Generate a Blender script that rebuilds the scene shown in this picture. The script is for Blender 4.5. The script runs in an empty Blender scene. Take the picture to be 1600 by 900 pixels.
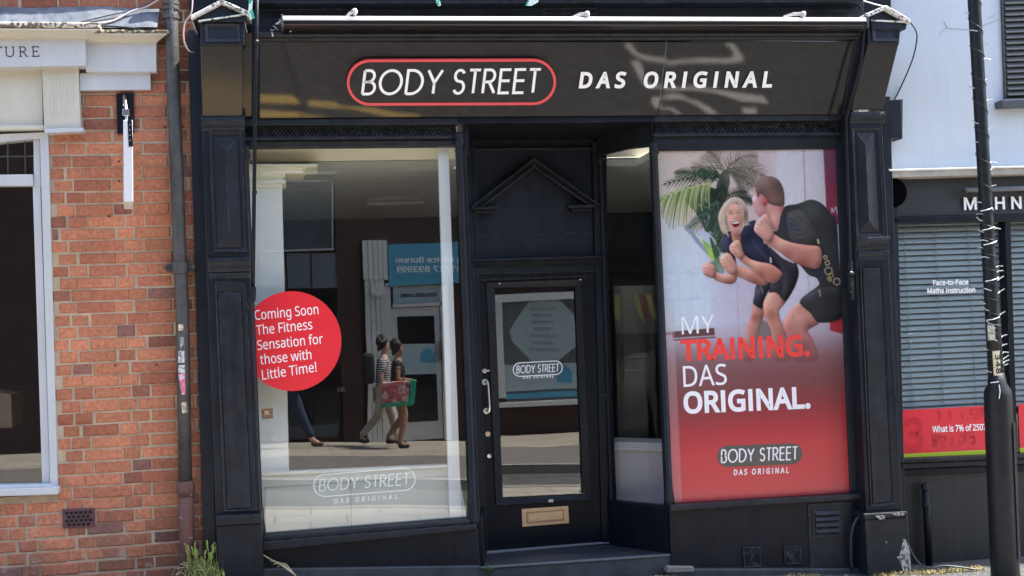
import bpy, bmesh, math, random
import numpy as np
from mathutils import Vector, Matrix
random.seed(7)
rng = np.random.default_rng(7)
scene = bpy.context.scene
COL = scene.collection
R = math.radians

# ------------------------------------------------------------------ camera
FPX = 1850.0                       # focal length in pixels of a 1600 px wide frame
YAW, PITCH, ROLL = R(10.002), R(1.556), R(2.2295)
CAM = Vector((0.0, -7.6, 1.58))
_F = Vector((math.sin(YAW)*math.cos(PITCH), math.cos(YAW)*math.cos(PITCH), math.sin(PITCH)))
_R0 = Vector((math.cos(YAW), -math.sin(YAW), 0)); _U0 = _R0.cross(_F)
_A = math.cos(ROLL)*_R0 - math.sin(ROLL)*_U0
_B = math.sin(ROLL)*_R0 + math.cos(ROLL)*_U0
cam = bpy.data.cameras.new('camera'); cam.sensor_width = 36; cam.lens = FPX/1600*36
cam.clip_start = .05; cam.clip_end = 400
co = bpy.data.objects.new('camera', cam); COL.objects.link(co)
co.matrix_world = Matrix(((_A.x, _B.x, -_F.x, CAM.x), (_A.y, _B.y, -_F.y, CAM.y), (_A.z, _B.z, -_F.z, CAM.z), (0, 0, 0, 1)))
scene.camera = co

# ------------------------------------------------------------------ light
SUN_EL, SUN_AZ = R(60), R(86)      # azimuth from +Y (behind the shops) towards +X
sd = Vector((math.cos(SUN_EL)*math.sin(SUN_AZ), math.cos(SUN_EL)*math.cos(SUN_AZ), math.sin(SUN_EL)))
sun = bpy.data.lights.new('sun', 'SUN'); sun.energy = 4.6; sun.angle = R(.5); sun.color = (1, .95, .87)
so = bpy.data.objects.new('sun', sun); COL.objects.link(so)
so.rotation_euler = sd.to_track_quat('Z', 'Y').to_euler(); so.location = (6, 2, 14)
w = bpy.data.worlds.new('World'); scene.world = w; w.use_nodes = True
nt = w.node_tree; sky = nt.nodes.new('ShaderNodeTexSky'); sky.sky_type = 'NISHITA'; sky.sun_disc = False
sky.sun_elevation = SUN_EL; sky.sun_rotation = SUN_AZ; sky.air_density = 1.0; sky.dust_density = 2.0; sky.ozone_density = 1.0
bgn = nt.nodes['Background']; bgn.inputs['Strength'].default_value = .15
nt.links.new(sky.outputs[0], bgn.inputs['Color'])
scene.view_settings.view_transform = 'Standard'; scene.view_settings.look = 'None'
scene.view_settings.exposure = 1.93; scene.view_settings.gamma = 1; scene.view_settings.use_curve_mapping = False
scene.cycles.max_bounces = 10; scene.cycles.transparent_max_bounces = 12; scene.cycles.use_denoising = True
scene.cycles.caustics_reflective = False; scene.cycles.caustics_refractive = False

# ------------------------------------------------------------------ pixel -> point on a real plane
def ray(px, py):
    return (_F + _A*((px-800)/FPX) + _B*((450-py)/FPX))
def at(px, py, Y=0.0):
    d = ray(px, py); t = (Y-CAM.y)/d.y
    return CAM + d*t
def hit(px, py, p0, n):
    d = ray(px, py); t = (p0-CAM).dot(n)/d.dot(n)
    return CAM + d*t
def proj(p):
    d = p-CAM; z = d.dot(_F)
    return 800+FPX*d.dot(_A)/z, 450-FPX*d.dot(_B)/z
def seen(px, py, Yo, g=0.0):       # point at depth Yo across the street that the glass at Y=g mirrors
    p = at(px, py, 2*g-Yo); p.y = Yo; return p

# ------------------------------------------------------------------ mesh builder
class MB:
    def __init__(s): s.v = []; s.f = []; s.c = []
    def add(s, pts): i = len(s.v); s.v += [Vector(p) for p in pts]; return list(range(i, i+len(pts)))
    def face(s, pts, col=None): s.f.append(s.add(pts)); s.c.append(col); return s
    def prism(s, pts, vec, col=None):
        vec = Vector(vec); a = s.add(pts); b = s.add([Vector(p)+vec for p in pts]); n = len(pts)
        s.f += [a, b[::-1]]; s.c += [col]*2
        for i in range(n): s.f.append([a[i], b[i], b[(i+1) % n], a[(i+1) % n]]); s.c.append(col)
        return s
    def px(s, pp, Yf, Yb, col=None):
        return s.prism([at(x, y, Yf) for x, y in pp], (0, Yb-Yf, 0), col)
    def quad(s, x0, y0, x1, y1, x2, y2, x3, y3, Yf, Yb): return s.px([(x0, y0), (x1, y1), (x2, y2), (x3, y3)], Yf, Yb)
    def box(s, x0, x1, y0, y1, z0, z1, col=None):
        return s.prism([(x0, y0, z0), (x1, y0, z0), (x1, y0, z1), (x0, y0, z1)], (0, y1-y0, 0), col)
    def bar(s, p, q, w, h=None, up=(0, 0, 1)):
        p, q = Vector(p), Vector(q); h = h or w; d = (q-p).normalized(); up = Vector(up)
        if abs(d.dot(up)) > .95: up = Vector((1, 0, 0))
        a = d.cross(up).normalized()*w/2; b = a.cross(d).normalized()*h/2
        return s.prism([p-a-b, p+a-b, p+a+b, p-a+b], q-p)
    def tube(s, pts, r, n=8, cap=True):
        pts = [Vector(p) for p in pts]; rs = r if isinstance(r, (list, tuple)) else [r]*len(pts); rings = []; pa = None
        for i, p in enumerate(pts):
            d = (pts[min(i+1, len(pts)-1)]-pts[max(i-1, 0)]).normalized()
            if pa is None:
                u = Vector((0, 0, 1)) if abs(d.z) < .9 else Vector((1, 0, 0)); pa = d.cross(u).normalized()
            a = (pa-d*pa.dot(d)).normalized(); pa = a; b = d.cross(a)
            rings.append(s.add([p+(a*math.cos(2*math.pi*k/n)+b*math.sin(2*math.pi*k/n))*rs[i] for k in range(n)]))
        for i in range(len(rings)-1):
            for k in range(n):
                s.f.append([rings[i][k], rings[i][(k+1) % n], rings[i+1][(k+1) % n], rings[i+1][k]]); s.c.append(None)
        if cap: s.f += [rings[0][::-1], rings[-1]]; s.c += [None]*2
        return s
    def sweep(s, a, b, prof):      # prof: closed outline of (dy, dz), run from a to b
        a, b = Vector(a), Vector(b); return s.prism([a+Vector((0, y, z)) for y, z in prof], b-a)
    def ring(s, out, inn, Yo, Yi, Yb):     # picture-frame moulding between two pixel quads
        o = [at(x, y, Yo) for x, y in out]; i = [at(x, y, Yi) for x, y in inn]; n = len(o)
        ob = [Vector((p.x, Yb, p.z)) for p in o]; ib = [Vector((p.x, Yb, p.z)) for p in i]
        I = [s.add(l) for l in (ob, o, i, ib)]
        for q in range(3):
            for k in range(n):
                s.f.append([I[q][k], I[q][(k+1) % n], I[q+1][(k+1) % n], I[q+1][k]]); s.c.append(None)
        for k in range(n):
            s.f.append([I[3][k], I[3][(k+1) % n], I[0][(k+1) % n], I[0][k]]); s.c.append(None)
        return s
    def blob(s, c, r, n=8, m=5, sc=(1, 1, 1)):
        c = Vector(c); rows = []
        for j in range(1, m):
            t = math.pi*j/m
            rows.append(s.add([c+Vector((r*sc[0]*math.sin(t)*math.cos(2*math.pi*k/n), r*sc[1]*math.sin(t)*math.sin(2*math.pi*k/n), r*sc[2]*math.cos(t))) for k in range(n)]))
        T = s.add([c+Vector((0, 0, r*sc[2]))])[0]; B = s.add([c-Vector((0, 0, r*sc[2]))])[0]
        for k in range(n):
            s.f.append([T, rows[0][k], rows[0][(k+1) % n]]); s.f.append([B, rows[-1][(k+1) % n], rows[-1][k]]); s.c += [None]*2
            for j in range(len(rows)-1):
                s.f.append([rows[j][k], rows[j+1][k], rows[j+1][(k+1) % n], rows[j][(k+1) % n]]); s.c.append(None)
        return s
    def build(s, name, mat, parent=None, bevel=0, smooth=False, flat=False, **t):
        me = bpy.data.meshes.new(name); o = bpy.data.objects.new(name, me); COL.objects.link(o)
        lo = Vector([min(v[i] for v in s.v) for i in range(3)]); hi = Vector([max(v[i] for v in s.v) for i in range(3)])
        org = Vector(((lo.x+hi.x)/2, (lo.y+hi.y)/2, lo.z))
        me.from_pydata([v-org for v in s.v], [], s.f)
        if any(c is not None for c in s.c):
            ca = me.color_attributes.new('tint', 'FLOAT_COLOR', 'CORNER'); arr = []
            for p, c in zip(me.polygons, s.c): arr += [*(c or (.5, .5, .5)), 1.0]*p.loop_total
            ca.data.foreach_set('color', arr)
        if not flat:
            bm = bmesh.new(); bm.from_mesh(me); bmesh.ops.recalc_face_normals(bm, faces=bm.faces); bm.to_mesh(me); bm.free()
        if smooth:
            me.polygons.foreach_set('use_smooth', [True]*len(me.polygons))
        me.materials.append(mat)
        o.location = org
        if parent is not None: adopt(o, parent)
        if bevel:
            b = o.modifiers.new('edge', 'BEVEL'); b.width = bevel; b.segments = 2; b.limit_method = 'ANGLE'; b.angle_limit = R(35); b.harden_normals = False
        tag(o, **t)
        return o

def wloc(o):
    p = o.location.copy()
    while o.parent: o = o.parent; p += o.location
    return p
def adopt(o, parent): o.location = o.location-wloc(parent); o.parent = parent
def tag(o, label=None, cat=None, group=None, kind=None):
    if label: o['label'] = label
    if cat: o['category'] = cat
    if group: o['group'] = group
    if kind: o['kind'] = kind
    return o
def thing(name, loc, label, cat, group=None):
    o = bpy.data.objects.new(name, None); COL.objects.link(o); o.location = loc; o.empty_display_size = .1
    return tag(o, label, cat, group)
def clone(o, off, parent=None):
    c = o.copy(); COL.objects.link(c)
    if parent is None: c.location = o.location+Vector(off)
    else: c.parent = parent
    for ch in list(o.children): clone(ch, off, c)
    return c

# ------------------------------------------------------------------ materials
def nodes(name):
    m = bpy.data.materials.new(name); m.use_nodes = True
    return m, m.node_tree, m.node_tree.nodes['Principled BSDF']
def _coord(t, kind='Object'): return t.nodes.new('ShaderNodeTexCoord').outputs[kind]
def _geo(t): return t.nodes.new('ShaderNodeNewGeometry').outputs['Position']
def _noise(t, vec, scale, detail=4, rough=.55):
    n = t.nodes.new('ShaderNodeTexNoise'); n.inputs['Scale'].default_value = scale; n.inputs['Detail'].default_value = detail
    n.inputs['Roughness'].default_value = rough; t.links.new(vec, n.inputs['Vector']); return n.outputs['Fac']
def _ramp(t, fac, stops):
    r = t.nodes.new('ShaderNodeValToRGB'); e = r.color_ramp.elements
    while len(e) < len(stops): e.new(.5)
    for k, (p, c) in enumerate(stops):
        e[k].position = p; e[k].color = (*c, 1) if not isinstance(c, (int, float)) else (c, c, c, 1)
    t.links.new(fac, r.inputs[0]); return r.outputs[0]
def _mix(t, fac, a, b, mode='MIX'):
    m = t.nodes.new('ShaderNodeMix'); m.data_type = 'RGBA'; m.blend_type = mode
    for v, k in ((fac, 0), (a, 6), (b, 7)):
        if hasattr(v, 'links') or hasattr(v, 'is_linked'): t.links.new(v, m.inputs[k])
        elif k == 0: m.inputs[0].default_value = v
        else: m.inputs[k].default_value = (*v, 1)
    return m.outputs[2]
def _bump(t, b, h, strength, dist=.01):
    n = t.nodes.new('ShaderNodeBump'); n.inputs['Strength'].default_value = strength; n.inputs['Distance'].default_value = dist
    t.links.new(h, n.inputs['Height']); t.links.new(n.outputs[0], b.inputs['Normal'])
def mat(name, col, rough=.6, metal=0, var=.12, scale=6, bump=0, bscale=80, chips=0, chipcol=(.5, .5, .48), dust=0, spec=.5, stretch=None, edge=0, streak=0, edgecol=(.20, .21, .22)):
    m, t, b = nodes(name); g = _geo(t)
    if stretch:
        mp = t.nodes.new('ShaderNodeMapping'); mp.inputs['Scale'].default_value = stretch; t.links.new(g, mp.inputs[0]); g2 = mp.outputs[0]
    else: g2 = g
    n = _noise(t, g2, scale, 6, .62)
    c = _ramp(t, n, [(.3, tuple(x*(1-var) for x in col)), (.7, tuple(min(1, x*(1+var)) for x in col))])
    if dust:
        d = _ramp(t, _noise(t, g2, scale*2.3, 8, .7), [(.45, 0), (.8, dust)]); c = _mix(t, d, c, (.16, .165, .17))
    if streak:                          # runs of dust and rain down the face
        mp2 = t.nodes.new('ShaderNodeMapping'); mp2.inputs['Scale'].default_value = (9, 9, .7); t.links.new(g, mp2.inputs[0])
        d2 = _ramp(t, _noise(t, mp2.outputs[0], 2.2, 6, .65), [(.42, 0), (.85, abs(streak))]); c = _mix(t, d2, c, (.17, .17, .16) if streak > 0 else tuple(x*.55 for x in col))
    if edge:                            # paint rubbed thin along the arrises
        bv = t.nodes.new('ShaderNodeBevel'); bv.samples = 4; bv.inputs[0].default_value = .007
        gn = t.nodes.new('ShaderNodeNewGeometry'); dp2 = t.nodes.new('ShaderNodeVectorMath'); dp2.operation = 'DOT_PRODUCT'
        t.links.new(bv.outputs[0], dp2.inputs[0]); t.links.new(gn.outputs['Normal'], dp2.inputs[1])
        em = _ramp(t, dp2.outputs['Value'], [(.80, 1), (.985, 0)]); en = _ramp(t, _noise(t, g, 26, 5, .7), [(.46, 0), (.62, edge)])
        mu = t.nodes.new('ShaderNodeMath'); mu.operation = 'MULTIPLY'; t.links.new(em, mu.inputs[0]); t.links.new(en, mu.inputs[1]); c = _mix(t, mu.outputs[0], c, edgecol)
    if chips:
        k = _noise(t, g, 38, 2, .5); k2 = _noise(t, g, 3.1, 2, .5)
        ad = t.nodes.new('ShaderNodeMath'); ad.operation = 'MULTIPLY_ADD'; t.links.new(k2, ad.inputs[0]); ad.inputs[1].default_value = .45; t.links.new(k, ad.inputs[2])
        f = _ramp(t, ad.outputs[0], [(1.165-chips, 0), (1.175-chips, 1)]); c = _mix(t, f, c, chipcol)
    t.links.new(c, b.inputs['Base Color'])
    rr = t.nodes.new('ShaderNodeMapRange'); rr.inputs[3].default_value = max(.02, rough-.1); rr.inputs[4].default_value = min(1, rough+.1)
    t.links.new(n, rr.inputs[0]); t.links.new(rr.outputs[0], b.inputs['Roughness'])
    b.inputs['Metallic'].default_value = metal; b.inputs['Specular IOR Level'].default_value = spec
    if bump: _bump(t, b, _noise(t, g2, bscale, 5, .6), bump)
    return m
def flatmat(name, col, rough=.5, spec=.5, metal=0):
    m, t, b = nodes(name); b.inputs['Base Color'].default_value = (*col, 1); b.inputs['Roughness'].default_value = rough
    b.inputs['Specular IOR Level'].default_value = spec; b.inputs['Metallic'].default_value = metal
    return m
def glassmat(name, base=.08, tint=(.985, 1.0, .995), wob=.0):
    m = bpy.data.materials.new(name); m.use_nodes = True; t = m.node_tree; t.nodes.clear()
    out = t.nodes.new('ShaderNodeOutputMaterial'); mx = t.nodes.new('ShaderNodeMixShader')
    tr = t.nodes.new('ShaderNodeBsdfTransparent'); tr.inputs[0].default_value = (*tint, 1)
    gl = t.nodes.new('ShaderNodeBsdfGlossy'); gl.inputs['Roughness'].default_value = .0
    fr = t.nodes.new('ShaderNodeFresnel'); fr.inputs[0].default_value = 1.5
    ge = t.nodes.new('ShaderNodeNewGeometry'); io = t.nodes.new('ShaderNodeMapRange'); io.inputs[3].default_value = 1.5; io.inputs[4].default_value = 1/1.5   # thin pane: the same reflection from both faces
    t.links.new(ge.outputs['Backfacing'], io.inputs[0]); t.links.new(io.outputs[0], fr.inputs[0])
    ad = t.nodes.new('ShaderNodeMath'); ad.operation = 'ADD'; ad.use_clamp = True; ad.inputs[1].default_value = base
    t.links.new(fr.outputs[0], ad.inputs[0]); t.links.new(ad.outputs[0], mx.inputs[0])
    t.links.new(tr.outputs[0], mx.inputs[1]); t.links.new(gl.outputs[0], mx.inputs[2]); t.links.new(mx.outputs[0], out.inputs[0])
    if wob:
        g = t.nodes.new('ShaderNodeNewGeometry'); n = t.nodes.new('ShaderNodeTexNoise'); n.inputs['Scale'].default_value = 1.1; n.inputs['Detail'].default_value = 1
        t.links.new(g.outputs['Position'], n.inputs['Vector']); bp = t.nodes.new('ShaderNodeBump'); bp.inputs['Strength'].default_value = wob; bp.inputs['Distance'].default_value = .02
        t.links.new(n.outputs['Fac'], bp.inputs['Height']); t.links.new(bp.outputs[0], gl.inputs['Normal'])
    return m

def srgb(r, g, b): return tuple((x/255/12.92 if x <= 10 else ((x/255+.055)/1.055)**2.4) for x in (r, g, b))

M = {}
M['black'] = mat('black_paint', (.0088, .0110, .0170), .44, var=.4, scale=4, bump=.14, bscale=45, chips=.13, dust=.03, spec=.22, edge=.7, streak=.05)
M['black2'] = mat('black_paint_worn', (.0100, .0122, .0180), .42, var=.4, scale=7, bump=.22, bscale=60, chips=.16, dust=.07, spec=.25, edge=.9, streak=.08)
M['black3'] = mat('black_paint_plain', (.0066, .0082, .0128), .42, var=.3, scale=3, bump=.10, bscale=30, spec=.18, edge=.5, streak=.05)
M['navy'] = mat('navy_paint', (.012, .0155, .0245), .40, var=.3, scale=5, bump=.12, bscale=40, dust=.03, spec=.25, edge=.6, streak=.05)
M['slate'] = mat('slate_paint', (.036, .044, .052), .5, var=.3, scale=6, bump=.1, bscale=60, dust=.2)
M['white'] = mat('white_paint', (.66, .67, .68), .5, var=.05, scale=5, bump=.06, bscale=40)
M['cream'] = mat('cream_paint', (.56, .53, .44), .5, streak=-.18, var=.05, scale=5, bump=.05, bscale=40)
M['greywhite'] = mat('grey_white_paint', (.52, .535, .55), .5, streak=-.18, var=.06, scale=4, bump=.06, bscale=40)
M['inwhite'] = mat('interior_white', (.94, .94, .91), .6, var=.02, scale=3)
M['incream'] = mat('interior_cream', (.95, .90, .72), .6, var=.03, scale=3)
M['glass'] = glassmat('window_glass', .055, wob=.12)
M['glass3'] = glassmat('side_window_glass', .02)
M['glass2'] = glassmat('door_glass', .06, wob=.05)
M['steel'] = flatmat('steel', (.6, .6, .6), .25, metal=1)
M['ink_white'] = flatmat('white_vinyl', (.92, .92, .92), .4)
M['ink_red'] = flatmat('red_vinyl', srgb(225, 42, 52), .35)
M['ink_black'] = flatmat('black_vinyl', (.015, .015, .015), .4)

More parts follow.
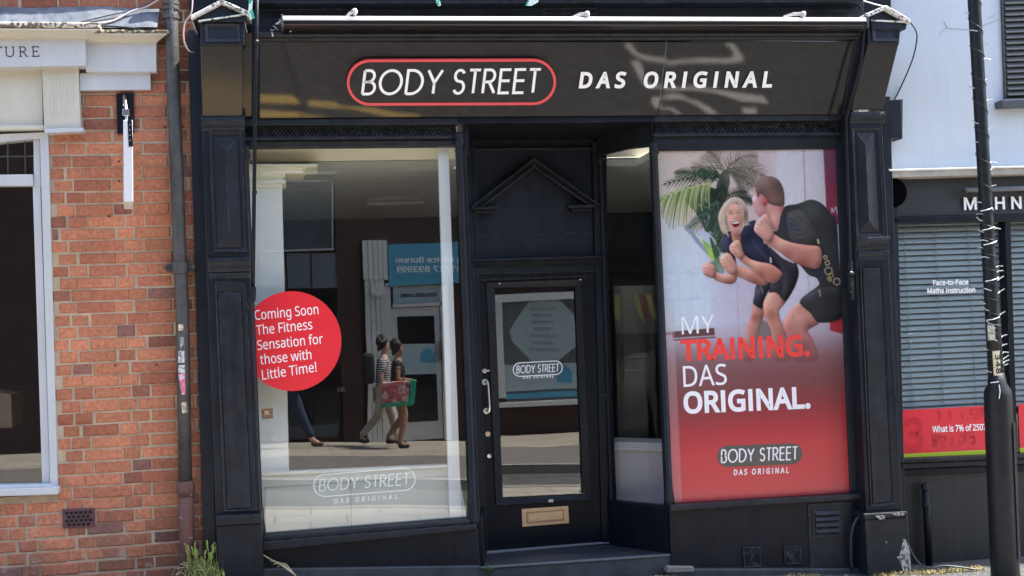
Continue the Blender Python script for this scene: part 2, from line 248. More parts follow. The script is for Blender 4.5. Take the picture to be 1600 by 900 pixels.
# ------------------------------------------------------------------ lettering
import json
GLYPHS = json.loads('''{"!":[216,[[131,161,85,161,65,573,151,573],[58,43,59,61,64,75,72,85,83,92,94,96,107,97,120,96,132,92,142,85,151,75,156,61,157,43,156,26,151,12,142,2,132,-6,120,-10,107,-11,94,-10,83,-6,72,2,64,12,59,26]]],"%":[666,[[156,581,193,575,223,560,246,534,263,498,273,454,277,402,273,349,264,305,247,269,224,243,194,227,156,221,121,227,92,243,69,269,53,305,43,349,39,402,42,454,52,498,67,534,90,560,119,575],[156,531,138,527,123,516,112,498,104,473,99,441,98,402,99,362,104,330,112,305,123,286,138,276,156,272,175,275,191,286,203,304,211,330,216,362,218,402,216,441,211,473,203,498,191,516,175,527],[523,573,205,0,144,0,461,573],[507,351,543,346,573,330,596,304,613,269,624,225,627,172,624,120,614,76,598,40,575,13,544,-3,507,-8,472,-3,443,13,420,40,403,76,393,120,390,172,393,225,402,269,418,304,440,330,470,346],[507,301,488,297,473,286,462,269,455,244,450,212,448,172,450,133,455,100,462,75,473,57,488,46,507,43,526,46,541,57,553,75,562,100,567,132,569,172,567,212,562,244,553,269,541,286,526,297]]],"-":[258,[[32,184,32,246,226,246,226,184]]],".":[215,[[58,43,59,61,64,75,72,85,82,92,94,96,107,97,120,96,132,92,142,85,151,75,156,61,157,43,156,26,151,12,142,2,132,-6,120,-10,107,-11,94,-10,82,-6,72,2,64,12,59,26]]],"0":[459,[[419,287,409,163,401,128,390,97,376,70,359,47,339,27,316,12,290,1,261,-6,229,-8,188,-4,153,8,122,27,97,54,76,88,60,129,48,176,42,229,39,287,41,346,48,399,58,446,73,486,93,520,119,547,149,566,186,578,229,581,269,578,304,566,335,547,361,520,382,486,399,446,410,399,417,346],[110,287,111,238,115,194,121,156,131,125,143,98,159,78,178,64,202,55,229,52,256,55,279,64,298,78,314,98,326,124,336,156,343,194,347,238,348,287,347,336,343,380,336,417,326,449,314,475,298,495,279,510,256,518,229,521,202,518,178,510,159,495,143,475,131,449,121,417,115,380,111,336]]],"1":[459,[[285,0,216,0,216,400,216,439,217,470,219,499,196,477,169,455,108,405,71,452,226,573,285,573]]],"2":[459,[[417,0,38,0,38,59,188,210,261,287,306,353,315,376,320,399,322,424,318,453,309,477,294,496,273,510,249,518,221,520,194,519,169,514,147,506,83,466,45,513,94,548,153,572,221,581,255,579,285,572,313,562,336,548,356,531,372,510,384,485,391,458,394,428,392,399,386,371,375,344,361,318,344,292,324,267,247,185,128,67,128,64,417,64]]],"3":[459,[[395,439,394,414,389,392,381,372,370,355,356,339,340,326,321,316,300,307,277,302,277,298,319,290,353,276,379,255,398,229,409,198,413,163,410,131,403,101,390,74,371,50,348,30,318,14,283,2,241,-6,193,-8,110,-1,36,23,36,89,114,61,194,51,241,55,278,65,305,81,324,104,335,132,339,164,337,187,331,206,320,223,306,236,288,247,265,255,240,261,211,264,179,265,123,265,123,326,180,326,209,327,236,332,259,339,278,350,294,362,307,377,316,394,321,413,323,434,320,460,311,481,295,498,274,511,249,519,219,521,164,515,117,498,75,473,39,521,61,537,87,550,115,563,147,573,181,579,218,581,273,576,317,563,352,540,376,511,390,477]]],"4":[459,[[443,130,359,130,359,0,291,0,291,130,17,130,17,190,286,576,359,576,359,193,443,193],[291,374,291,412,293,444,294,474,295,500,292,500,276,468,257,438,86,193,291,193]]],"5":[459,[[221,351,258,349,292,342,322,331,349,316,371,297,389,274,402,247,410,217,413,183,410,145,402,111,387,81,368,54,343,32,314,15,280,2,242,-5,199,-8,116,0,51,23,51,90,121,62,200,52,227,54,252,58,274,65,293,76,310,89,323,106,333,126,339,149,341,176,337,210,325,239,306,262,279,279,243,289,197,292,146,288,99,280,64,302,86,573,373,573,373,508,146,508,132,342,169,348]]],"7":[459,[[109,0,344,508,35,508,35,573,419,573,419,518,187,0]]],"8":[459,[[229,581,261,579,291,574,318,565,341,553,362,538,378,519,390,497,398,472,400,443,399,421,394,401,385,383,346,338,291,303,355,265,373,250,389,234,401,216,411,196,417,173,419,148,416,118,408,90,395,65,378,44,356,26,330,11,300,1,267,-6,231,-8,192,-6,157,0,126,10,100,24,78,42,61,63,49,87,42,115,39,146,41,171,47,194,56,214,68,232,82,249,99,264,158,299,107,336,71,383,64,401,59,422,58,444,60,472,68,497,80,518,97,537,117,552,141,565,168,573,197,579],[108,145,112,119,121,96,138,76,161,60,192,51,229,48,265,51,295,60,319,76,336,96,346,120,350,148,348,166,343,182,335,197,293,235,229,265,217,270,157,237,121,197,114,182,110,164],[228,524,200,521,176,514,155,502,139,486,130,466,127,441,128,422,133,406,141,391,179,357,232,330,282,357,317,392,325,406,329,423,330,441,327,466,318,486,302,502,282,514,257,521]]],"9":[459,[[417,328,410,231,387,139,374,112,358,86,340,63,318,42,293,25,265,11,232,0,195,-6,154,-8,117,-6,82,0,82,60,115,53,152,50,188,52,218,58,245,68,268,82,287,99,303,118,316,141,327,165,334,192,346,281,341,281,310,247,266,223,204,214,173,216,144,223,118,235,95,250,76,270,61,294,49,321,42,352,40,387,43,426,50,460,63,491,80,517,101,540,127,557,156,570,188,578,223,581,250,579,275,574,299,565,322,553,342,537,361,518,377,495,391,469,402,439,410,406,415,369],[223,521,192,518,165,507,142,488,124,463,113,429,110,388,113,354,122,325,137,301,158,284,186,273,220,269,244,271,266,276,286,285,304,296,318,310,330,325,339,341,344,358,346,374,338,426,315,474,277,508,260,516,242,520]]],"?":[348,[[112,183,118,235,139,277,180,319,228,363,253,398,260,439,257,462,249,482,235,498,216,510,192,517,163,519,93,509,34,485,10,541,81,569,108,576,137,579,168,581,215,576,254,564,285,543,309,515,323,481,327,440,326,417,322,397,316,379,283,332,233,287,192,248,173,215,168,175,168,161,112,161],[94,43,95,61,100,75,108,85,118,92,130,96,144,97,156,96,168,92,178,85,186,75,191,61,192,43,191,26,186,12,178,2,168,-6,156,-10,144,-11,130,-10,118,-6,108,2,100,12,95,26]]],"A":[512,[[437,0,368,177,141,177,73,0,0,0,224,575,289,575,512,0],[282,415,274,438,263,473,255,500,247,468,238,438,230,415,165,241,346,241]]],"B":[521,[[241,573,307,569,361,558,404,541,434,515,453,478,459,431,457,409,453,389,446,371,437,354,424,340,409,328,392,317,372,309,350,304,350,300,415,279,433,267,448,253,461,236,470,215,476,191,478,163,475,130,467,100,454,74,436,52,413,33,385,19,354,8,318,2,279,0,78,0,78,573],[256,329,300,331,334,339,357,352,372,371,381,394,384,423,380,451,369,474,351,490,324,502,289,509,245,511,150,511,150,329],[150,269,150,61,265,61,311,64,346,74,371,91,388,112,398,138,401,168,399,188,395,205,388,221,377,235,362,247,344,256,321,263,293,267,260,269]]],"C":[507,[[323,517,294,516,266,510,241,502,217,490,196,474,178,456,162,434,149,410,139,383,131,353,127,321,125,286,128,241,135,200,147,164,164,132,186,105,213,83,244,68,281,58,322,55,394,62,460,78,460,15,393,-2,312,-8,257,-4,208,8,166,28,130,56,101,90,78,131,62,178,52,230,49,287,51,329,57,369,67,406,81,440,99,471,120,499,145,523,174,543,206,559,242,571,281,578,324,581,409,572,482,547,453,486,394,508]]],"D":[585,[[536,292,533,231,521,177,501,131,474,91,439,58,399,33,351,15,297,4,237,0,78,0,78,573,254,573,309,569,359,558,404,540,443,516,476,484,502,446,521,401,533,350],[460,289,457,337,449,379,435,415,416,444,391,469,361,487,327,500,287,508,244,511,150,511,150,62,228,62,299,68,357,87,402,119,434,164,454,220]]],"E":[446,[[398,0,78,0,78,573,398,573,398,509,150,509,150,330,383,330,383,268,150,268,150,63,398,63]]],"F":[416,[[150,0,78,0,78,573,398,573,398,509,150,509,150,306,383,306,383,243,150,243]]],"G":[584,[[326,302,524,302,524,22,431,-1,323,-8,267,-4,217,8,173,28,136,55,105,89,81,130,63,176,52,229,49,286,53,343,65,395,84,442,111,482,145,517,186,544,233,564,286,577,346,581,437,572,516,547,489,484,421,508,342,517,298,514,259,505,225,489,195,468,170,441,150,409,136,373,127,332,124,286,127,243,134,202,146,166,164,133,187,106,216,84,251,68,292,58,340,55,404,59,452,68,452,238,326,238]]],"H":[594,[[516,0,443,0,443,267,150,267,150,0,78,0,78,573,150,573,150,330,443,330,443,573,516,573]]],"I":[272,[[239,0,32,0,32,42,99,57,99,515,32,531,32,573,239,573,239,531,172,515,172,57,239,42]]],"L":[420,[[78,0,78,573,150,573,150,64,400,64,400,0]]],"M":[727,[[330,0,142,502,139,502,142,461,144,407,144,347,144,0,78,0,78,573,184,573,361,103,364,103,544,573,650,573,650,0,578,0,578,352,579,408,581,460,584,501,581,501,390,0]]],"N":[609,[[532,0,447,0,141,476,138,476,141,432,143,378,144,320,144,0,78,0,78,573,161,573,467,99,470,99,468,137,466,193,464,249,464,573,532,573]]],"O":[626,[[577,287,576,244,570,204,561,166,547,132,531,101,510,73,486,49,459,29,428,13,393,1,355,-6,314,-8,271,-6,232,1,196,13,165,29,138,49,114,73,94,101,78,132,65,167,56,204,51,245,49,288,52,344,62,396,78,442,100,482,130,517,166,545,208,565,258,577,314,581,369,577,417,565,459,545,495,517,524,483,547,442,564,396,574,344],[125,287,127,241,134,200,145,163,161,131,182,104,207,83,238,67,273,58,314,55,354,58,390,67,420,83,445,104,465,131,481,163,492,200,499,241,501,287,496,354,481,411,456,457,421,491,373,511,314,518,274,515,238,506,207,490,182,469,161,443,145,411,134,374,127,333]]],"R":[499,[[236,573,281,571,320,565,353,555,381,540,404,522,422,500,434,474,442,444,444,410,442,381,437,356,427,334,415,315,401,298,385,285,330,257,487,0,403,0,264,237,150,237,150,0,78,0,78,573],[232,510,150,510,150,298,236,298,278,301,312,310,338,325,355,347,366,374,370,407,368,430,363,450,355,467,343,480,328,491,310,500,287,505,261,509]]],"S":[440,[[403,153,400,121,392,92,378,66,359,44,335,26,307,11,274,1,238,-6,198,-8,137,-5,83,4,41,19,41,88,113,65,201,55,228,56,252,60,273,66,290,74,305,85,316,98,324,113,329,129,330,147,329,164,325,180,318,194,308,207,295,218,277,230,196,265,131,294,85,330,57,375,48,435,51,464,58,490,71,513,89,533,110,550,136,563,165,573,197,579,231,581,318,572,389,549,366,487,302,508,229,517,207,516,187,513,169,507,155,499,142,489,133,478,126,464,122,450,121,434,122,416,126,400,133,386,143,373,156,362,172,351,246,318,332,279,353,264,371,247,385,228,395,206,401,181]]],"T":[446,[[259,0,187,0,187,509,8,509,8,573,437,573,437,509,259,509]]],"W":[746,[[735,573,583,0,510,0,399,375,389,410,380,443,373,471,370,488,367,471,361,443,352,409,342,373,234,0,161,0,10,573,85,573,174,223,183,186,190,151,196,118,201,87,206,119,213,154,222,191,232,227,333,573,407,573,512,225,523,187,532,151,538,117,544,87,550,129,560,175,572,224,660,573]]],"Y":[454,[[227,291,376,573,454,573,263,222,263,0,191,0,191,219,0,573,79,573]]],"a":[450,[[231,437,279,433,318,422,347,403,368,375,381,338,385,293,385,0,334,0,320,61,317,61,279,22,234,-1,172,-8,148,-7,124,-2,103,6,84,16,68,30,55,48,45,68,39,92,37,119,43,159,59,192,87,219,127,238,179,251,243,257,316,259,316,285,313,317,306,342,293,359,275,371,253,378,227,380,163,370,106,347,84,400,151,426],[252,208,204,203,167,195,141,182,124,165,113,144,110,119,112,97,120,79,132,66,148,56,167,51,188,49,223,52,253,62,279,79,299,103,311,134,315,172,315,210]]],"b":[493,[[139,461,138,410,135,373,139,373,153,390,169,405,189,419,213,429,240,435,272,437,322,431,365,412,401,381,428,338,444,283,449,215,447,168,439,127,427,91,410,61,390,36,365,17,337,3,306,-5,272,-8,240,-6,213,0,189,10,169,24,153,38,139,55,133,55,119,0,68,0,68,609,139,609],[260,379,231,377,207,371,188,361,172,348,159,330,150,308,144,282,140,252,139,217,139,214,142,165,150,125,165,93,187,69,219,55,261,51,297,55,325,69,348,93,363,126,373,166,376,216,373,265,363,306,348,338,325,360,296,374]]],"c":[385,[[241,-8,204,-5,170,2,139,15,112,34,88,58,69,87,55,123,47,165,44,213,47,262,56,305,71,342,90,372,114,396,142,415,174,428,208,435,245,438,309,431,358,415,337,356,292,370,244,376,217,374,193,368,172,358,155,343,141,325,131,303,123,277,119,247,117,213,119,181,123,152,131,126,141,104,155,86,172,71,191,61,214,55,240,53,302,60,351,78,351,15,304,-2]]],"d":[493,[[221,-8,171,-2,128,17,92,48,65,91,49,146,44,214,49,282,66,338,93,381,128,413,171,432,221,438,280,429,323,407,354,374,359,374,356,405,354,438,354,609,425,609,425,0,368,0,358,58,354,58,323,24,279,1],[232,51,273,55,305,67,328,88,343,117,352,154,355,200,355,213,352,263,343,304,329,336,306,360,274,375,231,379,196,374,168,359,146,334,130,300,120,260,117,213,120,165,130,125,146,93,168,69,197,55]]],"e":[452,[[234,438,269,435,301,427,329,414,354,396,374,373,390,346,402,315,409,281,411,244,411,201,117,201,122,157,134,119,154,90,181,69,215,56,254,52,327,60,392,82,392,20,327,-1,251,-8,212,-5,176,3,143,17,114,36,90,61,70,91,56,126,47,167,44,212,47,257,55,297,68,333,86,364,108,390,134,411,164,426,198,435],[233,380,202,377,175,366,154,348,137,323,125,293,119,257,338,257,336,281,333,302,326,322,318,338,306,353,292,364,276,373,256,378]]],"f":[276,[[266,375,158,375,158,0,87,0,87,375,12,375,12,408,87,432,87,457,89,492,95,522,104,547,116,568,132,585,152,597,174,606,199,612,227,613,274,609,310,599,292,544,262,552,228,556,206,553,189,545,175,532,166,513,160,489,158,458,158,430,266,430]]],"g":[493,[[221,438,248,436,273,431,297,422,319,409,338,393,355,373,359,373,369,430,425,430,425,-7,423,-46,416,-80,404,-109,388,-135,367,-155,341,-172,310,-183,274,-190,233,-192,147,-186,78,-165,78,-100,149,-125,237,-134,271,-130,300,-119,324,-101,341,-77,352,-48,355,-13,355,4,356,32,358,57,354,57,338,37,320,21,299,8,275,-1,250,-6,221,-8,170,-2,126,18,91,51,65,95,49,149,44,214,49,278,65,332,91,377,126,411,169,431],[230,379,207,376,187,370,169,359,153,344,140,326,130,303,123,277,119,247,117,213,120,165,130,124,146,92,169,68,197,54,232,50,288,58,303,65,315,74,326,85,349,131,356,197,356,214,355,251,350,282,343,309,332,331,319,348,302,362,281,371,257,377]]],"h":[496,[[139,431,138,399,135,370,140,370,174,407,221,429,273,437,306,435,335,430,360,421,382,408,399,391,413,370,423,344,429,314,431,280,431,0,361,0,361,275,358,307,351,333,338,353,319,367,295,376,265,379,235,377,210,370,189,360,173,347,160,329,150,308,144,283,140,254,139,222,139,0,68,0,68,609,139,609]]],"i":[207,[[139,430,139,0,68,0,68,430],[104,591,133,580,140,572,144,560,145,546,144,532,140,521,133,512,104,501,93,502,83,506,75,512,68,521,64,532,63,546,64,560,68,572,75,580,83,586,93,590]]],"l":[207,[[139,0,68,0,68,609,139,609]]],"m":[750,[[540,438,584,434,621,421,649,401,669,371,681,330,685,280,685,0,615,0,615,277,613,308,606,333,594,353,577,367,555,376,528,379,490,374,460,362,438,342,423,315,414,280,411,237,411,0,342,0,342,277,332,333,325,347,315,359,303,367,289,374,272,377,253,379,227,377,204,370,185,360,170,347,158,329,150,308,144,283,140,255,139,223,139,0,68,0,68,430,125,430,136,371,140,371,173,409,217,431,266,438,298,436,325,430,349,420,369,406,386,388,398,366,402,366,418,388,438,406,461,420,486,430,512,436]]],"n":[496,[[275,438,322,434,361,421,391,401,413,371,426,330,431,280,431,0,361,0,361,275,358,307,351,333,338,353,319,367,295,376,265,379,222,374,189,361,166,338,151,308,142,269,139,223,139,0,68,0,68,430,125,430,136,371,140,371,175,409,222,431]]],"o":[485,[[442,216,440,181,436,150,428,121,417,95,404,71,388,51,369,33,348,18,324,7,299,-1,271,-6,241,-8,214,-6,188,-1,163,7,140,18,119,33,100,51,84,71,70,95,59,121,51,150,46,181,44,216,47,261,55,301,68,336,87,367,110,392,137,412,169,426,204,435,244,438,281,435,316,426,347,412,374,392,398,367,417,336,431,301,439,261],[117,216,119,184,123,154,130,128,141,105,155,86,172,71,192,59,216,53,243,51,270,53,294,59,314,71,331,86,345,105,356,128,363,154,367,184,369,216,367,248,363,277,355,303,345,325,331,344,314,359,294,370,270,376,242,379,202,374,171,359,147,335,130,303,120,263]]],"r":[331,[[269,438,295,437,319,433,310,368,287,372,264,374,217,363,176,334,149,289,139,229,139,0,68,0,68,430,126,430,134,351,137,351,170,395,214,426,231,433,249,437]]],"s":[384,[[348,119,346,92,339,69,327,49,311,32,292,18,268,6,241,-2,210,-6,176,-8,99,-1,42,19,42,83,104,60,178,49,211,51,236,57,256,66,269,79,277,94,280,112,271,141,239,167,174,196,103,228,84,239,69,252,57,266,48,283,43,302,41,324,46,358,61,386,85,408,118,425,157,435,202,438,275,430,339,409,315,353,258,372,197,380,171,379,149,374,131,366,118,356,111,343,108,328,119,298,154,274,219,246,289,215,306,203,321,191,333,176,341,159,346,140]]],"t":[289,[[212,50,245,53,272,59,272,5,240,-4,200,-8,178,-7,157,-3,138,4,120,13,104,27,91,44,82,66,76,93,74,125,74,375,13,375,13,409,75,437,103,528,144,528,144,430,269,430,269,375,144,375,144,127,146,103,153,83,163,69,177,58,193,52]]],"u":[496,[[427,430,427,0,370,0,359,57,356,57,321,20,273,-1,220,-8,187,-6,159,-1,134,8,112,21,95,38,81,59,71,85,65,114,63,148,63,430,135,430,135,153,137,122,145,96,158,76,176,62,200,53,230,51,260,53,285,59,306,69,323,82,336,100,345,121,352,146,356,175,357,206,357,430]]],"v":[407,[[163,0,0,430,75,430,167,176,180,137,193,96,201,63,204,63,214,96,227,138,241,176,332,430,407,430,244,0]]],"w":[630,[[346,243,336,276,328,308,321,335,316,357,313,357,308,335,302,307,294,275,284,242,207,1,127,1,9,431,82,431,141,201,153,154,163,109,169,73,172,73,178,97,185,128,193,160,201,188,277,431,354,431,428,188,440,149,451,109,457,74,460,74,466,108,477,153,489,201,549,431,621,431,502,1,419,1]]]," ":[209,[]]}''')
GLYPHS['I'] = [272, [[99, 0, 99, 573, 172, 573, 172, 0]]]
def text_geo(s, bold=0, track=0, shear=0, res_extrude=0):
    cu = bpy.data.curves.new('t', 'CURVE'); cu.dimensions = '2D'; cu.fill_mode = 'BOTH'; x = 0; outl = []
    for ch in s:
        adv, cs = GLYPHS[ch]
        for c in cs:
            sp = cu.splines.new('POLY'); n = len(c)//2; sp.points.add(n-1); sp.use_cyclic_u = True
            for i in range(n):
                px, py = c[2*i]/1000, c[2*i+1]/1000
                sp.points[i].co = (x+px+py*shear, py, 0, 1)
            if bold > 0: outl.append([(x+c[2*i]/1000+c[2*i+1]/1000*shear, c[2*i+1]/1000) for i in range(n)])
        x += adv/1000+track
    o = bpy.data.objects.new('t', cu); COL.objects.link(o); dg = bpy.context.evaluated_depsgraph_get()
    me = bpy.data.meshes.new_from_object(o.evaluated_get(dg)); bpy.data.objects.remove(o); bpy.data.curves.remove(cu)
    V = [(v.co.x, v.co.y/.573, 0) for v in me.vertices]; Fc = [list(p.vertices) for p in me.polygons]; bpy.data.meshes.remove(me)
    for q in outl:                      # heavier weight: an outline laid just over the filled letter
        L, Rr = stroke_flat(q+[q[0]], 2*bold, True)
        for i in range(len(L)-1):
            b0 = len(V); V += [(*z_[:1], z_[1]/.573, 1) for z_ in (L[i], Rr[i], Rr[i+1], L[i+1])]; Fc.append([b0, b0+1, b0+2, b0+3])
    x0 = min(v[0] for v in V); x1 = max(v[0] for v in V)
    return [((a-x0)/(x1-x0), b, k) for a, b, k in V], Fc
UP = (-.041, -1.0)
def text_mesh(mb, s, p0, p1, cap, fn, bold=0, track=0, shear=0, up=UP, depth=None):
    """letters from baseline pixel p0 to p1, cap height in px, placed with fn(px, py) on their real surface"""
    V, Fc = text_geo(s, bold, track, shear); base = len(mb.v)
    for u, v, k in V:
        mb.v.append(Vector(fn(p0[0]+(p1[0]-p0[0])*u+up[0]*cap*v, p0[1]+(p1[1]-p0[1])*u+up[1]*cap*v))-Vector((0, .0004*k, 0)))
    for f in Fc: mb.f.append([base+i for i in f]); mb.c.append(None)
    return mb
def arc(cx, cy, rx, ry, a0, a1, n=14):
    return [(cx+rx*math.cos(R(a0+(a1-a0)*i/n)), cy+ry*math.sin(R(a0+(a1-a0)*i/n))) for i in range(n+1)]
STROKES = {   # thin geometric capitals: width, list of strokes, height 1
    'B': (.60, [[(.06, 0), (.06, 1)], [(.06, 1), (.28, 1)]+arc(.28, .76, .22, .24, 90, -90)+[(.06, .52)], [(.06, .52), (.32, .52)]+arc(.32, .26, .25, .26, 90, -90)+[(.06, 0)]]),
    'O': (1.06, [arc(.53, .5, .47, .5, 0, 360, 40)]),
    'D': (.80, [[(.06, 0), (.06, 1), (.26, 1)]+arc(.26, .5, .48, .5, 90, -90, 24)+[(.06, 0)]]),
    'Y': (.68, [[(.03, 1), (.34, .46), (.65, 1)], [(.34, .46), (.34, 0)]]),
    'S': (.58, [arc(.28, .76, .21, .24, 25, 270, 18)+arc(.28, .26, .23, .26, 90, -155, 18)]),
    'T': (.54, [[(.02, 1), (.52, 1)], [(.27, 1), (.27, 0)]]),
    'R': (.62, [[(.06, 0), (.06, 1), (.30, 1)]+arc(.30, .74, .23, .26, 90, -90)+[(.06, .48)], [(.30, .48), (.58, 0)]]),
    'E': (.56, [[(.52, 1), (.06, 1), (.06, 0), (.52, 0)], [(.06, .52), (.50, .52)]]),
    ' ': (.30, []),
    'U': (.80, [[(.1, 1), (.1, .3)]+arc(.4, .3, .3, .3, 180, 360)+[(.7, 1)], [(.0, 1), (.2, 1)], [(.6, 1), (.8, 1)]]),
    't': (.80, [[(.02, .86), (.02, 1), (.78, 1), (.78, .86)], [(.4, 1), (.4, 0)], [(.27, 0), (.53, 0)]]),
    'r': (.78, [[(.12, 0), (.12, 1), (.35, 1)]+arc(.35, .75, .25, .25, 90, -90)+[(.12, .5)], [(.36, .5), (.68, 0), (.78, 0)], [(.0, 1), (.12, 1)], [(.0, 0), (.24, 0)]]),
    'e': (.66, [[(.0, 1), (.58, 1), (.58, .84)], [(.12, 1), (.12, 0)], [(.0, 0), (.62, 0), (.62, .18)], [(.12, .52), (.45, .52)], [(.45, .62), (.45, .42)]])}
def stroke_flat(path, wd, closed=False):
    """flat ribbon of width wd along a 2-D path with mitred corners"""
    path = [p for i, p in enumerate(path) if i == 0 or math.hypot(p[0]-path[i-1][0], p[1]-path[i-1][1]) > wd*.02]
    n = len(path); L, Rr = [], []
    for i in range(n):
        p = path[i]; a = path[i-1] if i else (path[-2] if closed else None); b = path[i+1] if i < n-1 else (path[1] if closed else None)
        def nrm(u, v):
            dx, dy = v[0]-u[0], v[1]-u[1]; l = math.hypot(dx, dy) or 1; return (-dy/l, dx/l)
        n1 = nrm(a, p) if a else None; n2 = nrm(p, b) if b else None
        n1 = n1 or n2; n2 = n2 or n1
        mx, my = n1[0]+n2[0], n1[1]+n2[1]; l = math.hypot(mx, my) or 1; mx, my = mx/l, my/l
        k = 1/max(.35, mx*n1[0]+my*n1[1])
        L.append((p[0]+mx*k*wd/2, p[1]+my*k*wd/2)); Rr.append((p[0]-mx*k*wd/2, p[1]-my*k*wd/2))
    return L, Rr
def stroke_text(mb, s, p0, p1, cap, fn, wd=.11, gap=.1, shear=.0, up=UP, depth=None):
    tot = sum(STROKES[c][0]+gap for c in s)-gap; x = 0; sc = math.hypot(p1[0]-p0[0], p1[1]-p0[1])/tot/cap
    def mp(q):
        u = (q[0]+q[1]*shear*cap/cap)/tot; return fn(p0[0]+(p1[0]-p0[0])*u+up[0]*cap*q[1], p0[1]+(p1[1]-p0[1])*u+up[1]*cap*q[1])
    for c in s:
        for st in STROKES[c][1]:
            L, Rr = stroke_flat([((x+a)*sc, b) for a, b in st], wd)
            for i in range(len(L)-1):
                qs = [mp((q[0]/sc, q[1])) for q in (L[i], Rr[i], Rr[i+1], L[i+1])]
                if depth is None: mb.face(qs)
                else: mb.prism(qs, depth)
        x += STROKES[c][0]+gap
    return mb
def pill_path(p0, p1, r, n=12):
    """pixel loop of a stadium whose axis runs from p0 to p1 with end radius r"""
    a = math.degrees(math.atan2(p1[1]-p0[1], p1[0]-p0[0]))
    return arc(p1[0], p1[1], r, r, a-90, a+90, n)+arc(p0[0], p0[1], r, r, a+90, a+270, n)
def ribbon(mb, path, wd, fn, depth=None):
    path = path+[path[0]]; L, Rr = stroke_flat(path, wd, True)
    for i in range(len(L)-1):
        q = [fn(*L[i]), fn(*Rr[i]), fn(*Rr[i+1]), fn(*L[i+1])]
        if depth is None: mb.face(q)
        else: mb.prism(q, depth)
    return mb

# ------------------------------------------------------------------ ground
XA, XB, ZB = at(410, 895, 0).x, at(1330, 895, 0).x, at(1330, 893, 0).z
YK0, YK1 = -3.2, -5.5                   # near and far kerb lines of the narrow lane
def gz(x, y=0.0):                       # the street falls to the right
    z = ZB*min(1, max(0, (x-XA)/(XB-XA)))
    if x < XA: z += (XA-x)*.01
    return z
def gzy(x, y, ymid):                    # height at (x, y) on the side of the kerbs where ymid lies
    z = gz(x)
    if ymid < YK1: return z-.05-.036*(YK1-y)
    if ymid < YK0: return z-.11-.022*(YK0-y)
    return z
def sheet(xs, ys, dz=0, yq=None):
    mb = MB()
    for i in range(len(xs)-1):
        for j in range(len(ys)-1):
            mb.face([(x, y, gzy(x, y, (ys[j]+ys[j+1])/2)+dz) for x, y in ((xs[i], ys[j]), (xs[i+1], ys[j]), (xs[i+1], ys[j+1]), (xs[i], ys[j+1]))])
    return mb
XS = [-60, -20, -8, -4, -2, XA, .5, 1.2, 1.9, 2.6, 3.2, XB, 5, 8, 20, 60]
def ground_mat(name, col, col2, scale, bump, spots=None, slab=None):
    m, t, b = nodes(name); g = _geo(t)
    n1 = _noise(t, g, 1.3, 5, .6); n2 = _noise(t, g, scale, 3, .7)
    c = _mix(t, n1, col, col2)
    sp = _ramp(t, n2, [(.35, .72), (.65, 1.3)]); c = _mix(t, 1.0, c, sp, 'MULTIPLY')
    if spots:
        v = t.nodes.new('ShaderNodeTexVoronoi'); v.inputs['Scale'].default_value = 60; t.links.new(g, v.inputs['Vector'])
        k = _ramp(t, v.outputs['Color'], [(.72, 0), (.78, 1)]); c = _mix(t, k, c, spots)
    if slab:
        br = t.nodes.new('ShaderNodeTexBrick'); br.inputs['Scale'].default_value = 1; br.inputs['Brick Width'].default_value = slab[0]; br.inputs['Row Height'].default_value = slab[1]
        br.inputs['Mortar Size'].default_value = .008; br.inputs['Color1'].default_value = (1, 1, 1, 1); br.inputs['Color2'].default_value = (.85, .84, .82, 1); br.inputs['Mortar'].default_value = (.35, .33, .3, 1)
        t.links.new(g, br.inputs['Vector']); c = _mix(t, 1.0, c, br.outputs['Color'], 'MULTIPLY')
    t.links.new(c, b.inputs['Base Color']); b.inputs['Roughness'].default_value = .9
    _bump(t, b, n2, bump, .01)
    return m
M['asphalt'] = ground_mat('asphalt', (.054, .052, .050), (.042, .041, .040), 110, .6, spots=(.17, .165, .16))
M['paving'] = ground_mat('paving', (.40, .36, .31), (.32, .29, .25), 70, .25, slab=(.6, .45))
M['kerbstone'] = ground_mat('kerbstone', (.30, .28, .25), (.24, .22, .20), 60, .3, slab=(.9, 10))
M['roadpaint'] = ground_mat('road_white', (.80, .78, .72), (.62, .60, .56), 90, .3)
M['roadyellow'] = ground_mat('road_yellow', (.80, .55, .15), (.62, .43, .14), 90, .3)
M['farpath'] = ground_mat('far_path', (.14, .125, .11), (.11, .10, .09), 80, .4, spots=(.2, .18, .16))
M['farslabs'] = ground_mat('far_slabs', (.36, .32, .26), (.28, .25, .21), 60, .25, slab=(.6, .6))
sheet(XS, [YK0+.15, .9]).build('pavement', M['paving'], kind='structure')
sheet(XS, [-9.1, YK1-.2]).build('opposite_pavement', M['farpath'], kind='structure')
sheet(XS, [-60, -12.4, -9.1]).build('opposite_pavement', M['farslabs'], kind='structure')
sheet(XS, [YK1, YK0]).build('road', M['asphalt'], kind='structure')
k = MB()
for i in range(len(XS)-1):
    for (ya, yb, up, lo, face) in ((YK0, YK0+.15, -1.0, -4.0, 'a'), (YK1-.2, YK1, -7.0, -4.0, 'b')):
        a, b = XS[i], XS[i+1]; ye = ya if face == 'a' else yb
        k.face([(a, ya, gzy(a, ya, up)+.004), (b, ya, gzy(b, ya, up)+.004), (b, yb, gzy(b, yb, up)+.004), (a, yb, gzy(a, yb, up)+.004)])
        k.face([(a, ye, gzy(a, ye, up)+.004), (b, ye, gzy(b, ye, up)+.004), (b, ye, gzy(b, ye, lo)-.02), (a, ye, gzy(a, ye, lo)-.02)])
k.build('kerb', M['kerbstone'], kind='structure')

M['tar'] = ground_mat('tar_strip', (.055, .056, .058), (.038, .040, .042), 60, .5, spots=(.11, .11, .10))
sheet(XS, [-.95, .9], dz=.004).build('pavement_edging', M['tar'], kind='structure')

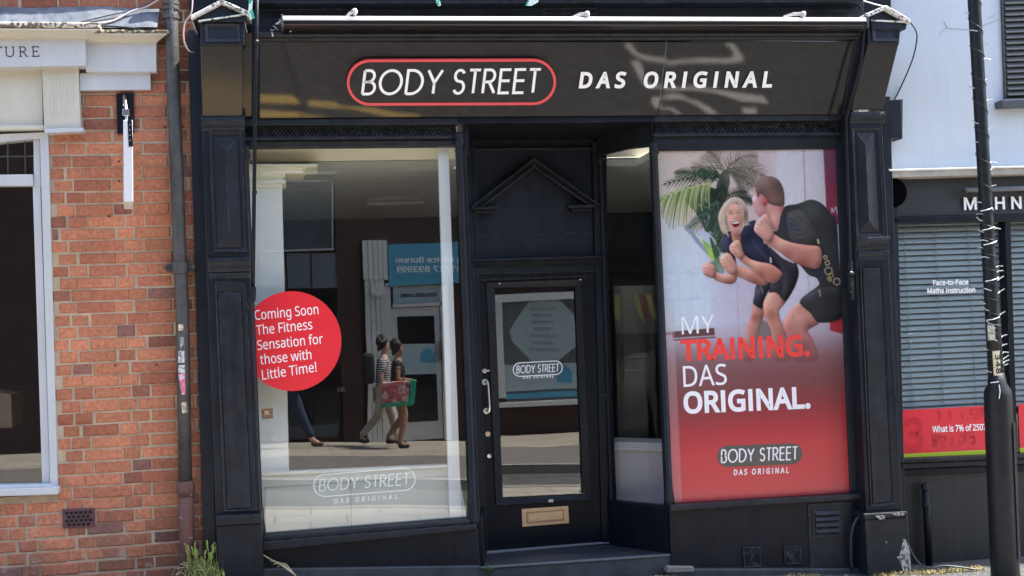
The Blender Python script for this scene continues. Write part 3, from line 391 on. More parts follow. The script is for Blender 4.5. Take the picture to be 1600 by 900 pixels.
# ------------------------------------------------------------------ left neighbour: brick house
M['brick'] = None
def brickmat():
    m, t, b = nodes('brick_faces'); g = _geo(t)
    at_ = t.nodes.new('ShaderNodeAttribute'); at_.attribute_name = 'tint'
    n = _noise(t, g, 42, 7, .72); c = _mix(t, 1.0, at_.outputs['Color'], _ramp(t, n, [(.3, .58), (.72, 1.34)]), 'MULTIPLY')
    sp = _ramp(t, _noise(t, g, 130, 2, .5), [(.66, 0), (.72, .55)]); c = _mix(t, sp, c, (.12, .06, .045))
    sm = _ramp(t, _noise(t, g, 16, 7, .72), [(.56, 0), (.68, .38)]); c = _mix(t, sm, c, (.36, .27, .19))
    c = _mix(t, 1.0, c, _ramp(t, _noise(t, g, 1.6, 4, .6), [(.3, .78), (.7, 1.16)]), 'MULTIPLY')
    # soot and salts rising from the ground
    sx = t.nodes.new('ShaderNodeSeparateXYZ'); t.links.new(g, sx.inputs[0])
    h = t.nodes.new('ShaderNodeMapRange'); h.inputs[1].default_value = .7; h.inputs[2].default_value = .1; t.links.new(sx.outputs['Z'], h.inputs[0])
    s = _ramp(t, _noise(t, g, 4.5, 6, .7), [(.44, 0), (.6, 1)])
    f = t.nodes.new('ShaderNodeMath'); f.operation = 'MULTIPLY'; t.links.new(h.outputs[0], f.inputs[0]); t.links.new(s, f.inputs[1])
    f2 = t.nodes.new('ShaderNodeMath'); f2.operation = 'MULTIPLY'; f2.inputs[1].default_value = .7; t.links.new(f.outputs[0], f2.inputs[0])
    c = _mix(t, f2.outputs[0], c, (.12, .09, .075))
    s2 = _ramp(t, _noise(t, g, 7.5, 6, .75), [(.56, 0), (.66, .55)])
    f3 = t.nodes.new('ShaderNodeMath'); f3.operation = 'MULTIPLY'; t.links.new(h.outputs[0], f3.inputs[0]); t.links.new(s2, f3.inputs[1])
    c = _mix(t, f3.outputs[0], c, (.5, .47, .43))
    t.links.new(c, b.inputs['Base Color']); b.inputs['Roughness'].default_value = .88; b.inputs['Specular IOR Level'].default_value = .25
    _bump(t, b, n, .9, .006); return m
M['brick'] = brickmat()
M['mortar'] = mat('lime_mortar', (.42, .33, .235), .95, var=.25, scale=9, bump=.5, bscale=120)
M['lead'] = mat('lead_sheet', (.09, .105, .13), .5, var=.45, scale=5, bump=.3, bscale=10, dust=.4, stretch=(3, 3, .6))
M['mossy'] = mat('weathered_ledge', (.62, .56, .45), .9, var=.3, scale=14, bump=.5, bscale=60, chips=.42, chipcol=(.14, .12, .08))
M['iron'] = mat('cast_iron_paint', (.055, .053, .050), .5, var=.3, scale=12, bump=.3, bscale=70, dust=.3)
M['rust'] = mat('rusty_iron', (.13, .055, .042), .7, var=.35, scale=10, bump=.4, bscale=60, chips=.225, chipcol=(.34, .30, .28), streak=.12)

XW = at(83, 480, 0).x                   # right jamb of the window
XR = at(316, 400, 0).x                  # where the shopfront begins
ZT, ZSILL = at(66, 100, 0).z, at(45, 775, 0).z
house = thing('brick_house', (-2.2, .1, 0), 'red brick house wall with a grey framed window under a cream shop fascia', 'building')
mo = MB(); mo.box(-4.4, XR+.02, .006, .25, -.6, ZSILL); mo.box(XW-.01, XR+.02, .006, .25, ZSILL, 5.2); mo.box(-4.4, XW-.01, .006, .25, at(40, 120, 0).z, 5.2)
XWL = at(-112, 480, 0).x; mo.box(-4.4, XWL, .006, .25, ZSILL, at(40, 120, 0).z); mo.build('mortar_bed', M['mortar'], house)
bk = MB(); H = .0752
z0 = at(200, 890, 0).z-9*H
for r in range(76):
    z = z0+r*H+random.uniform(-.0015, .0015); x = XR-.006-(.06 if r % 2 else .115)-.0; k = r % 2; first = True
    # lay each course from the shop towards the left in Flemish bond
    xr = XR-.006
    L = .105 if r % 2 else .055
    hdr = bool(r % 2)
    while xr > -4.4:
        xl = xr-L
        lo = -4.4
        if ZSILL-.01 < z+.03 < ZT+.25:
            if xr > XWL: lo = XW+.004
            if xl < XWL < XW-.2 and xr <= XW: xr = min(xr, XWL)
        if xr > lo+.03:
            x0 = max(xl, lo); p = random.random(); hfac = min(1, max(0, (z-.0)/3.5))
            if p < .62: c = Vector((.50, .195, .108))
            elif p < .84: c = Vector((.43, .155, .090))
            elif p < .93: c = Vector((.31, .12, .08))
            else: c = Vector((.26, .12, .10))
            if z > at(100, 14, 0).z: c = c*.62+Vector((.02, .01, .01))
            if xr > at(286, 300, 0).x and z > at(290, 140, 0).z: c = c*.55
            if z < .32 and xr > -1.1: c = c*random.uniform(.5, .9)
            c = c*random.uniform(.84, 1.16); j = [random.uniform(-.0055, .0055) for _ in range(6)]; dy = random.uniform(-.004, .003)
            e = .006
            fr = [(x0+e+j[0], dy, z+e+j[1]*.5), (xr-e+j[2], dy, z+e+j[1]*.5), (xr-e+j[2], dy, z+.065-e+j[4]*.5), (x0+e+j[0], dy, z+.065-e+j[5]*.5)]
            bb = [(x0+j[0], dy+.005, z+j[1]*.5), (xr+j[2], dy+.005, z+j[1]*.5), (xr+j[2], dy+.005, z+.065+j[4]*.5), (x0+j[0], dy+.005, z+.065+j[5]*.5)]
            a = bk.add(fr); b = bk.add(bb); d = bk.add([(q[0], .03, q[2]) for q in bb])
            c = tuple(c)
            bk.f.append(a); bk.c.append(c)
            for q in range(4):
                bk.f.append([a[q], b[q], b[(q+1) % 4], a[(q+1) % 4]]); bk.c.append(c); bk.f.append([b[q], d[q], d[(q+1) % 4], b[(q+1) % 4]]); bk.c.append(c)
        xr = xl-random.uniform(.009, .013); hdr = not hdr; L = random.uniform(.100, .106) if hdr else random.uniform(.208, .222)
bk.build('brick_face', M['brick'], house)

# window of the house
wn = MB()
wn.px([(-120, 212), (76, 207), (90, 762), (-110, 770)], .05, .12); 
win = MB().ring([(-118, 214), (75.5, 206), (90, 761), (-108, 768)], [(-100, 232), (62, 216), (78, 756), (-90, 760)], -.006, .004, .1).build('window', M['greywhite'], house, bevel=.004)
ln = MB(); ln.ring([(-100, 291), (63, 289), (78, 758), (-90, 762)], [(-98, 292), (51, 290), (66, 756), (-92, 760)], .03, .036, .09); ln.build('sash', M['greywhite'], win, bevel=.003)
MB().px([(-98, 291), (52, 290), (51, 272), (-98, 274)], .012, .08).build('transom', M['greywhite'], win, bevel=.004)
MB().px([(52, 216), (62, 216), (64, 292), (53, 292)], .028, .08).build('stile', M['greywhite'], win, bevel=.003)
MB().px([(-100, 218), (55, 216), (55, 274), (-100, 276)], .05, .054).build('top_pane', M['glass2'], win)
cm = MB()
for i in range(6): x = -100+i*27+3; cm.px([(x, 216), (x+1.6, 216), (x+2.2, 274), (x+.6, 274)], .044, .05)
cm.px([(-100, 245), (55, 243), (55, 245), (-100, 247)], .045, .049); cm.build('glazing_lead', M['iron'], win)
MB().px([(-98, 290), (52, 288), (68, 757), (-92, 762)], .06, .064).build('pane', M['glass2'], win)
MB().px([(-120, 768), (91, 761), (91, 773), (-118, 780)], -.07, .08).build('sill', M['greywhite'], win, bevel=.006)
rm = MB(); a, b = at(-118, 220, .3), at(72, 760, .3)
rm.box(-3.2, XW+.4, 2.2, 2.25, -.2, 3.2); rm.box(XW+.4, XW+.45, .26, 2.2, -.2, 3.2); rm.box(-3.25, -3.2, .26, 2.2, -.2, 3.2); rm.box(-3.2, XW+.4, .26, 2.2, 3.0, 3.05); rm.box(-3.2, XW+.4, .26, 2.2, -.2, -.15)
rm.build('interior', mat('dark_room', (.05, .055, .06), .8), house)
MB().px([(-30, 610), (17, 616), (19, 668), (-30, 670)], .5, .8).build('cardboard_box', mat('cardboard', (.30, .22, .15), .8), cat='box', label='brown box standing inside the dark lower pane of the brick house window')

# cream fascia over the window
MB().px([(-130, 106), (66, 103), (67, 200), (-128, 205)], -.02, .1).build('fascia_board', M['cream'], house, bevel=.003)
MB().px([(-130, 197), (69, 195), (69, 202), (-130, 205)], -.05, .05).build('fascia_bead', M['cream'], house, bevel=.006)
pf = MB().px([(65.5, 105), (122, 104), (126, 202), (69, 203)], -.06, .08).build('fascia_pilaster', M['cream'], house, bevel=.003)
fl = MB()
for i in range(4): x = 78+i*10.5; fl.px([(x, 122), (x+4, 122), (x+6.3, 181), (x+2.3, 181)], -.0635, -.06)
fl.build('fluting', M['cream'], pf, bevel=.0015)
MB().px([(69, 201), (130, 199), (130.5, 205.5), (69.5, 208)], -.085, .06).build('fascia_foot', M['greywhite'], house, bevel=.004)
def cornice(x0, x1, ytop, ybot, Yf, proj_, name, m):
    a, b = at(x0, (ytop+ybot)/2, Yf), at(x1, (ytop+ybot)/2, Yf); zt = at(x1, ytop, Yf-proj_).z; zb = at(x1, ybot, Yf).z; h = zt-zb
    prof = [(0, zb), (-.012, zb), (-.014, zb+h*.18), (-proj_*.35, zb+h*.32), (-proj_*.72, zb+h*.62), (-proj_, zb+h*.8), (-proj_, zt), (.1-Yf*0, zt+.015), (.1, zb)]
    p0 = Vector((a.x, Yf, 0)); p1 = Vector((b.x, Yf, 0))
    mb = MB(); n = len(prof)
    A_ = mb.add([p0+Vector((0, y, z)) for y, z in prof]); B_ = mb.add([p1+Vector((max(0, -y)*.95, y, z)) for y, z in prof])
    mb.f += [A_, B_[::-1]]; mb.c += [None]*2
    for i in range(n): mb.f.append([A_[i], B_[i], B_[(i+1) % n], A_[(i+1) % n]]); mb.c.append(None)
    return mb.build(name, m, house), zt, b.x
o1, zt1, xe1 = cornice(-130, 133, 45, 62, -.13, .1, 'cornice', M['cream'])
MB().px([(-130, 62), (133, 59), (133.5, 102.5), (-130, 107)], -.13, .05).build('lettering_board', M['greywhite'], house, bevel=.003)
MB().box(-2.5, xe1+.10, -.235, .0, zt1+.006, zt1+.04).build('ledge_top', M['mossy'], house, bevel=.008)
o2, zt2, xe2 = cornice(136, 243, 52, 68, -.07, .08, 'cornice', M['cream'])
MB().px([(134, 67), (244, 66), (244.5, 112), (134, 112)], -.07, .0).build('end_board', M['greywhite'], house, bevel=.003)
MB().box(at(134, 50, -.1).x, xe2+.085, -.16, .0, zt2+.004, zt2+.02).build('ledge_top', M['mossy'], house, bevel=.005)
MB().px([(124, 114), (235, 112.5), (235.5, 140), (125, 141.5)], -.035, .0).build('end_board', M['greywhite'], house, bevel=.003)
lf = MB(); za, zb_ = at(200, 44, -.14).z, at(200, 12, -.01).z
N = 26; xs = [-2.6+i*(at(250, 30, 0).x+2.6)/N for i in range(N+1)]
for i in range(N):
    q = lambda x, top: (x, -.012+.004*math.sin(x*23) if top else -.16+.012*math.sin(x*17+1), (zb_+.006*math.sin(x*9) if top else za))
    lf.face([q(xs[i], 0), q(xs[i+1], 0), q(xs[i+1], 1), q(xs[i], 1)])
lf.build('lead_flashing', M['lead'], house, smooth=True)
tl = MB(); fn = lambda x, y: at(x, y, -.132)
for ch, x0, x1 in (('t', -15, 3.5), ('U', 8, 23), ('r', 30, 43.5), ('e', 50, 61.5)):
    yb = 88.4-(x0-8)*.008; stroke_text(tl, ch, (x0, yb), (x1, yb-.1), 15, fn, wd=.1)
tl.build('shop_lettering', M['ink_black'], cat='sign', label='thin black serif letters reading TURE on the grey white board at top left')

# air brick, holes and the salt-stained foot
ab = MB().px([(97, 796), (147.5, 793.5), (148.5, 823), (98, 825.5)], -.008, .02).build('air_brick', mat('air_brick_clay', (.10, .045, .05), .8, var=.3, scale=20, bump=.3), house, bevel=.003)
hl = MB()
for r in range(4):
    for c in range(6 if r % 2 == 0 else 5):
        x = 101.5+c*7.4+(3.6 if r % 2 else 0)+r*.25; y = 800+r*6.1-c*.37; hl.px([(x, y), (x+5, y-.2), (x+5.2, y+3.8), (x+.2, y+4)], -.0095, -.0085)
hl.build('hole', flatmat('dark_hole', (.004, .004, .004), .9), ab)
hm_ = flatmat('red_plug', (.07, .012, .012), .7)
for x, y in ((257, 199), (286, 198), (186, 252), (186, 283), (170, 338), (180, 571), (245, 570)): MB().prism([at(x, y, -.006)+Vector((.007*math.cos(t*.9), 0, .007*math.sin(t*.9))) for t in range(7)], (0, .002, 0)).build('plugged_hole', hm_, house)

# hanging sign seen edge-on
hs = thing('hanging_sign', at(197, 265, -.1), 'white blade sign seen edge-on, hanging from a black bracket on the brick wall', 'sign')
MB().px([(181.5, 146), (209, 145), (209.5, 207), (183, 209)], -.02, .0).build('back_plate', M['black3'], hs, bevel=.002)
ax = at(196, 172, -.02); vd = (at(197, 265, -.3)-CAM); vd = Vector((vd.x, vd.y, 0)).normalized()
P0 = at(198, 203, -.06)
ar = MB(); tops = at(194, 152, -.03)
ar.tube([at(194, 150, -.02), at(194.5, 158, -.10), at(195, 164, -.2)], .012, 8); ar.tube([at(196, 158, -.2), at(197, 172, -.25), at(198, 186, -.25), at(199, 203, -.22)], .009, 8)
ar.box(*(lambda p: (p.x-.018, p.x+.018, p.y-.02, p.y+.02, p.z-.02, p.z+.02))(at(197, 176, -.25)))
ar.build('bracket', M['steel'], hs, bevel=.002)
sp_ = MB(); A0 = at(193.2, 206, -.12); B0 = at(194, 327, -.12); wv = Vector((.052, 0, 0)); dv = -vd*.42
sp_.prism([A0, A0+wv, B0+wv, B0], dv); sp_.build('panel', M['white'], hs, bevel=.004)
q = A0+dv+Vector((.024, -.003, 0)); MB().prism([q, q+Vector((.024, 0, 0)), q+Vector((.026, 0, -.155)), q+Vector((.002, 0, -.155))], (0, .0025, 0)).build('edge_strip', M['black3'], hs)
for i in range(4): MB().blob(q+Vector((.012, -.002, -.03-.03*i)), .004, 6, 4).build('rivet', M['steel'], hs)

# downpipe
dp = thing('downpipe', at(291, 895, -.08), 'grey cast iron rainwater downpipe with peeling stickers on the brick wall', 'pipe')
pl = MB(); pl.tube([at(266.5, -60, -.075), at(268, 50, -.075), at(281, 400, -.075), at(285, 475, -.075), at(289.5, 760, -.075)], .041, 16); pl.build('pipe', M['iron'], dp, smooth=True)
lw = MB(); lw.tube([at(290, 758, -.075), at(291.5, 830, -.075), at(293, 915, -.075)], .046, 16); lw.tube([at(289.7, 751, -.075), at(289.8, 758, -.075), at(290, 766, -.075), at(290.2, 775, -.075)], [.05, .057, .057, .049], 16)
lw.build('socket_pipe', M['rust'], dp, smooth=True)
br = MB()
for y in (2, 10, 24): br.tube([at(266.8, y, -.075), at(267, y+6, -.075)], .05, 14)
br.build('collar', M['iron'], dp)
cl = MB(); cl.tube([at(281.3, 409, -.075), at(281.6, 428, -.075)], [.052, .052], 14)
for sx in (-1, 1): p = at(281.5, 418, -.06); cl.box(p.x+sx*.052-.035, p.x+sx*.052+.035, -.05, -.0, p.z-.022, p.z+.022); cl.tube([p+Vector((sx*.085, -.06, 0)), p+Vector((sx*.085, .0, 0))], .012, 8)
cl.build('bracket', M['iron'], dp, bevel=.004)
def on_pipe(px_quad, name, m, label, r=.0425):
    """a paper label wrapped round the pipe"""
    mb = MB(); (x0, y0), (x1, y1), (x2, y2), (x3, y3) = px_quad; c0 = at((x0+x1)/2, (y0+y1)/2, -.075)
    ax0 = at(281, 400, -.075); ax1 = at(289.5, 760, -.075); n = 8
    def pt(x, y):
        P = at(x, y, -.075-r); tt = (P.z-ax0.z)/(ax1.z-ax0.z); c = ax0+(ax1-ax0)*tt; dx = max(-.99, min(.99, (P.x-c.x)/r)); return Vector((c.x+dx*r, c.y-r*math.sqrt(1-dx*dx), P.z))
    for i in range(n):
        u, v = i/n, (i+1)/n
        f = lambda a, b, t: (a[0]+(b[0]-a[0])*t, a[1]+(b[1]-a[1])*t)
        mb.face([pt(*f(px_quad[0], px_quad[1], u)), pt(*f(px_quad[0], px_quad[1], v)), pt(*f(px_quad[3], px_quad[2], v)), pt(*f(px_quad[3], px_quad[2], u))])
    return mb.build(name, m, cat='sticker', label=label, group='stickers on the downpipe', flat=True)
pap = mat('torn_paper', (.6, .6, .6), .8, var=.25, scale=30, chips=.45, chipcol=(.25, .25, .28)); pap2 = mat('cream_paper', (.62, .53, .36), .8, var=.2, scale=30, chips=.4, chipcol=(.3, .25, .2))
pap3 = mat('printed_paper', (.62, .55, .64), .7, var=.5, scale=26, chips=.5, chipcol=(.65, .15, .22))
on_pipe([(278.5, 507), (290, 506.5), (290.3, 516), (279, 517)], 'sticker', pap2, 'tan torn sticker at the top of the sticker column on the downpipe')
on_pipe([(281, 527), (289, 526), (292, 531), (281.5, 546)], 'sticker', pap, 'narrow white sticker with a slanted edge, second from the top on the downpipe')
on_pipe([(278, 549), (293, 547), (293, 566), (278.5, 567)], 'sticker', pap, 'squarish white torn sticker in the middle of the downpipe stickers')
on_pipe([(278.2, 571), (293.5, 570), (293.8, 582), (278.5, 583)], 'sticker', pap, 'short wide white sticker just above the pink printed one on the downpipe')
on_pipe([(278.5, 584), (294.5, 582.5), (294.8, 615), (284, 617)], 'sticker', pap3, 'tall pink and lilac printed sticker on the downpipe')
on_pipe([(283.5, 629), (296, 628), (297, 644), (285, 646)], 'sticker', pap2, 'cream tilted sticker at the bottom of the sticker column on the downpipe')

# ------------------------------------------------------------------ the black shopfront
BK, NV = M['black'], M['navy']
shop = thing('shopfront', at(872, 893, 0), 'tall black painted shopfront with pilasters, a recessed door and two big display windows', 'shop')
YP = -.16                                # pilaster faces
def shift(q, dx, dy): return [(x+dx, y+dy) for x, y in q]
# dark strip at the house side and the wall above
MB().px([(293, 46), (318, 46), (338, 900), (319, 900)], -.05, .2).build('end_strip', NV, shop, bevel=.004)
MB().px([(296, -60), (1392, -60), (1392, 26), (296, 24)], -.02, .3).build('upper_wall', M['black3'], shop)

def raised(quad, Y, h, name, par, m=BK, ins=.36):
    """fielded panel: a ridge with hipped ends"""
    (x0, y0), (x1, y1), (x2, y2), (x3, y3) = quad
    c = [at(x, y, Y) for x, y in quad]; cx = ((x0+x1)/2, (x3+x2)/2); wd = (x1-x0)
    t = at(cx[0]+1.0, y0+wd*.62, Y-h); b = at(cx[1]-1.0, y3-wd*.62, Y-h)
    mb = MB(); mb.face([c[0], c[1], t]); mb.face([c[1], c[2], b, t]); mb.face([c[2], c[3], b]); mb.face([c[3], c[0], t, b])
    return mb.build(name, m, par)
def pilaster(L):
    """L maps the reading for each side"""
    g = L; p = MB().px(g['shaft'], YP, .1).build('pilaster', BK, shop, bevel=.006)
    for o_, i_, nm in g['frames']:
        MB().ring(o_, i_, YP-.014, YP-.004, YP+.01).build('panel_moulding', BK, p, bevel=.003)
    raised(g['field'], YP-.003, .03, 'raised_panel', p)
    mb = MB().px(g['lowfield'], YP-.012, YP+.01); mb.build('flat_panel', M['black2'], p, bevel=.004)
    for q in g['caps']:
        (x0, y0), (x1, y1) = q[0]; a, b = at(x0, y0, YP), at(x1, y1, YP); h = q[1]; d = q[2]
        MB().sweep(a, b, [(.02, 0), (-d, 0), (-d*1.15, -h*.3), (-d*.6, -h*.55), (-d*.5, -h*.8), (-.006, -h), (.02, -h)]).build('capital_moulding', M['black2'], p, bevel=.002)
    MB().px(g['plinth'], YP-.05, .1).build('plinth', M['black2'] if g.get('worn') else BK, p, bevel=.008)
    MB().px(g['plinthcap'], YP-.06, .1).build('plinth_cap', M['black2'], p, bevel=.01)
    return p
pilL = pilaster(dict(shaft=[(314, 180), (381, 180), (408, 812), (337, 815)],
    frames=[([(326, 204), (378, 204), (386, 393), (333, 394)], [(332, 211), (372, 211), (380, 388), (339, 389)], ''),
            ([(336, 440), (384, 440), (401.5, 797), (350, 799)], [(340, 456), (377, 456), (393, 794), (355, 796)], '')],
    field=[(333, 214), (371, 214), (378, 386), (340, 387)], lowfield=[(341, 457), (376, 457), (392, 793), (356, 795)],
    caps=[(((315, 184), (382, 183)), .085, .03), (((325, 404), (390, 402)), .085, .022), (((327, 428), (391, 426)), .03, .012)],
    plinth=[(338, 822), (409, 818), (412, 905), (343, 907)], plinthcap=[(336, 806), (409, 803), (410, 819), (337, 823)]))
pilR = pilaster(dict(shaft=[(1327, 182), (1378, 182), (1410, 800), (1354, 806)], worn=1,
    frames=[([(1331, 200), (1374, 200), (1382, 370), (1338, 371)], [(1336, 205), (1367, 205), (1375, 364), (1343, 365)], ''),
            ([(1344, 416), (1382, 415), (1400, 788), (1361, 792)], [(1347, 418), (1376, 417), (1394, 784), (1364, 788)], '')],
    field=[(1337, 207), (1366, 207), (1374, 362), (1344, 363)], lowfield=[(1348, 419), (1375, 418), (1393, 783), (1365, 787)],
    caps=[(((1326, 176), (1380, 176)), .075, .03), (((1336, 372), (1388, 370)), .085, .022), (((1340, 393), (1388, 391)), .06, .012)],
    plinth=[(1352, 812), (1419, 808), (1424, 905), (1357, 906)], plinthcap=[(1350, 803), (1419, 799), (1419, 808), (1351, 813)]))
# peeling paint on the right plinth
pkm = mat('old_plaster', (.42, .40, .36), .9, var=.4, scale=30, bump=.5, chips=.42, chipcol=(.1, .1, .1))
for pp_, Yp_ in (([(1401, 871), (1406, 868), (1412, 842), (1415, 843), (1420, 854), (1422, 863), (1423.5, 893), (1412, 893), (1405, 877)], YP-.0525), ([(1368, 806.5), (1376, 805), (1384, 806), (1382, 811), (1375, 812)], YP-.0625), ([(1394, 803), (1410, 801), (1415, 803), (1409, 806), (1399, 805.5)], YP-.0625), ([(1384, 846), (1386, 845), (1387, 848), (1385, 849)], YP-.0525)):
    MB().px(pp_, Yp_, Yp_+.0025).build('peeled_patch', pkm, pilR)

# console brackets with their pediments
M['mirrorbrown'] = None
def glossboard(name, rough=.012, base=.0):
    m, t, b = nodes(name); g = _geo(t)
    n = _noise(t, g, 22, 6, .7); n2 = _noise(t, g, 90, 3, .6)
    c = _ramp(t, n, [(.35, (.008, .008, .009)), (.7, (.014, .014, .015))])
    k = _ramp(t, _noise(t, g, 75, 3, .6), [(.68, 0), (.74, .35)]); c = _mix(t, k, c, (.10, .10, .10))
    gl = t.nodes.new('ShaderNodeBsdfGlossy'); gl.inputs['Roughness'].default_value = rough
    gl.inputs['Color'].default_value = (1, .97, .93, 1)
    t.links.new(c, b.inputs['Base Color']); b.inputs['Roughness'].default_value = .5; b.inputs['Specular IOR Level'].default_value = .14
    fr = t.nodes.new('ShaderNodeFresnel'); fr.inputs[0].default_value = 1.5
    ad = t.nodes.new('ShaderNodeMath'); ad.operation = 'ADD'; ad.inputs[1].default_value = base; t.links.new(fr.outputs[0], ad.inputs[0])
    mx = t.nodes.new('ShaderNodeMixShader'); t.links.new(ad.outputs[0], mx.inputs[0]); t.links.new(b.outputs[0], mx.inputs[1]); t.links.new(gl.outputs[0], mx.inputs[2])
    o = [x for x in t.nodes if x.type == 'OUTPUT_MATERIAL'][0]; t.links.new(mx.outputs[0], o.inputs[0])
    bp = t.nodes.new('ShaderNodeBump'); bp.inputs['Strength'].default_value = .012; bp.inputs['Distance'].default_value = .004
    t.links.new(n2, bp.inputs['Height']); t.links.new(bp.outputs[0], gl.inputs['Normal'])
    return m
M['gloss'] = glossboard('gloss_fascia_board')
M['gloss2'] = glossboard('gloss_bracket_paint', rough=.14, base=.0)
M['peelwhite'] = mat('flaking_white_paint', (.72, .72, .68), .8, var=.2, scale=30, bump=.4, bscale=60, chips=.4, chipcol=(.16, .16, .15))
def solid(front, Ys, Yb, name, m, par, bevel=.004):
    """prism whose front face has its own depth at each corner"""
    f = [at(x, y, Y) for (x, y), Y in zip(front, Ys)]; b = [Vector((p.x, Yb, p.z)) for p in f]; n = len(f); mb = MB(); a = mb.add(f); c = mb.add(b)
    mb.f += [a, c[::-1]]; mb.c += [None]*2
    for i in range(n): mb.f.append([a[i], c[i], c[(i+1) % n], a[(i+1) % n]]); mb.c.append(None)
    return mb.build(name, m, par, bevel=bevel)
YT = -.38
def console(face, block, rec, ped, side):
    c = solid(face, [YT, YT, YP-.02, YP-.02], .1, 'console_bracket', M['gloss2'], shop)
    MB().px(block, YT-.02, .05).build('bracket_block', NV, c, bevel=.005)
    MB().ring([(rec[0]-3, rec[1]-3), (rec[2]+3, rec[1]-3), (rec[2]+4, rec[3]+3), (rec[0]-2, rec[3]+3)], [(rec[0]+2, rec[1]+2), (rec[2]-2, rec[1]+2), (rec[2]-1, rec[3]-2), (rec[0]+3, rec[3]-2)], YT-.034, YT-.024, YT-.01).build('block_moulding', NV, c, bevel=.002)
    (lx, ly), (axx, ay), (rx, ry) = ped
    MB().px([(lx+10, ly+9), (rx-6, ry+5), (rx-7, ry+15), (lx+13, ry+15)], YT-.04, .05).build('bracket_cap', NV, c, bevel=.005)
    ty = MB().px([(lx+2, ly+2), (axx, ay+2), (rx-2, ry), (rx-2, ry+6), (lx+4, ly+9)], YT-.03, .1); ty.build('pediment', NV, c)
    cp = MB(); Yc = YT-.07
    for (p, q) in (((lx, ly), (axx, ay)), ((axx, ay), (rx, ry))):
        th = 6.2
        cp.px([(p[0], p[1]-.5), (q[0], q[1]-.5), (q[0], q[1]+th), (p[0], p[1]+th)], Yc, .02)
    cp.build('pediment_coping', M['peelwhite'], c, bevel=.006)
    MB().px([(lx+12, ly+7.5), (rx-6, ry+2), (rx-6, ry+4), (lx+12, ly+9.5)], YT-.055, YT-.03).build('white_edge', M['peelwhite'], c)
    return c
conL = console([(313, 68), (379, 68), (378, 182), (316, 182)], [(313, 34), (382, 34), (382, 70), (313, 71)], (323, 40, 371, 62), ((298, 24), (346, -1), (391, 19)), 1)
conR = console([(1357, 66), (1405, 66), (1379, 170), (1330, 172)], [(1355, 36), (1408, 38), (1405, 70), (1357, 68)], (1366, 46, 1401, 61), ((1350, 23), (1385, 8), (1423, 31)), -1)

# fascia
FT, FB = -.30, -.09
pts = [at(406, 66, FT), at(1333, 66, FT), at(1313.5, 178.5, FB), at(406, 184.5, FB)]
z_t = (pts[0].z+pts[1].z)/2; z_b = (pts[2].z+pts[3].z)/2
FN = Vector((0, -(z_t-z_b), -(FB-FT))).normalized()       # faces the street and leans down
FP = Vector((0, FB, z_b))
def fas(px, py, d=0.0): return hit(px, py, FP+FN*d, FN)
seam = 1042
fb = thing('fascia', at(860, 184, FB), 'long glossy black fascia board leaning over the shop windows', 'signboard') if False else None
f1 = MB().prism([fas(406, 66), fas(seam-.4, 66), fas(seam-14.4, 180), fas(406, 184.5)], -FN*.02).build('fascia_board', M['gloss'], shop)
f2 = MB().prism([fas(seam+.4, 66), fas(1333, 66), fas(1313.5, 178.5), fas(seam-13.6, 180)], -FN*.02).build('fascia_board', M['gloss'], shop)
MB().prism([fas(380, 52), fas(394, 52), fas(392.5, 181), fas(377.5, 182)], -FN*.03).build('fascia_end', M['gloss2'], shop)
MB().prism([fas(392, 50, -.03), fas(412, 50, -.03), fas(412, 186, -.03), fas(388, 186, -.03)], -FN*.02).build('fascia_gap', M['black3'], shop)
MB().prism([fas(1318, 66, -.022), fas(1356, 66, -.022), fas(1333, 180, -.022), fas(1298, 180, -.022)], -FN*.02).build('fascia_gap', M['black3'], shop)
e = MB().prism([fas(1336, 46, .0), fas(1350, 46, .0), fas(1329, 180, .0), fas(1316, 180, .0)], -FN*.02).build('fascia_end', NV, shop, bevel=.004)
# painted lines on the lane, which the leaning board mirrors
def on_road(px, py, z=.004):
    p = fas(px, py); d = ray(px, py).normalized(); r = d-2*d.dot(FN)*FN
    for _ in range(6):
        t = ((gzy(p.x, p.y, -4)+z if _ == 0 else gzy(q.x, q.y, -4)+z)-p.z)/r.z; q = p+r*t
    return q
def markings(name, m, polys, sc, ox, oy, ext=None):
    mb = MB()
    for pl_ in polys: mb.face([on_road(ox+x/sc, oy+y/sc) for x, y in pl_])
    for q in (ext or []): mb.face([(x, y, gzy(x, y, -4)+.004) for x, y in q])
    return mb.build(name, m, kind='structure')
markings('yellow_lines', M['roadyellow'], [[(170, 130), (450, 135), (540, 180), (530, 215), (170, 205)], [(600, 190), (640, 180), (850, 200), (890, 230), (1180, 245), (1380, 290), (1600, 310), (1600, 330), (1330, 330), (1000, 260), (620, 235)], [(170, 265), (330, 275), (540, 290), (640, 315), (790, 325), (700, 335), (170, 340)]], 5.714, 375, 125,
    [[(-14, -3.92), (-.42, -3.89), (-.42, -3.77), (-14, -3.80)], [(-14, -3.68), (-.42, -3.65), (-.42, -3.53), (-14, -3.56)]])
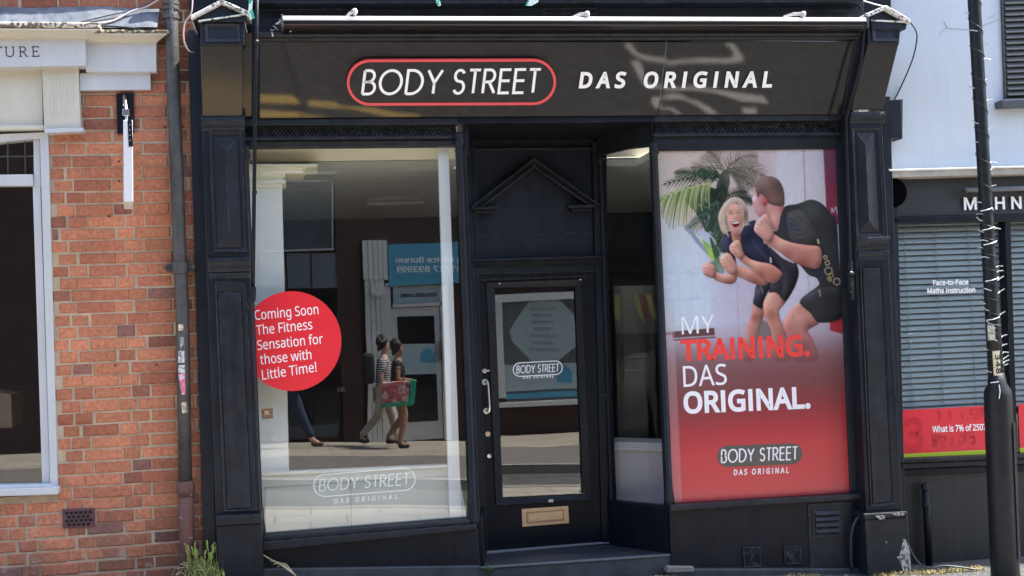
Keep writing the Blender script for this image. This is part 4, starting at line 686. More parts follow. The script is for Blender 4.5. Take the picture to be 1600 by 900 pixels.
markings('white_lines', M['roadpaint'], [[(145, 75), (205, 70), (255, 150), (300, 175), (400, 195), (525, 205), (525, 245), (400, 235), (300, 215), (215, 165)],
    [(525, 235), (700, 215), (850, 205), (1080, 210), (1130, 180), (1100, 120), (1040, 75), (1125, 75), (1150, 120), (1210, 200), (1200, 235), (1100, 248), (850, 245), (700, 245), (530, 270)],
    [(205, 232), (280, 230), (330, 350), (360, 430), (420, 440), (480, 440), (480, 475), (370, 475), (310, 440), (260, 340)],
    [(500, 470), (780, 455), (1000, 490), (1200, 520), (1390, 545), (1435, 620), (1380, 600), (1200, 590), (1050, 545), (950, 510), (750, 490), (500, 495)],
    [(390, 560), (470, 540), (460, 650), (430, 655), (390, 610)], [(490, 545), (560, 520), (650, 530), (700, 560), (800, 590), (900, 640), (990, 705), (900, 705), (800, 630), (700, 585), (640, 570), (490, 570)],
    [(470, 640), (570, 645), (665, 705), (615, 705), (560, 665), (470, 660)], [(1200, 645), (1320, 655), (1330, 700), (1205, 700)]], 5.714, 950, 55)
crk_ = [(441, 66), (446, 80), (452, 100), (459, 122), (464, 146), (470, 170), (473, 184)]
MB().face([on_road(x-1.6-.5*(i % 2), y) for i, (x, y) in enumerate(crk_)]+[on_road(x+1.6+.7*(i % 3), y) for i, (x, y) in reversed(list(enumerate(crk_)))]).build('road_crack', flatmat('tar_seam', (.012, .012, .012), .9), kind='structure')
a, b = at(400, 57, FT-.02), at(1340, 55, FT-.02)
MB().sweep(a, b, [(.05, .03), (-.02, .03), (-.045, .018), (-.05, 0), (-.04, -.012), (-.02, -.018), (-.012, -.03), (.05, -.03)]).build('fascia_moulding', M['black2'], shop, bevel=.003)
MB().px([(388, 2), (1350, 0), (1350, 46), (388, 52)], FT+.06, .0).build('upper_board', NV, shop, bevel=.004)
MB().px([(388, -6), (1352, -8), (1352, 3), (388, 5)], FT-.08, .0).build('top_cornice', M['black3'], shop, bevel=.006)
for x0, x1, y0, y1 in ((405, 535, 5, 15), (850, 935, 13, 21), (1235, 1346, 8, 17)):
    r = (y1-y0)/2; yc = (y0+y1)/2
    rb = MB(); ribbon(rb, pill_path((x0+r, yc), (x1-r, yc-.3), r, 8), 1.6, lambda x, y: at(x, y, FT+.052), (0, .012, 0)); o = rb.build('vent_slot', M['black2'], shop)
sf = MB(); pA = at(380, 188, FB); sf.prism([(at(380, 188, FB).x, FB+.022, z_b+.10), (at(1330, 188, FB).x, FB+.022, z_b+.10), (at(1330, 188, FB).x, .7, z_b+.10), (at(380, 188, FB).x, .7, z_b+.10)], (0, 0, -.138))
sf.build('soffit', M['black3'], shop)

# lattice bands and heads over the windows
M['mesh_dark'] = flatmat('vent_void', (.003, .003, .004), .9)
def lattice(x0, x1, ytl, ytr, ybl, ybr, Y):
    MB().px([(x0-2, ytl-9), (x1+2, ytr-9), (x1+2, ytr+1), (x0-2, ytl+1)], Y-.045, .06).build('head_moulding', M['black2'], shop, bevel=.005)
    v = MB().px([(x0, ytl), (x1, ytr), (x1+1, ybr), (x0+1, ybl)], Y+.03, Y+.05).build('vent_lattice', M['mesh_dark'], shop)
    mb = MB(); n = int((x1-x0)/6.2)
    for i in range(-3, n+1):
        xa = x0+(x1-x0)*i/n
        for s in (1, -1):
            q0 = (xa if s > 0 else xa+16, ytl+(ytr-ytl)*i/n); q1 = (xa+16 if s > 0 else xa, ybl+(ybr-ybl)*i/n)
            cl = lambda q, o_: q
            if min(q0[0], q1[0]) < x0-1 or max(q0[0], q1[0]) > x1+2: continue
            mb.bar(at(*q0, Y+.024+.004*(s > 0)), at(*q1, Y+.024+.004*(s > 0)), .006, .004, up=(0, 1, 0))
    mb.build('lattice_bars', M['black2'], v)
    MB().px([(x0-2, ybl), (x1+2, ybr), (x1+2, ybr+5), (x0-2, ybl+5)], Y-.02, .06).build('head_bead', M['black2'], shop, bevel=.006)
    MB().px([(x0-2, ybl+5), (x1+2, ybr+5), (x1+2, ybr+17), (x0-2, ybl+17)], Y+.01, .06).build('window_head', M['black2'], shop, bevel=.004)
lattice(383, 712, 195, 193, 214, 211, -.03)
lattice(1024, 1312, 189, 187, 208, 206, -.03)

# left display window
def cln(x0, y0, x1, y1, r, Y):
    """slender round colonette with a turned cap and foot"""
    a, b = at(x0, y0, Y), at(x1, y1, Y); d = b-a; L = d.length; u = d/L
    mb = MB(); prof = [(0, 1.25), (.012, 1.6), (.02, 1.6), (.03, 1.1), (.05, 1.5), (.075, 1.75), (.085, 1.2), (.10, 1.0), (.5*L, 1), (L-.16, 1.0), (L-.14, 1.4), (L-.12, 1.25), (L-.05, 1.7), (L, 1.8)]
    mb.tube([a+u*t for t, k in prof], [r*k for t, k in prof], 14)
    return mb.build('colonette', BK, shop, smooth=True)
WL = [(386, 231), (713, 227.5), (736, 810), (410.5, 837)]
win1 = MB().ring([(378, 222), (722, 220), (746, 822), (402, 850)], WL, -.03, -.02, .05).build('window', BK, shop, bevel=.003)
MB().px([(384, 229), (715, 226), (738, 812), (409, 840)], .0, .008).build('window_glass', M['glass'], win1)
cln(383.5, 226, 408, 842, .017, -.045); cln(717, 207, 741, 822, .022, -.05)
a, b = at(409, 845, -.1), at(744, 819, -.1)
zz = at(409, 838.5, -.1).z
sl = MB(); sl.px([(410, 838), (744, 811), (744.5, 818), (410, 846)], -.075, .05); sl.px([(410, 846.5), (745, 818.5), (745.5, 828), (410, 862)], -.10, .05); sl.build('window_sill', M['black2'], win1, bevel=.008)
MB().px([(408, 861), (747, 826), (751, 902), (411, 902)], -.06, .06).build('stall_riser', M['black3'], shop, bevel=.003)
MB().px([(408, 889), (752, 884), (753, 906), (409, 908)], -.09, .06).build('riser_plinth', M['slate'], shop, bevel=.008)
# right display window
WR = [(1027, 236), (1306.5, 232.8), (1329, 771), (1052, 788)]
win2 = MB().ring([(1019, 220), (1318, 219), (1342, 782), (1044, 800)], WR, -.03, -.02, .05).build('window', BK, shop, bevel=.003)
MB().px([(1025, 234), (1308, 231), (1331, 773), (1051, 790)], .0, .008).build('window_glass', M['glass'], win2)
cln(1021, 222, 1046, 790, .020, -.05)
sl = MB(); sl.px([(1047, 789), (1348, 771), (1349, 780), (1047.5, 799)], -.09, .05); sl.build('window_sill', M['black2'], win2, bevel=.008)
rs = MB().px([(1046, 798), (1350, 779), (1355, 902), (1050, 906)], -.05, .06).build('stall_riser', M['black3'], shop, bevel=.003)
MB().px([(1042, 889), (1352, 888), (1353, 910), (1043, 912)], -.085, .06).build('riser_plinth', M['slate'], shop, bevel=.01)
fr = MB().px([(1262, 787), (1331, 783), (1334, 886), (1266, 887)], -.058, -.04).build('riser_panel', M['black2'], shop, bevel=.004)
lv = MB().ring([(1269, 793.5), (1313, 791), (1315, 837), (1271, 839)], [(1273, 798), (1309, 796), (1311, 833), (1275, 835)], -.066, -.062, -.05).build('louvre_vent', M['black2'], shop, bevel=.002)
ls = MB()
for i in range(4):
    y = 799+i*9.2; p, q = at(1273.5+i*.4, y+3.5, -.062), at(1310+i*.4, y+1.6, -.062); ls.sweep(p, q, [(0.0, .018), (-.016, -.008), (-.012, -.014), (.01, .012)])
ls.build('slat', M['black2'], lv, bevel=.0015)
MB().px([(1272, 797), (1310, 795), (1312, 834), (1274, 836)], -.0592, -.0582).build('vent_void', M['mesh_dark'], lv)
for q in ([(1161, 856), (1188, 854.5), (1190, 885.5), (1163, 887)], [(1224.5, 854), (1251, 852.5), (1252.5, 880.5), (1226.5, 882)]):
    c = [(sum(p[0] for p in q)/4), (sum(p[1] for p in q)/4)]; inn = [(p[0]+(c[0]-p[0])*.16, p[1]+(c[1]-p[1])*.16) for p in q]
    vg = MB().ring(q, inn, -.062, -.06, -.045).build('air_grille', M['black2'], shop, bevel=.002)
    MB().px(inn, -.0525, -.0515).build('vent_void', M['mesh_dark'], vg)
    gm = MB()
    for i in range(1, 9):
        t = i/9; l = lambda p, r: (p[0]+(r[0]-p[0])*t, p[1]+(r[1]-p[1])*t)
        gm.bar(at(*l(inn[0], inn[1]), -.055), at(*l(inn[3], inn[2]), -.055), .0025); gm.bar(at(*l(inn[0], inn[3]), -.057), at(*l(inn[1], inn[2]), -.057), .0025, up=(0, 1, 0))
    gm.build('mesh', M['black2'], vg)
# frame and round rail beside the right pilaster
MB().px([(1306, 184), (1328, 182), (1354, 800), (1331, 802)], -.02, .08).build('side_frame', BK, shop, bevel=.004)
MB().px([(1378, 150), (1391, 150), (1413, 892), (1402, 892)], -.10, .1).build('end_strip', NV, shop, bevel=.004)

# recess: door wall, splayed side windows, step
YD = .65
MB().px([(714, 196), (948, 192), (948, 440), (735, 440)], YD+.03, YD+.12).build('transom_panel', NV, shop)
MB().px([(726, 226), (742, 226), (762, 866), (746, 868)], YD-.03, YD+.12).build('door_jamb', BK, shop, bevel=.004)
MB().px([(926, 222), (943, 221), (966, 850), (941, 856)], YD-.03, YD+.12).build('door_jamb', BK, shop, bevel=.004)
cln(938.5, 236, 956, 796, .016, YD-.05)
MB().px([(722, 231), (940, 229.5), (940, 233.5), (722, 235)], YD-.02, YD+.06).build('transom_rail', M['black2'], shop, bevel=.004)
MB().px([(722, 200), (936, 197), (936, 206), (722, 209)], YD-.06, YD+.06).build('soffit_moulding', M['black2'], shop, bevel=.006)
a, b = at(732, 412, YD), at(941, 406, YD)
MB().sweep(a, b, [(.05, .028), (-.07, .028), (-.075, .018), (-.055, 0), (-.045, -.012), (-.03, -.03), (.05, -.03)]).build('transom_shelf', M['black2'], shop, bevel=.003)
cr = MB(); cr.px([(736, 368), (760, 367), (800, 365.5), (836, 366.3), (880, 364), (930, 362.5), (930, 364.4), (880, 366), (836, 368.3), (800, 367.5), (760, 369), (736, 370)], YD+.026, YD+.04); cr.build('panel_seam', M['black2'], shop, bevel=.001)
# little pediment over the door
pd = thing('x', (0, 0, 0), 'x', 'x') if False else None
pm_ = MB(); Yd = YD-.05
def gable(off, th, Yf, Yb):
    lx, ly, ax_, ay, rx, ry = 734, 324, 834.5, 246, 939, 320
    mb = MB()
    k = off
    mb.px([(lx+k*1.3, ly-(k*.0)), (ax_, ay+k), (ax_, ay+k+th), (lx+k*1.3+th*1.28, ly)], Yf, Yb)
    mb.px([(ax_, ay+k), (rx-k*1.3, ry), (rx-k*1.3-th*1.28, ry), (ax_, ay+k+th)], Yf, Yb)
    return mb
dped = gable(0, 4, YD-.07, YD+.04).build('door_pediment', M['black2'], shop, bevel=.004)
gable(4, 7, YD-.035, YD+.04).build('pediment_cove', BK, dped, bevel=.004)
gable(11, 5, YD-.055, YD+.04).build('pediment_bead', M['black2'], dped, bevel=.004)
for x0, x1, y in ((737, 778, 322.5), (889, 928, 320)):
    MB().px([(x0, y), (x1, y-.7), (x1, y+3.8), (x0, y+4.6)], YD-.08, YD+.04).build('pediment_return', M['black2'], dped, bevel=.004)
    MB().px([(x0+4, y+4.5), (x1-3, y+3.8), (x1-4, y+9.5), (x0+5, y+10.2)], YD-.05, YD+.04).build('pediment_block', BK, dped, bevel=.006)
# door
door = MB()
DG = [(771.5, 448), (900.5, 445.5), (912, 774), (784.5, 780)]
ring_o = [(743.5, 428), (938.5, 423), (954, 850), (761.5, 866)]
def dring(o_, i_, Yf, Yb):
    mb = MB(); A = [at(x, y, Yf) for x, y in o_]; I = [at(x, y, Yf) for x, y in i_]
    for k in range(4):
        mb.prism([A[k], A[(k+1) % 4], I[(k+1) % 4], I[k]], (0, Yb-Yf, 0))
    return mb
door = dring(ring_o, DG, YD, YD+.05).build('door', M['black3'], shop)
MB().ring([(760, 442), (908, 436.5), (922, 780), (775.5, 790)], [(773, 449.5), (898.5, 447), (910.5, 772.5), (786, 778.5)], YD-.022, YD-.006, YD+.01).build('glazing_moulding', BK, door, bevel=.003)
MB().px([(752, 436), (918, 430), (919, 432.5), (753, 438.5)], YD-.012, YD+.01).build('door_line', BK, door)
MB().px([(768, 445), (904, 442), (915, 777), (782, 783)], YD+.02, YD+.026).build('door_glass', M['glass2'], door)
MB().px([(742, 416), (940, 410), (940, 424), (743, 429)], YD-.02, YD+.06).build('door_head', BK, shop, bevel=.003)
ch = M['steel']
hd = MB(); p0, p1 = at(757.5, 597, YD-.012), at(760, 642, YD-.012); off = Vector((.012, -.05, 0))
hd.tube([p0, p0+off, p0+off+Vector((.004, 0, -.03)), p1+off+Vector((.004, 0, .03)), p1+off, p1], .0085, 10)
for p in (p0, p1): hd.tube([p+Vector((0, .012, 0)), p+Vector((0, -.004, 0))], .022, 14)
hd.build('handle', ch, door, smooth=False)
lk = MB()
for x, y in ((757, 579.5),): p = at(x, y, YD); lk.tube([p, p+Vector((0, -.012, 0))], .017, 12); lk.tube([p, p+Vector((.0, -.03, 0))], .008, 8); lk.box(p.x-.004, p.x+.03, p.y-.034, p.y-.024, p.z-.004, p.z+.008)
lk.build('lock', ch, door)
p = at(762, 678, YD); k2 = MB(); k2.tube([p, p+Vector((0, -.01, 0))], .018, 14); k2.build('lock', mat('brass', (.5, .42, .25), .35, metal=.8), door)
p = at(763.5, 712, YD); k3 = MB(); k3.tube([p, p+Vector((0, -.025, 0))], .015, 12); k3.tube([p+Vector((.01, -.02, .01)), p+Vector((.022, -.03, .018))], .008, 8); k3.build('knob', ch, door)
MB().px([(737.5, 572), (742.5, 572), (743.8, 588), (738.8, 588)], YD-.045, YD-.03).build('latch_plate', mat('aged_brass', (.6, .52, .35), .5, metal=.3), shop, bevel=.003)
lpm = mat('brushed_brass', (.66, .45, .27), .42, metal=.6, var=.12, scale=18)
lpl = MB().px([(815, 795.5), (888, 790.5), (889.5, 817.5), (816, 823.5)], YD-.008, YD).build('letter_plate', lpm, door, bevel=.002)
MB().ring([(822, 800.5), (881, 796), (882, 813.5), (823, 818)], [(824, 802.5), (879, 798), (880, 811.5), (825, 816)], YD-.0105, YD-.0105, YD-.008).build('flap_line', mat('dull_brass', (.42, .27, .16), .5, metal=.6), lpl)
MB().px([(825, 803.5), (879.5, 799), (880, 811), (826, 815.5)], YD-.012, YD-.006).build('flap', lpm, lpl, bevel=.002)
MB().px([(760, 862), (953, 846.5), (953.5, 849), (760.5, 865)], YD-.03, YD).build('weather_strip', flatmat('aluminium', (.45, .46, .48), .4, metal=.7), door, bevel=.001)
# specks and screws of bright wood where the paint has been knocked off
ck = MB()
for x, y, r in ((947, 618, 2), (955, 764, 2), (781, 443, 1.3), (907, 437, 1.6), (912, 771, 1.8), (861, 782.5, 4)):
    ck.px([(x-r, y-r*.5), (x+r, y-r*.6), (x+r*.8, y+r*.6), (x-r, y+r*.5)], YD-.036, YD-.03)
ck.build('paint_chip', M['peelwhite'], door)
# step
stp = MB(); P = [at(744, 888, -.03), at(1049, 866.5, -.03)]
q0, q1 = at(748, 866, YD+.03), at(960, 848, YD+.03)
tz = (P[0].z+P[1].z)/2; tz2 = (q0.z+q1.z)/2
stp.prism([(P[0].x, -.03, tz), (P[1].x, -.03, tz), (P[1].x, YD+.1, tz2), (P[0].x, YD+.1, tz2)], (0, 0, -.5))
stp.build('door_step', M['slate'], shop, bevel=.008)
MB().px([(747, 886.5), (1048, 866), (1048.5, 869), (747.5, 889.5)], -.042, -.01).build('step_nosing', mat('worn_step_edge', (.10, .12, .13), .5, var=.3, scale=20, dust=.4), shop, bevel=.004)

# splayed side windows
def splay(front, rear, bottomf, bottomr, mirrorx=None):
    """front/rear: (top px, bottom px) of the glass at the street and at the door"""
    (fx0, fy0), (fx1, fy1) = front; (rx0, ry0), (rx1, ry1) = rear
    F0, F1 = at(fx0, fy0, .0), at(fx1, fy1, .0); G0, G1 = at(rx0, ry0, YD-.04), at(rx1, ry1, YD-.04)
    return F0, F1, G0, G1
F0, F1, G0, G1 = splay((1026, 229), (938, 236), None, None) if False else (at(1026, 228, .02), at(1047, 789, .02), at(940, 238, YD-.04), at(955, 781, YD-.04))
def side_window(F0, F1, G0, G1, sx):
    n = Vector((sx*.02, 0, 0))
    d = (G0-F0); d.z = 0; th = Vector((-d.y, d.x, 0)).normalized()*.03*(1 if sx > 0 else -1)
    fr_ = MB(); wd = .03
    for a, b in ((F0, G0), (F1, G1)): fr_.bar(a+Vector((0, 0, -wd/2 if a is F1 else wd/2)), b+Vector((0, 0, -wd/2 if a is F1 else wd/2)), .05, wd)
    for a, b in ((F0, F1), (G0, G1)): fr_.bar(a, b, .03, .03, up=(0, 1, 0))
    sw = fr_.build('side_window', BK, shop, bevel=.003)
    MB().prism([F0, G0, G1, F1], th*.15).build('side_glass', M['glass3'], sw)
    zr = F1.z-.025; zb = min(tz, tz2)-.4
    MB().prism([(F1.x, F1.y, zr), (G1.x, G1.y, zr), (G1.x, G1.y, zb), (F1.x, F1.y, zb)], th).build('side_riser', M['black3'], shop, bevel=.003)
    MB().prism([(F1.x, F1.y, tz+.07), (G1.x, G1.y, tz2+.07), (G1.x, G1.y, zb), (F1.x, F1.y, zb)], -th*.5).build('side_skirting', M['black2'], shop, bevel=.003)
    zt_ = max(F0.z, G0.z)
    MB().prism([(F0.x, F0.y, min(F0.z, G0.z)+.02), (G0.x, G0.y, min(F0.z, G0.z)+.02), (G0.x, G0.y, z_b), (F0.x, F0.y, z_b)], th).build('side_head', M['black2'], shop, bevel=.003)
    return sw
side_window(F0, F1, G0, G1, 1)
xm = (at(717, 500, 0).x+at(1033, 500, 0).x)/2
def mir(p, z): return Vector((2*xm-p.x, p.y, z))
side_window(Vector((at(722, 228, .02).x+.01, .02, F0.z)), Vector((at(722, 228, .02).x+.01, .02, F1.z)), Vector((at(735, 300, YD).x-.02, YD-.04, G0.z)), Vector((at(735, 300, YD).x-.02, YD-.04, G1.z)), -1)
# small light in the soffit
MB().box(*(lambda p: (p.x-.03, p.x+.03, p.y-.01, p.y+.01, p.z-.012, p.z+.005))(at(852, 190, .1))).build('soffit_light', M['white'], shop, bevel=.002)

# ------------------------------------------------------------------ the empty room behind the glass
zc = at(550, 251, .3).z; zf = at(800, 866, YD).z
xl, xr_ = at(381, 500, .1).x, at(1334, 500, .1).x
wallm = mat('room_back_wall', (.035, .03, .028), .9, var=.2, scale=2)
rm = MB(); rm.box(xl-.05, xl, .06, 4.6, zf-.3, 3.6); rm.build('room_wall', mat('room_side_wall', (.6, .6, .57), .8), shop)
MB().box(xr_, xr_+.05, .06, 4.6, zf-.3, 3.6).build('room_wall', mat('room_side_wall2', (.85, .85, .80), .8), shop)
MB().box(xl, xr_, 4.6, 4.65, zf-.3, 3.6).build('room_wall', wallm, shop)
xa_, xb_ = at(722, 250, .3).x, at(1026, 250, .3).x
rc = MB(); rc.box(xl, xa_, .312, .80, zc, zc+.05); rc.box(xb_, xr_, .312, .80, zc, zc+.05); rc.box(xl, xr_, .80, 4.6, zc, zc+.05); rc.build('room_ceiling', mat('room_ceiling', (.72, .72, .66), .8), shop)
MB().box(xl, xr_, .06, 4.6, zf-.35, zf-.02).build('room_floor', mat('room_floor', (.50, .46, .40), .7, var=.2), shop)
bm_ = MB(); xq = at(712, 250, .2).x; bm_.prism([(xl, .03, z_b-.04), (xl, .31, zc), (xl, .34, zc), (xl, .34, z_b-.04)], (xq-xl, 0, 0)); bm_.build('window_bulkhead', M['incream'], shop)
MB().box(at(948, 250, .80).x, xr_, .80, .84, at(980, 245, .80).z, z_b-.05).build('window_bulkhead', M['incream'], shop)
# white column and its stepped capital in the left corner
col = thing('corner_column', at(420, 714, .3), 'cream white square column with a stepped cornice inside the left display window', 'column')
MB().px([(380, 291), (440, 291), (454, 850), (394, 852)], .20, .45).build('shaft', mat('column_paint', (.93, .92, .86), .6, var=.04), col)
st = MB()
for x1, y0, y1, Y in ((440.5, 286.5, 292, .18), (446, 281, 286.5, .17), (442, 276, 281, .18), (445, 270, 276, .17)): st.px([(380, y0), (x1, y0), (x1, y1+.4), (380, y1+.4)], Y, .45)
st.build('cornice', M['incream'], col, bevel=.003)
s2 = MB()
for x1, y0, y1, Y in ((474, 264.5, 269.5, .15), (478, 261, 264.5, .14), (492, 259.5, 261, .13), (496, 256, 259.5, .12)): s2.px([(380, y0), (x1, y0), (x1, y1+.4), (380, y1+.4)], Y, .5)
s2.build('ceiling_cornice', M['incream'], col, bevel=.003)
MB().px([(684.5, 226), (700.5, 226), (721, 812), (703, 812)], .05, .10).build('white_post', mat('white_post_paint', (.95, .95, .93), .45, var=.03), cat='post', label='tall white post standing just inside the right edge of the left display window')
# low cream panels behind the glass
dpn = thing('window_backing', at(560, 838, .2), 'low cream panel standing across the bottom of the left display window', 'panel')
MB().px([(398, 741), (715, 727), (736, 850), (404, 868)], .11, .15).build('board', mat('display_cream', (.66, .65, .56), .55, var=.04), dpn, bevel=.003)
MB().px([(398, 739.5), (715, 725.5), (715.5, 730), (398, 744)], .095, .17).build('cap_rail', mat('cap_cream', (.80, .79, .70), .5), dpn, bevel=.003)
ls = MB()
for a, b in (((414, 761), (414, 846)), ((547, 750), (549, 830)), ((716, 741), (716, 808))): ls.px([(a[0], a[1]), (a[0]+1.6, a[1]), (b[0]+1.6, b[1]), b], .106, .112)
ls.px([(414, 761), (716, 742), (716, 743.4), (414, 762.6)], .106, .112); ls.build('panel_joint', mat('joint_grey', (.45, .45, .42), .7), dpn)
bx = thing('display_box', at(1000, 785, .72), 'low white boxed counter seen through the narrow side window by the door', 'counter')
MB().px([(946, 700), (962, 690), (1060, 693), (1060, 830), (952, 830)], .72, 1.1).build('front', mat('counter_white', (.80, .80, .76), .55, var=.03), bx, bevel=.004)
MB().px([(944, 698), (1062, 704), (1062, 707), (944, 702)], .70, 1.1).build('edge', M['inwhite'], bx, bevel=.003)
tbl = thing('tube_light', at(617, 320, 2.2), 'thin unlit fluorescent tube fitting on the ceiling of the dark shop', 'ceiling light')
tb = MB(); p = at(574, 322, 2.6); q = at(662, 318, 2.6); p.z = q.z = zc-.05; tb.tube([p, q], .02, 8); tb.build('tube', mat('old_tube', (.5, .5, .47), .5), tbl)
MB().box(p.x, q.x, p.y-.03, p.y+.03, zc-.03, zc-.002).build('fitting', mat('old_fitting', (.42, .42, .39), .6), tbl)
# made-up board in the room, standing in for an unidentified striped shape
cb = thing('stand_in_board', at(993, 520, 1.6), 'red and yellow striped board added for an unidentified striped shape in the side window', 'board')
MB().px([(958, 446), (1040, 446), (1044, 520), (962, 520)], 1.6, 1.63).build('panel', mat('board_grey', (.10, .10, .09), .6), cb)
cs = MB(); cy = MB()
for i, (x0, c) in enumerate(((960, 0), (988, 0), (998, 1), (1008, 0), (1019, 1), (1028, 0))):
    (cy if c == 0 else cs).px([(x0, 460), (x0+9, 460), (x0+ (20 if x0 > 980 else 9), 505), (x0+(11 if x0 > 980 else 0), 495)], 1.596, 1.599)
cy.build('yellow_stripe', flatmat('hi_vis_yellow', (.34, .33, .06), .5), cb); cs.build('red_stripe', flatmat('hi_vis_red', (.22, .03, .025), .5), cb)

# ------------------------------------------------------------------ awning cassette and rods
aw = thing('awning_cassette', at(895, 44, FT-.1), 'long closed awning cassette with a bright silver top running above the black fascia', 'awning')
M['silver'] = flatmat('silver_cover', (.80, .80, .79), .35, metal=.25)
a, b = at(441, 36.5, FT-.12), at(1349, 38, FT-.12)
h = .037
cs = MB(); cs.sweep(a, b, [(.07, h), (-.03, h), (-.055, h*.72), (-.062, h*.3), (-.062, h*.1), (.07, h*.1)]); cs.build('cover', M['silver'], aw, bevel=.003)
cs = MB(); cs.sweep(a, b, [(.07, h*.095), (-.058, h*.095), (-.055, -h*.6), (-.03, -h), (.07, -h)]); cs.build('front_rail', M['gloss2'], aw, bevel=.004)
for x in (441, 1349):
    p = a if x == 441 else b; MB().box(p.x-.006, p.x+.006, p.y-.066, p.y+.072, p.z-h*1.05, p.z+h*1.06).build('end_cap', M['iron'], aw, bevel=.003)
for (x0, y0, x1, y1) in ((541, 26, 554, 18), (893, 27, 917, 22), (1224, 26, 1255, 22)):
    mb = MB(); p, q = at(x0, y0, FT-.10), at(x1, y1, FT-.17); mb.tube([p, (p+q)/2+Vector((0, 0, .008)), q], [.006, .011, .013], 8); mb.blob(q, .02, 8, 5); mb.bar(q, q+Vector((0, .06, -.05)), .016); mb.build('hinge', flatmat('pale_metal', (.5, .47, .45), .5, metal=.4), aw)
for k in range(9):
    sp = MB(); p = at(430+random.uniform(-14, 22), 40+random.uniform(-10, 18), FT-.06); sp.tube([p, p+Vector((random.uniform(-.05, .05), -.02, random.uniform(-.05, .03)))], .004, 5); sp.build('torn_fitting', M['peelwhite'], aw)
rdm = M['black3']
rod = thing('awning_rod', at(396, 480, -.4), 'dark iron awning rod hanging down in front of the left display window', 'rod')
t = MB(); t.tube([at(402, -40, -.42), at(401, 60, -.42), at(398.5, 200, -.40), at(396.5, 350, -.36), at(395, 462, -.32)], .012, 10); t.build('shaft', rdm, rod, smooth=True)
t = MB(); t.tube([at(395, 448, -.33), at(394.5, 470, -.32)], .02, 10); t.tube([at(394.5, 464, -.32), at(391, 466, -.28), at(388, 470, -.22)], .012, 8); t.tube([at(394, 470, -.32), at(397, 478, -.33), at(392, 488, -.31), at(388, 482, -.3), at(389, 470, -.29)], .007, 8)
t.blob(at(401, 66, -.42), .018, 8, 5); t.blob(at(397.7, 300, -.375), .016, 8, 5); t.build('hook', rdm, rod)
rod2 = thing('awning_rod', at(1331, 440, -.22), 'thin black rail with a knuckle joint beside the right-hand pilaster', 'rod')
t = MB(); t.tube([at(1352, 20, -.42), at(1345, 100, -.36), at(1321.5, 186, -.2), at(1328.5, 420, -.2), at(1330, 470, -.19)], .011, 10); t.build('shaft', rdm, rod2, smooth=True)
t = MB(); t.tube([at(1328, 408, -.2), at(1328.6, 422, -.2)], .017, 10); t.blob(at(1329, 428, -.205), .026, 10, 6, (1.1, .9, .8)); t.tube([at(1329.3, 434, -.19), at(1330.5, 468, -.18)], .02, 10)
for y in (445, 457): t.blob(at(1329.8, y, -.21), .008, 6, 4)
t.build('knuckle', rdm, rod2)

# ------------------------------------------------------------------ fascia lettering
sg = thing('shop_sign', tuple(fas(705, 163, .06)), 'rounded red-rimmed panel with thin white letters BODY STREET on the black fascia', 'sign')
dp_ = .045; ff = lambda x, y: fas(x, y, dp_)
path = pill_path((578, 129.2), (833, 128.2), 34.0, 16)
MB().prism([ff(x, y) for x, y in path], -FN*.03).build('back_panel', M['gloss'], sg)
rb = MB(); ribbon(rb, path, 4.0, lambda x, y: fas(x, y, dp_+.006), -FN*.03); rb.build('red_rim', flatmat('coral_red', srgb(226, 78, 82), .4), sg)
rb = MB(); ribbon(rb, path, 5.2, lambda x, y: fas(x, y, dp_-.026), -FN*.01); rb.build('rim_back', M['black3'], sg)
fl_ = lambda x, y: fas(x, y, dp_+.004)
lt = MB(); stroke_text(lt, 'BODY', (564, 147), (688.5, 146.2), 36.5, fl_, wd=.118, gap=.13, shear=.17); lt.build('word', M['ink_white'], sg)
lt = MB(); stroke_text(lt, 'STREET', (706, 146), (841.5, 144.6), 36.2, fl_, wd=.118, gap=.12, shear=.17); lt.build('word', M['ink_white'], sg)
fl3 = thing('fascia_lettering', tuple(fas(1055, 136, .012)), 'bold white slanted letters DAS ORIGINAL on the right half of the black fascia', 'sign')
for w_, x0, x1 in (('DAS', 904, 980), ('ORIGINAL', 1006, 1206.5)):
    ds = MB(); text_mesh(ds, w_, (x0, 136.7-(x0-904)*.004), (x1, 136.7-(x1-904)*.004), 22.8, lambda x, y: fas(x, y, .012), bold=.036, track=.22, shear=.2); ds.build('word', M['ink_white'], fl3)

# ------------------------------------------------------------------ red sticker on the left window
gs = lambda d: (lambda x, y: at(x, y, -d))
st = thing('window_sticker', tuple(at(464, 611, -.004)), 'big round red sticker reading Coming Soon at the left edge of the display window', 'sticker')
pth = [(max(395.5+max(0, (y-300)*.041)-7, x), y) for x, y in arc(456, 533, 77.5, 78, 0, 360, 72)[:-1]]
MB().px(pth, -.0045, -.0015).build('red_disc', M['ink_red'], st)
tx = MB(); f_ = gs(.0055)
for s_, p0, p1 in (('Coming Soon', (398.5, 500), (498, 490.5)), ('The Fitness', (401, 523.5), (488.5, 514)), ('Sensation for', (402.5, 547), (505, 536.5)), ('those with', (407, 569.5), (487, 561)), ('Little Time!', (410, 593.5), (495, 580.5))):
    text_mesh(tx, s_, p0, p1, 15.0, f_, bold=.004, up=(-.09, -1))
tx.build('lettering', M['ink_white'], st)
ph = thing('photo_sticker', tuple(at(417, 654, -.004)), 'tiny brown photo sticker low on the left edge of the display window', 'sticker')
MB().px([(408, 639), (426, 638), (427, 653.5), (409, 655)], -.004, -.002).build('paper', mat('brown_print', (.20, .12, .07), .5, var=.7, scale=40), ph)
MB().px([(413, 642), (420, 641.5), (421, 648), (414, 648.5)], -.0048, -.004).build('picture', mat('tan_print', (.45, .32, .18), .5, var=.6, scale=70), ph)
fros = flatmat('frosted_vinyl', (.80, .82, .80), .6)
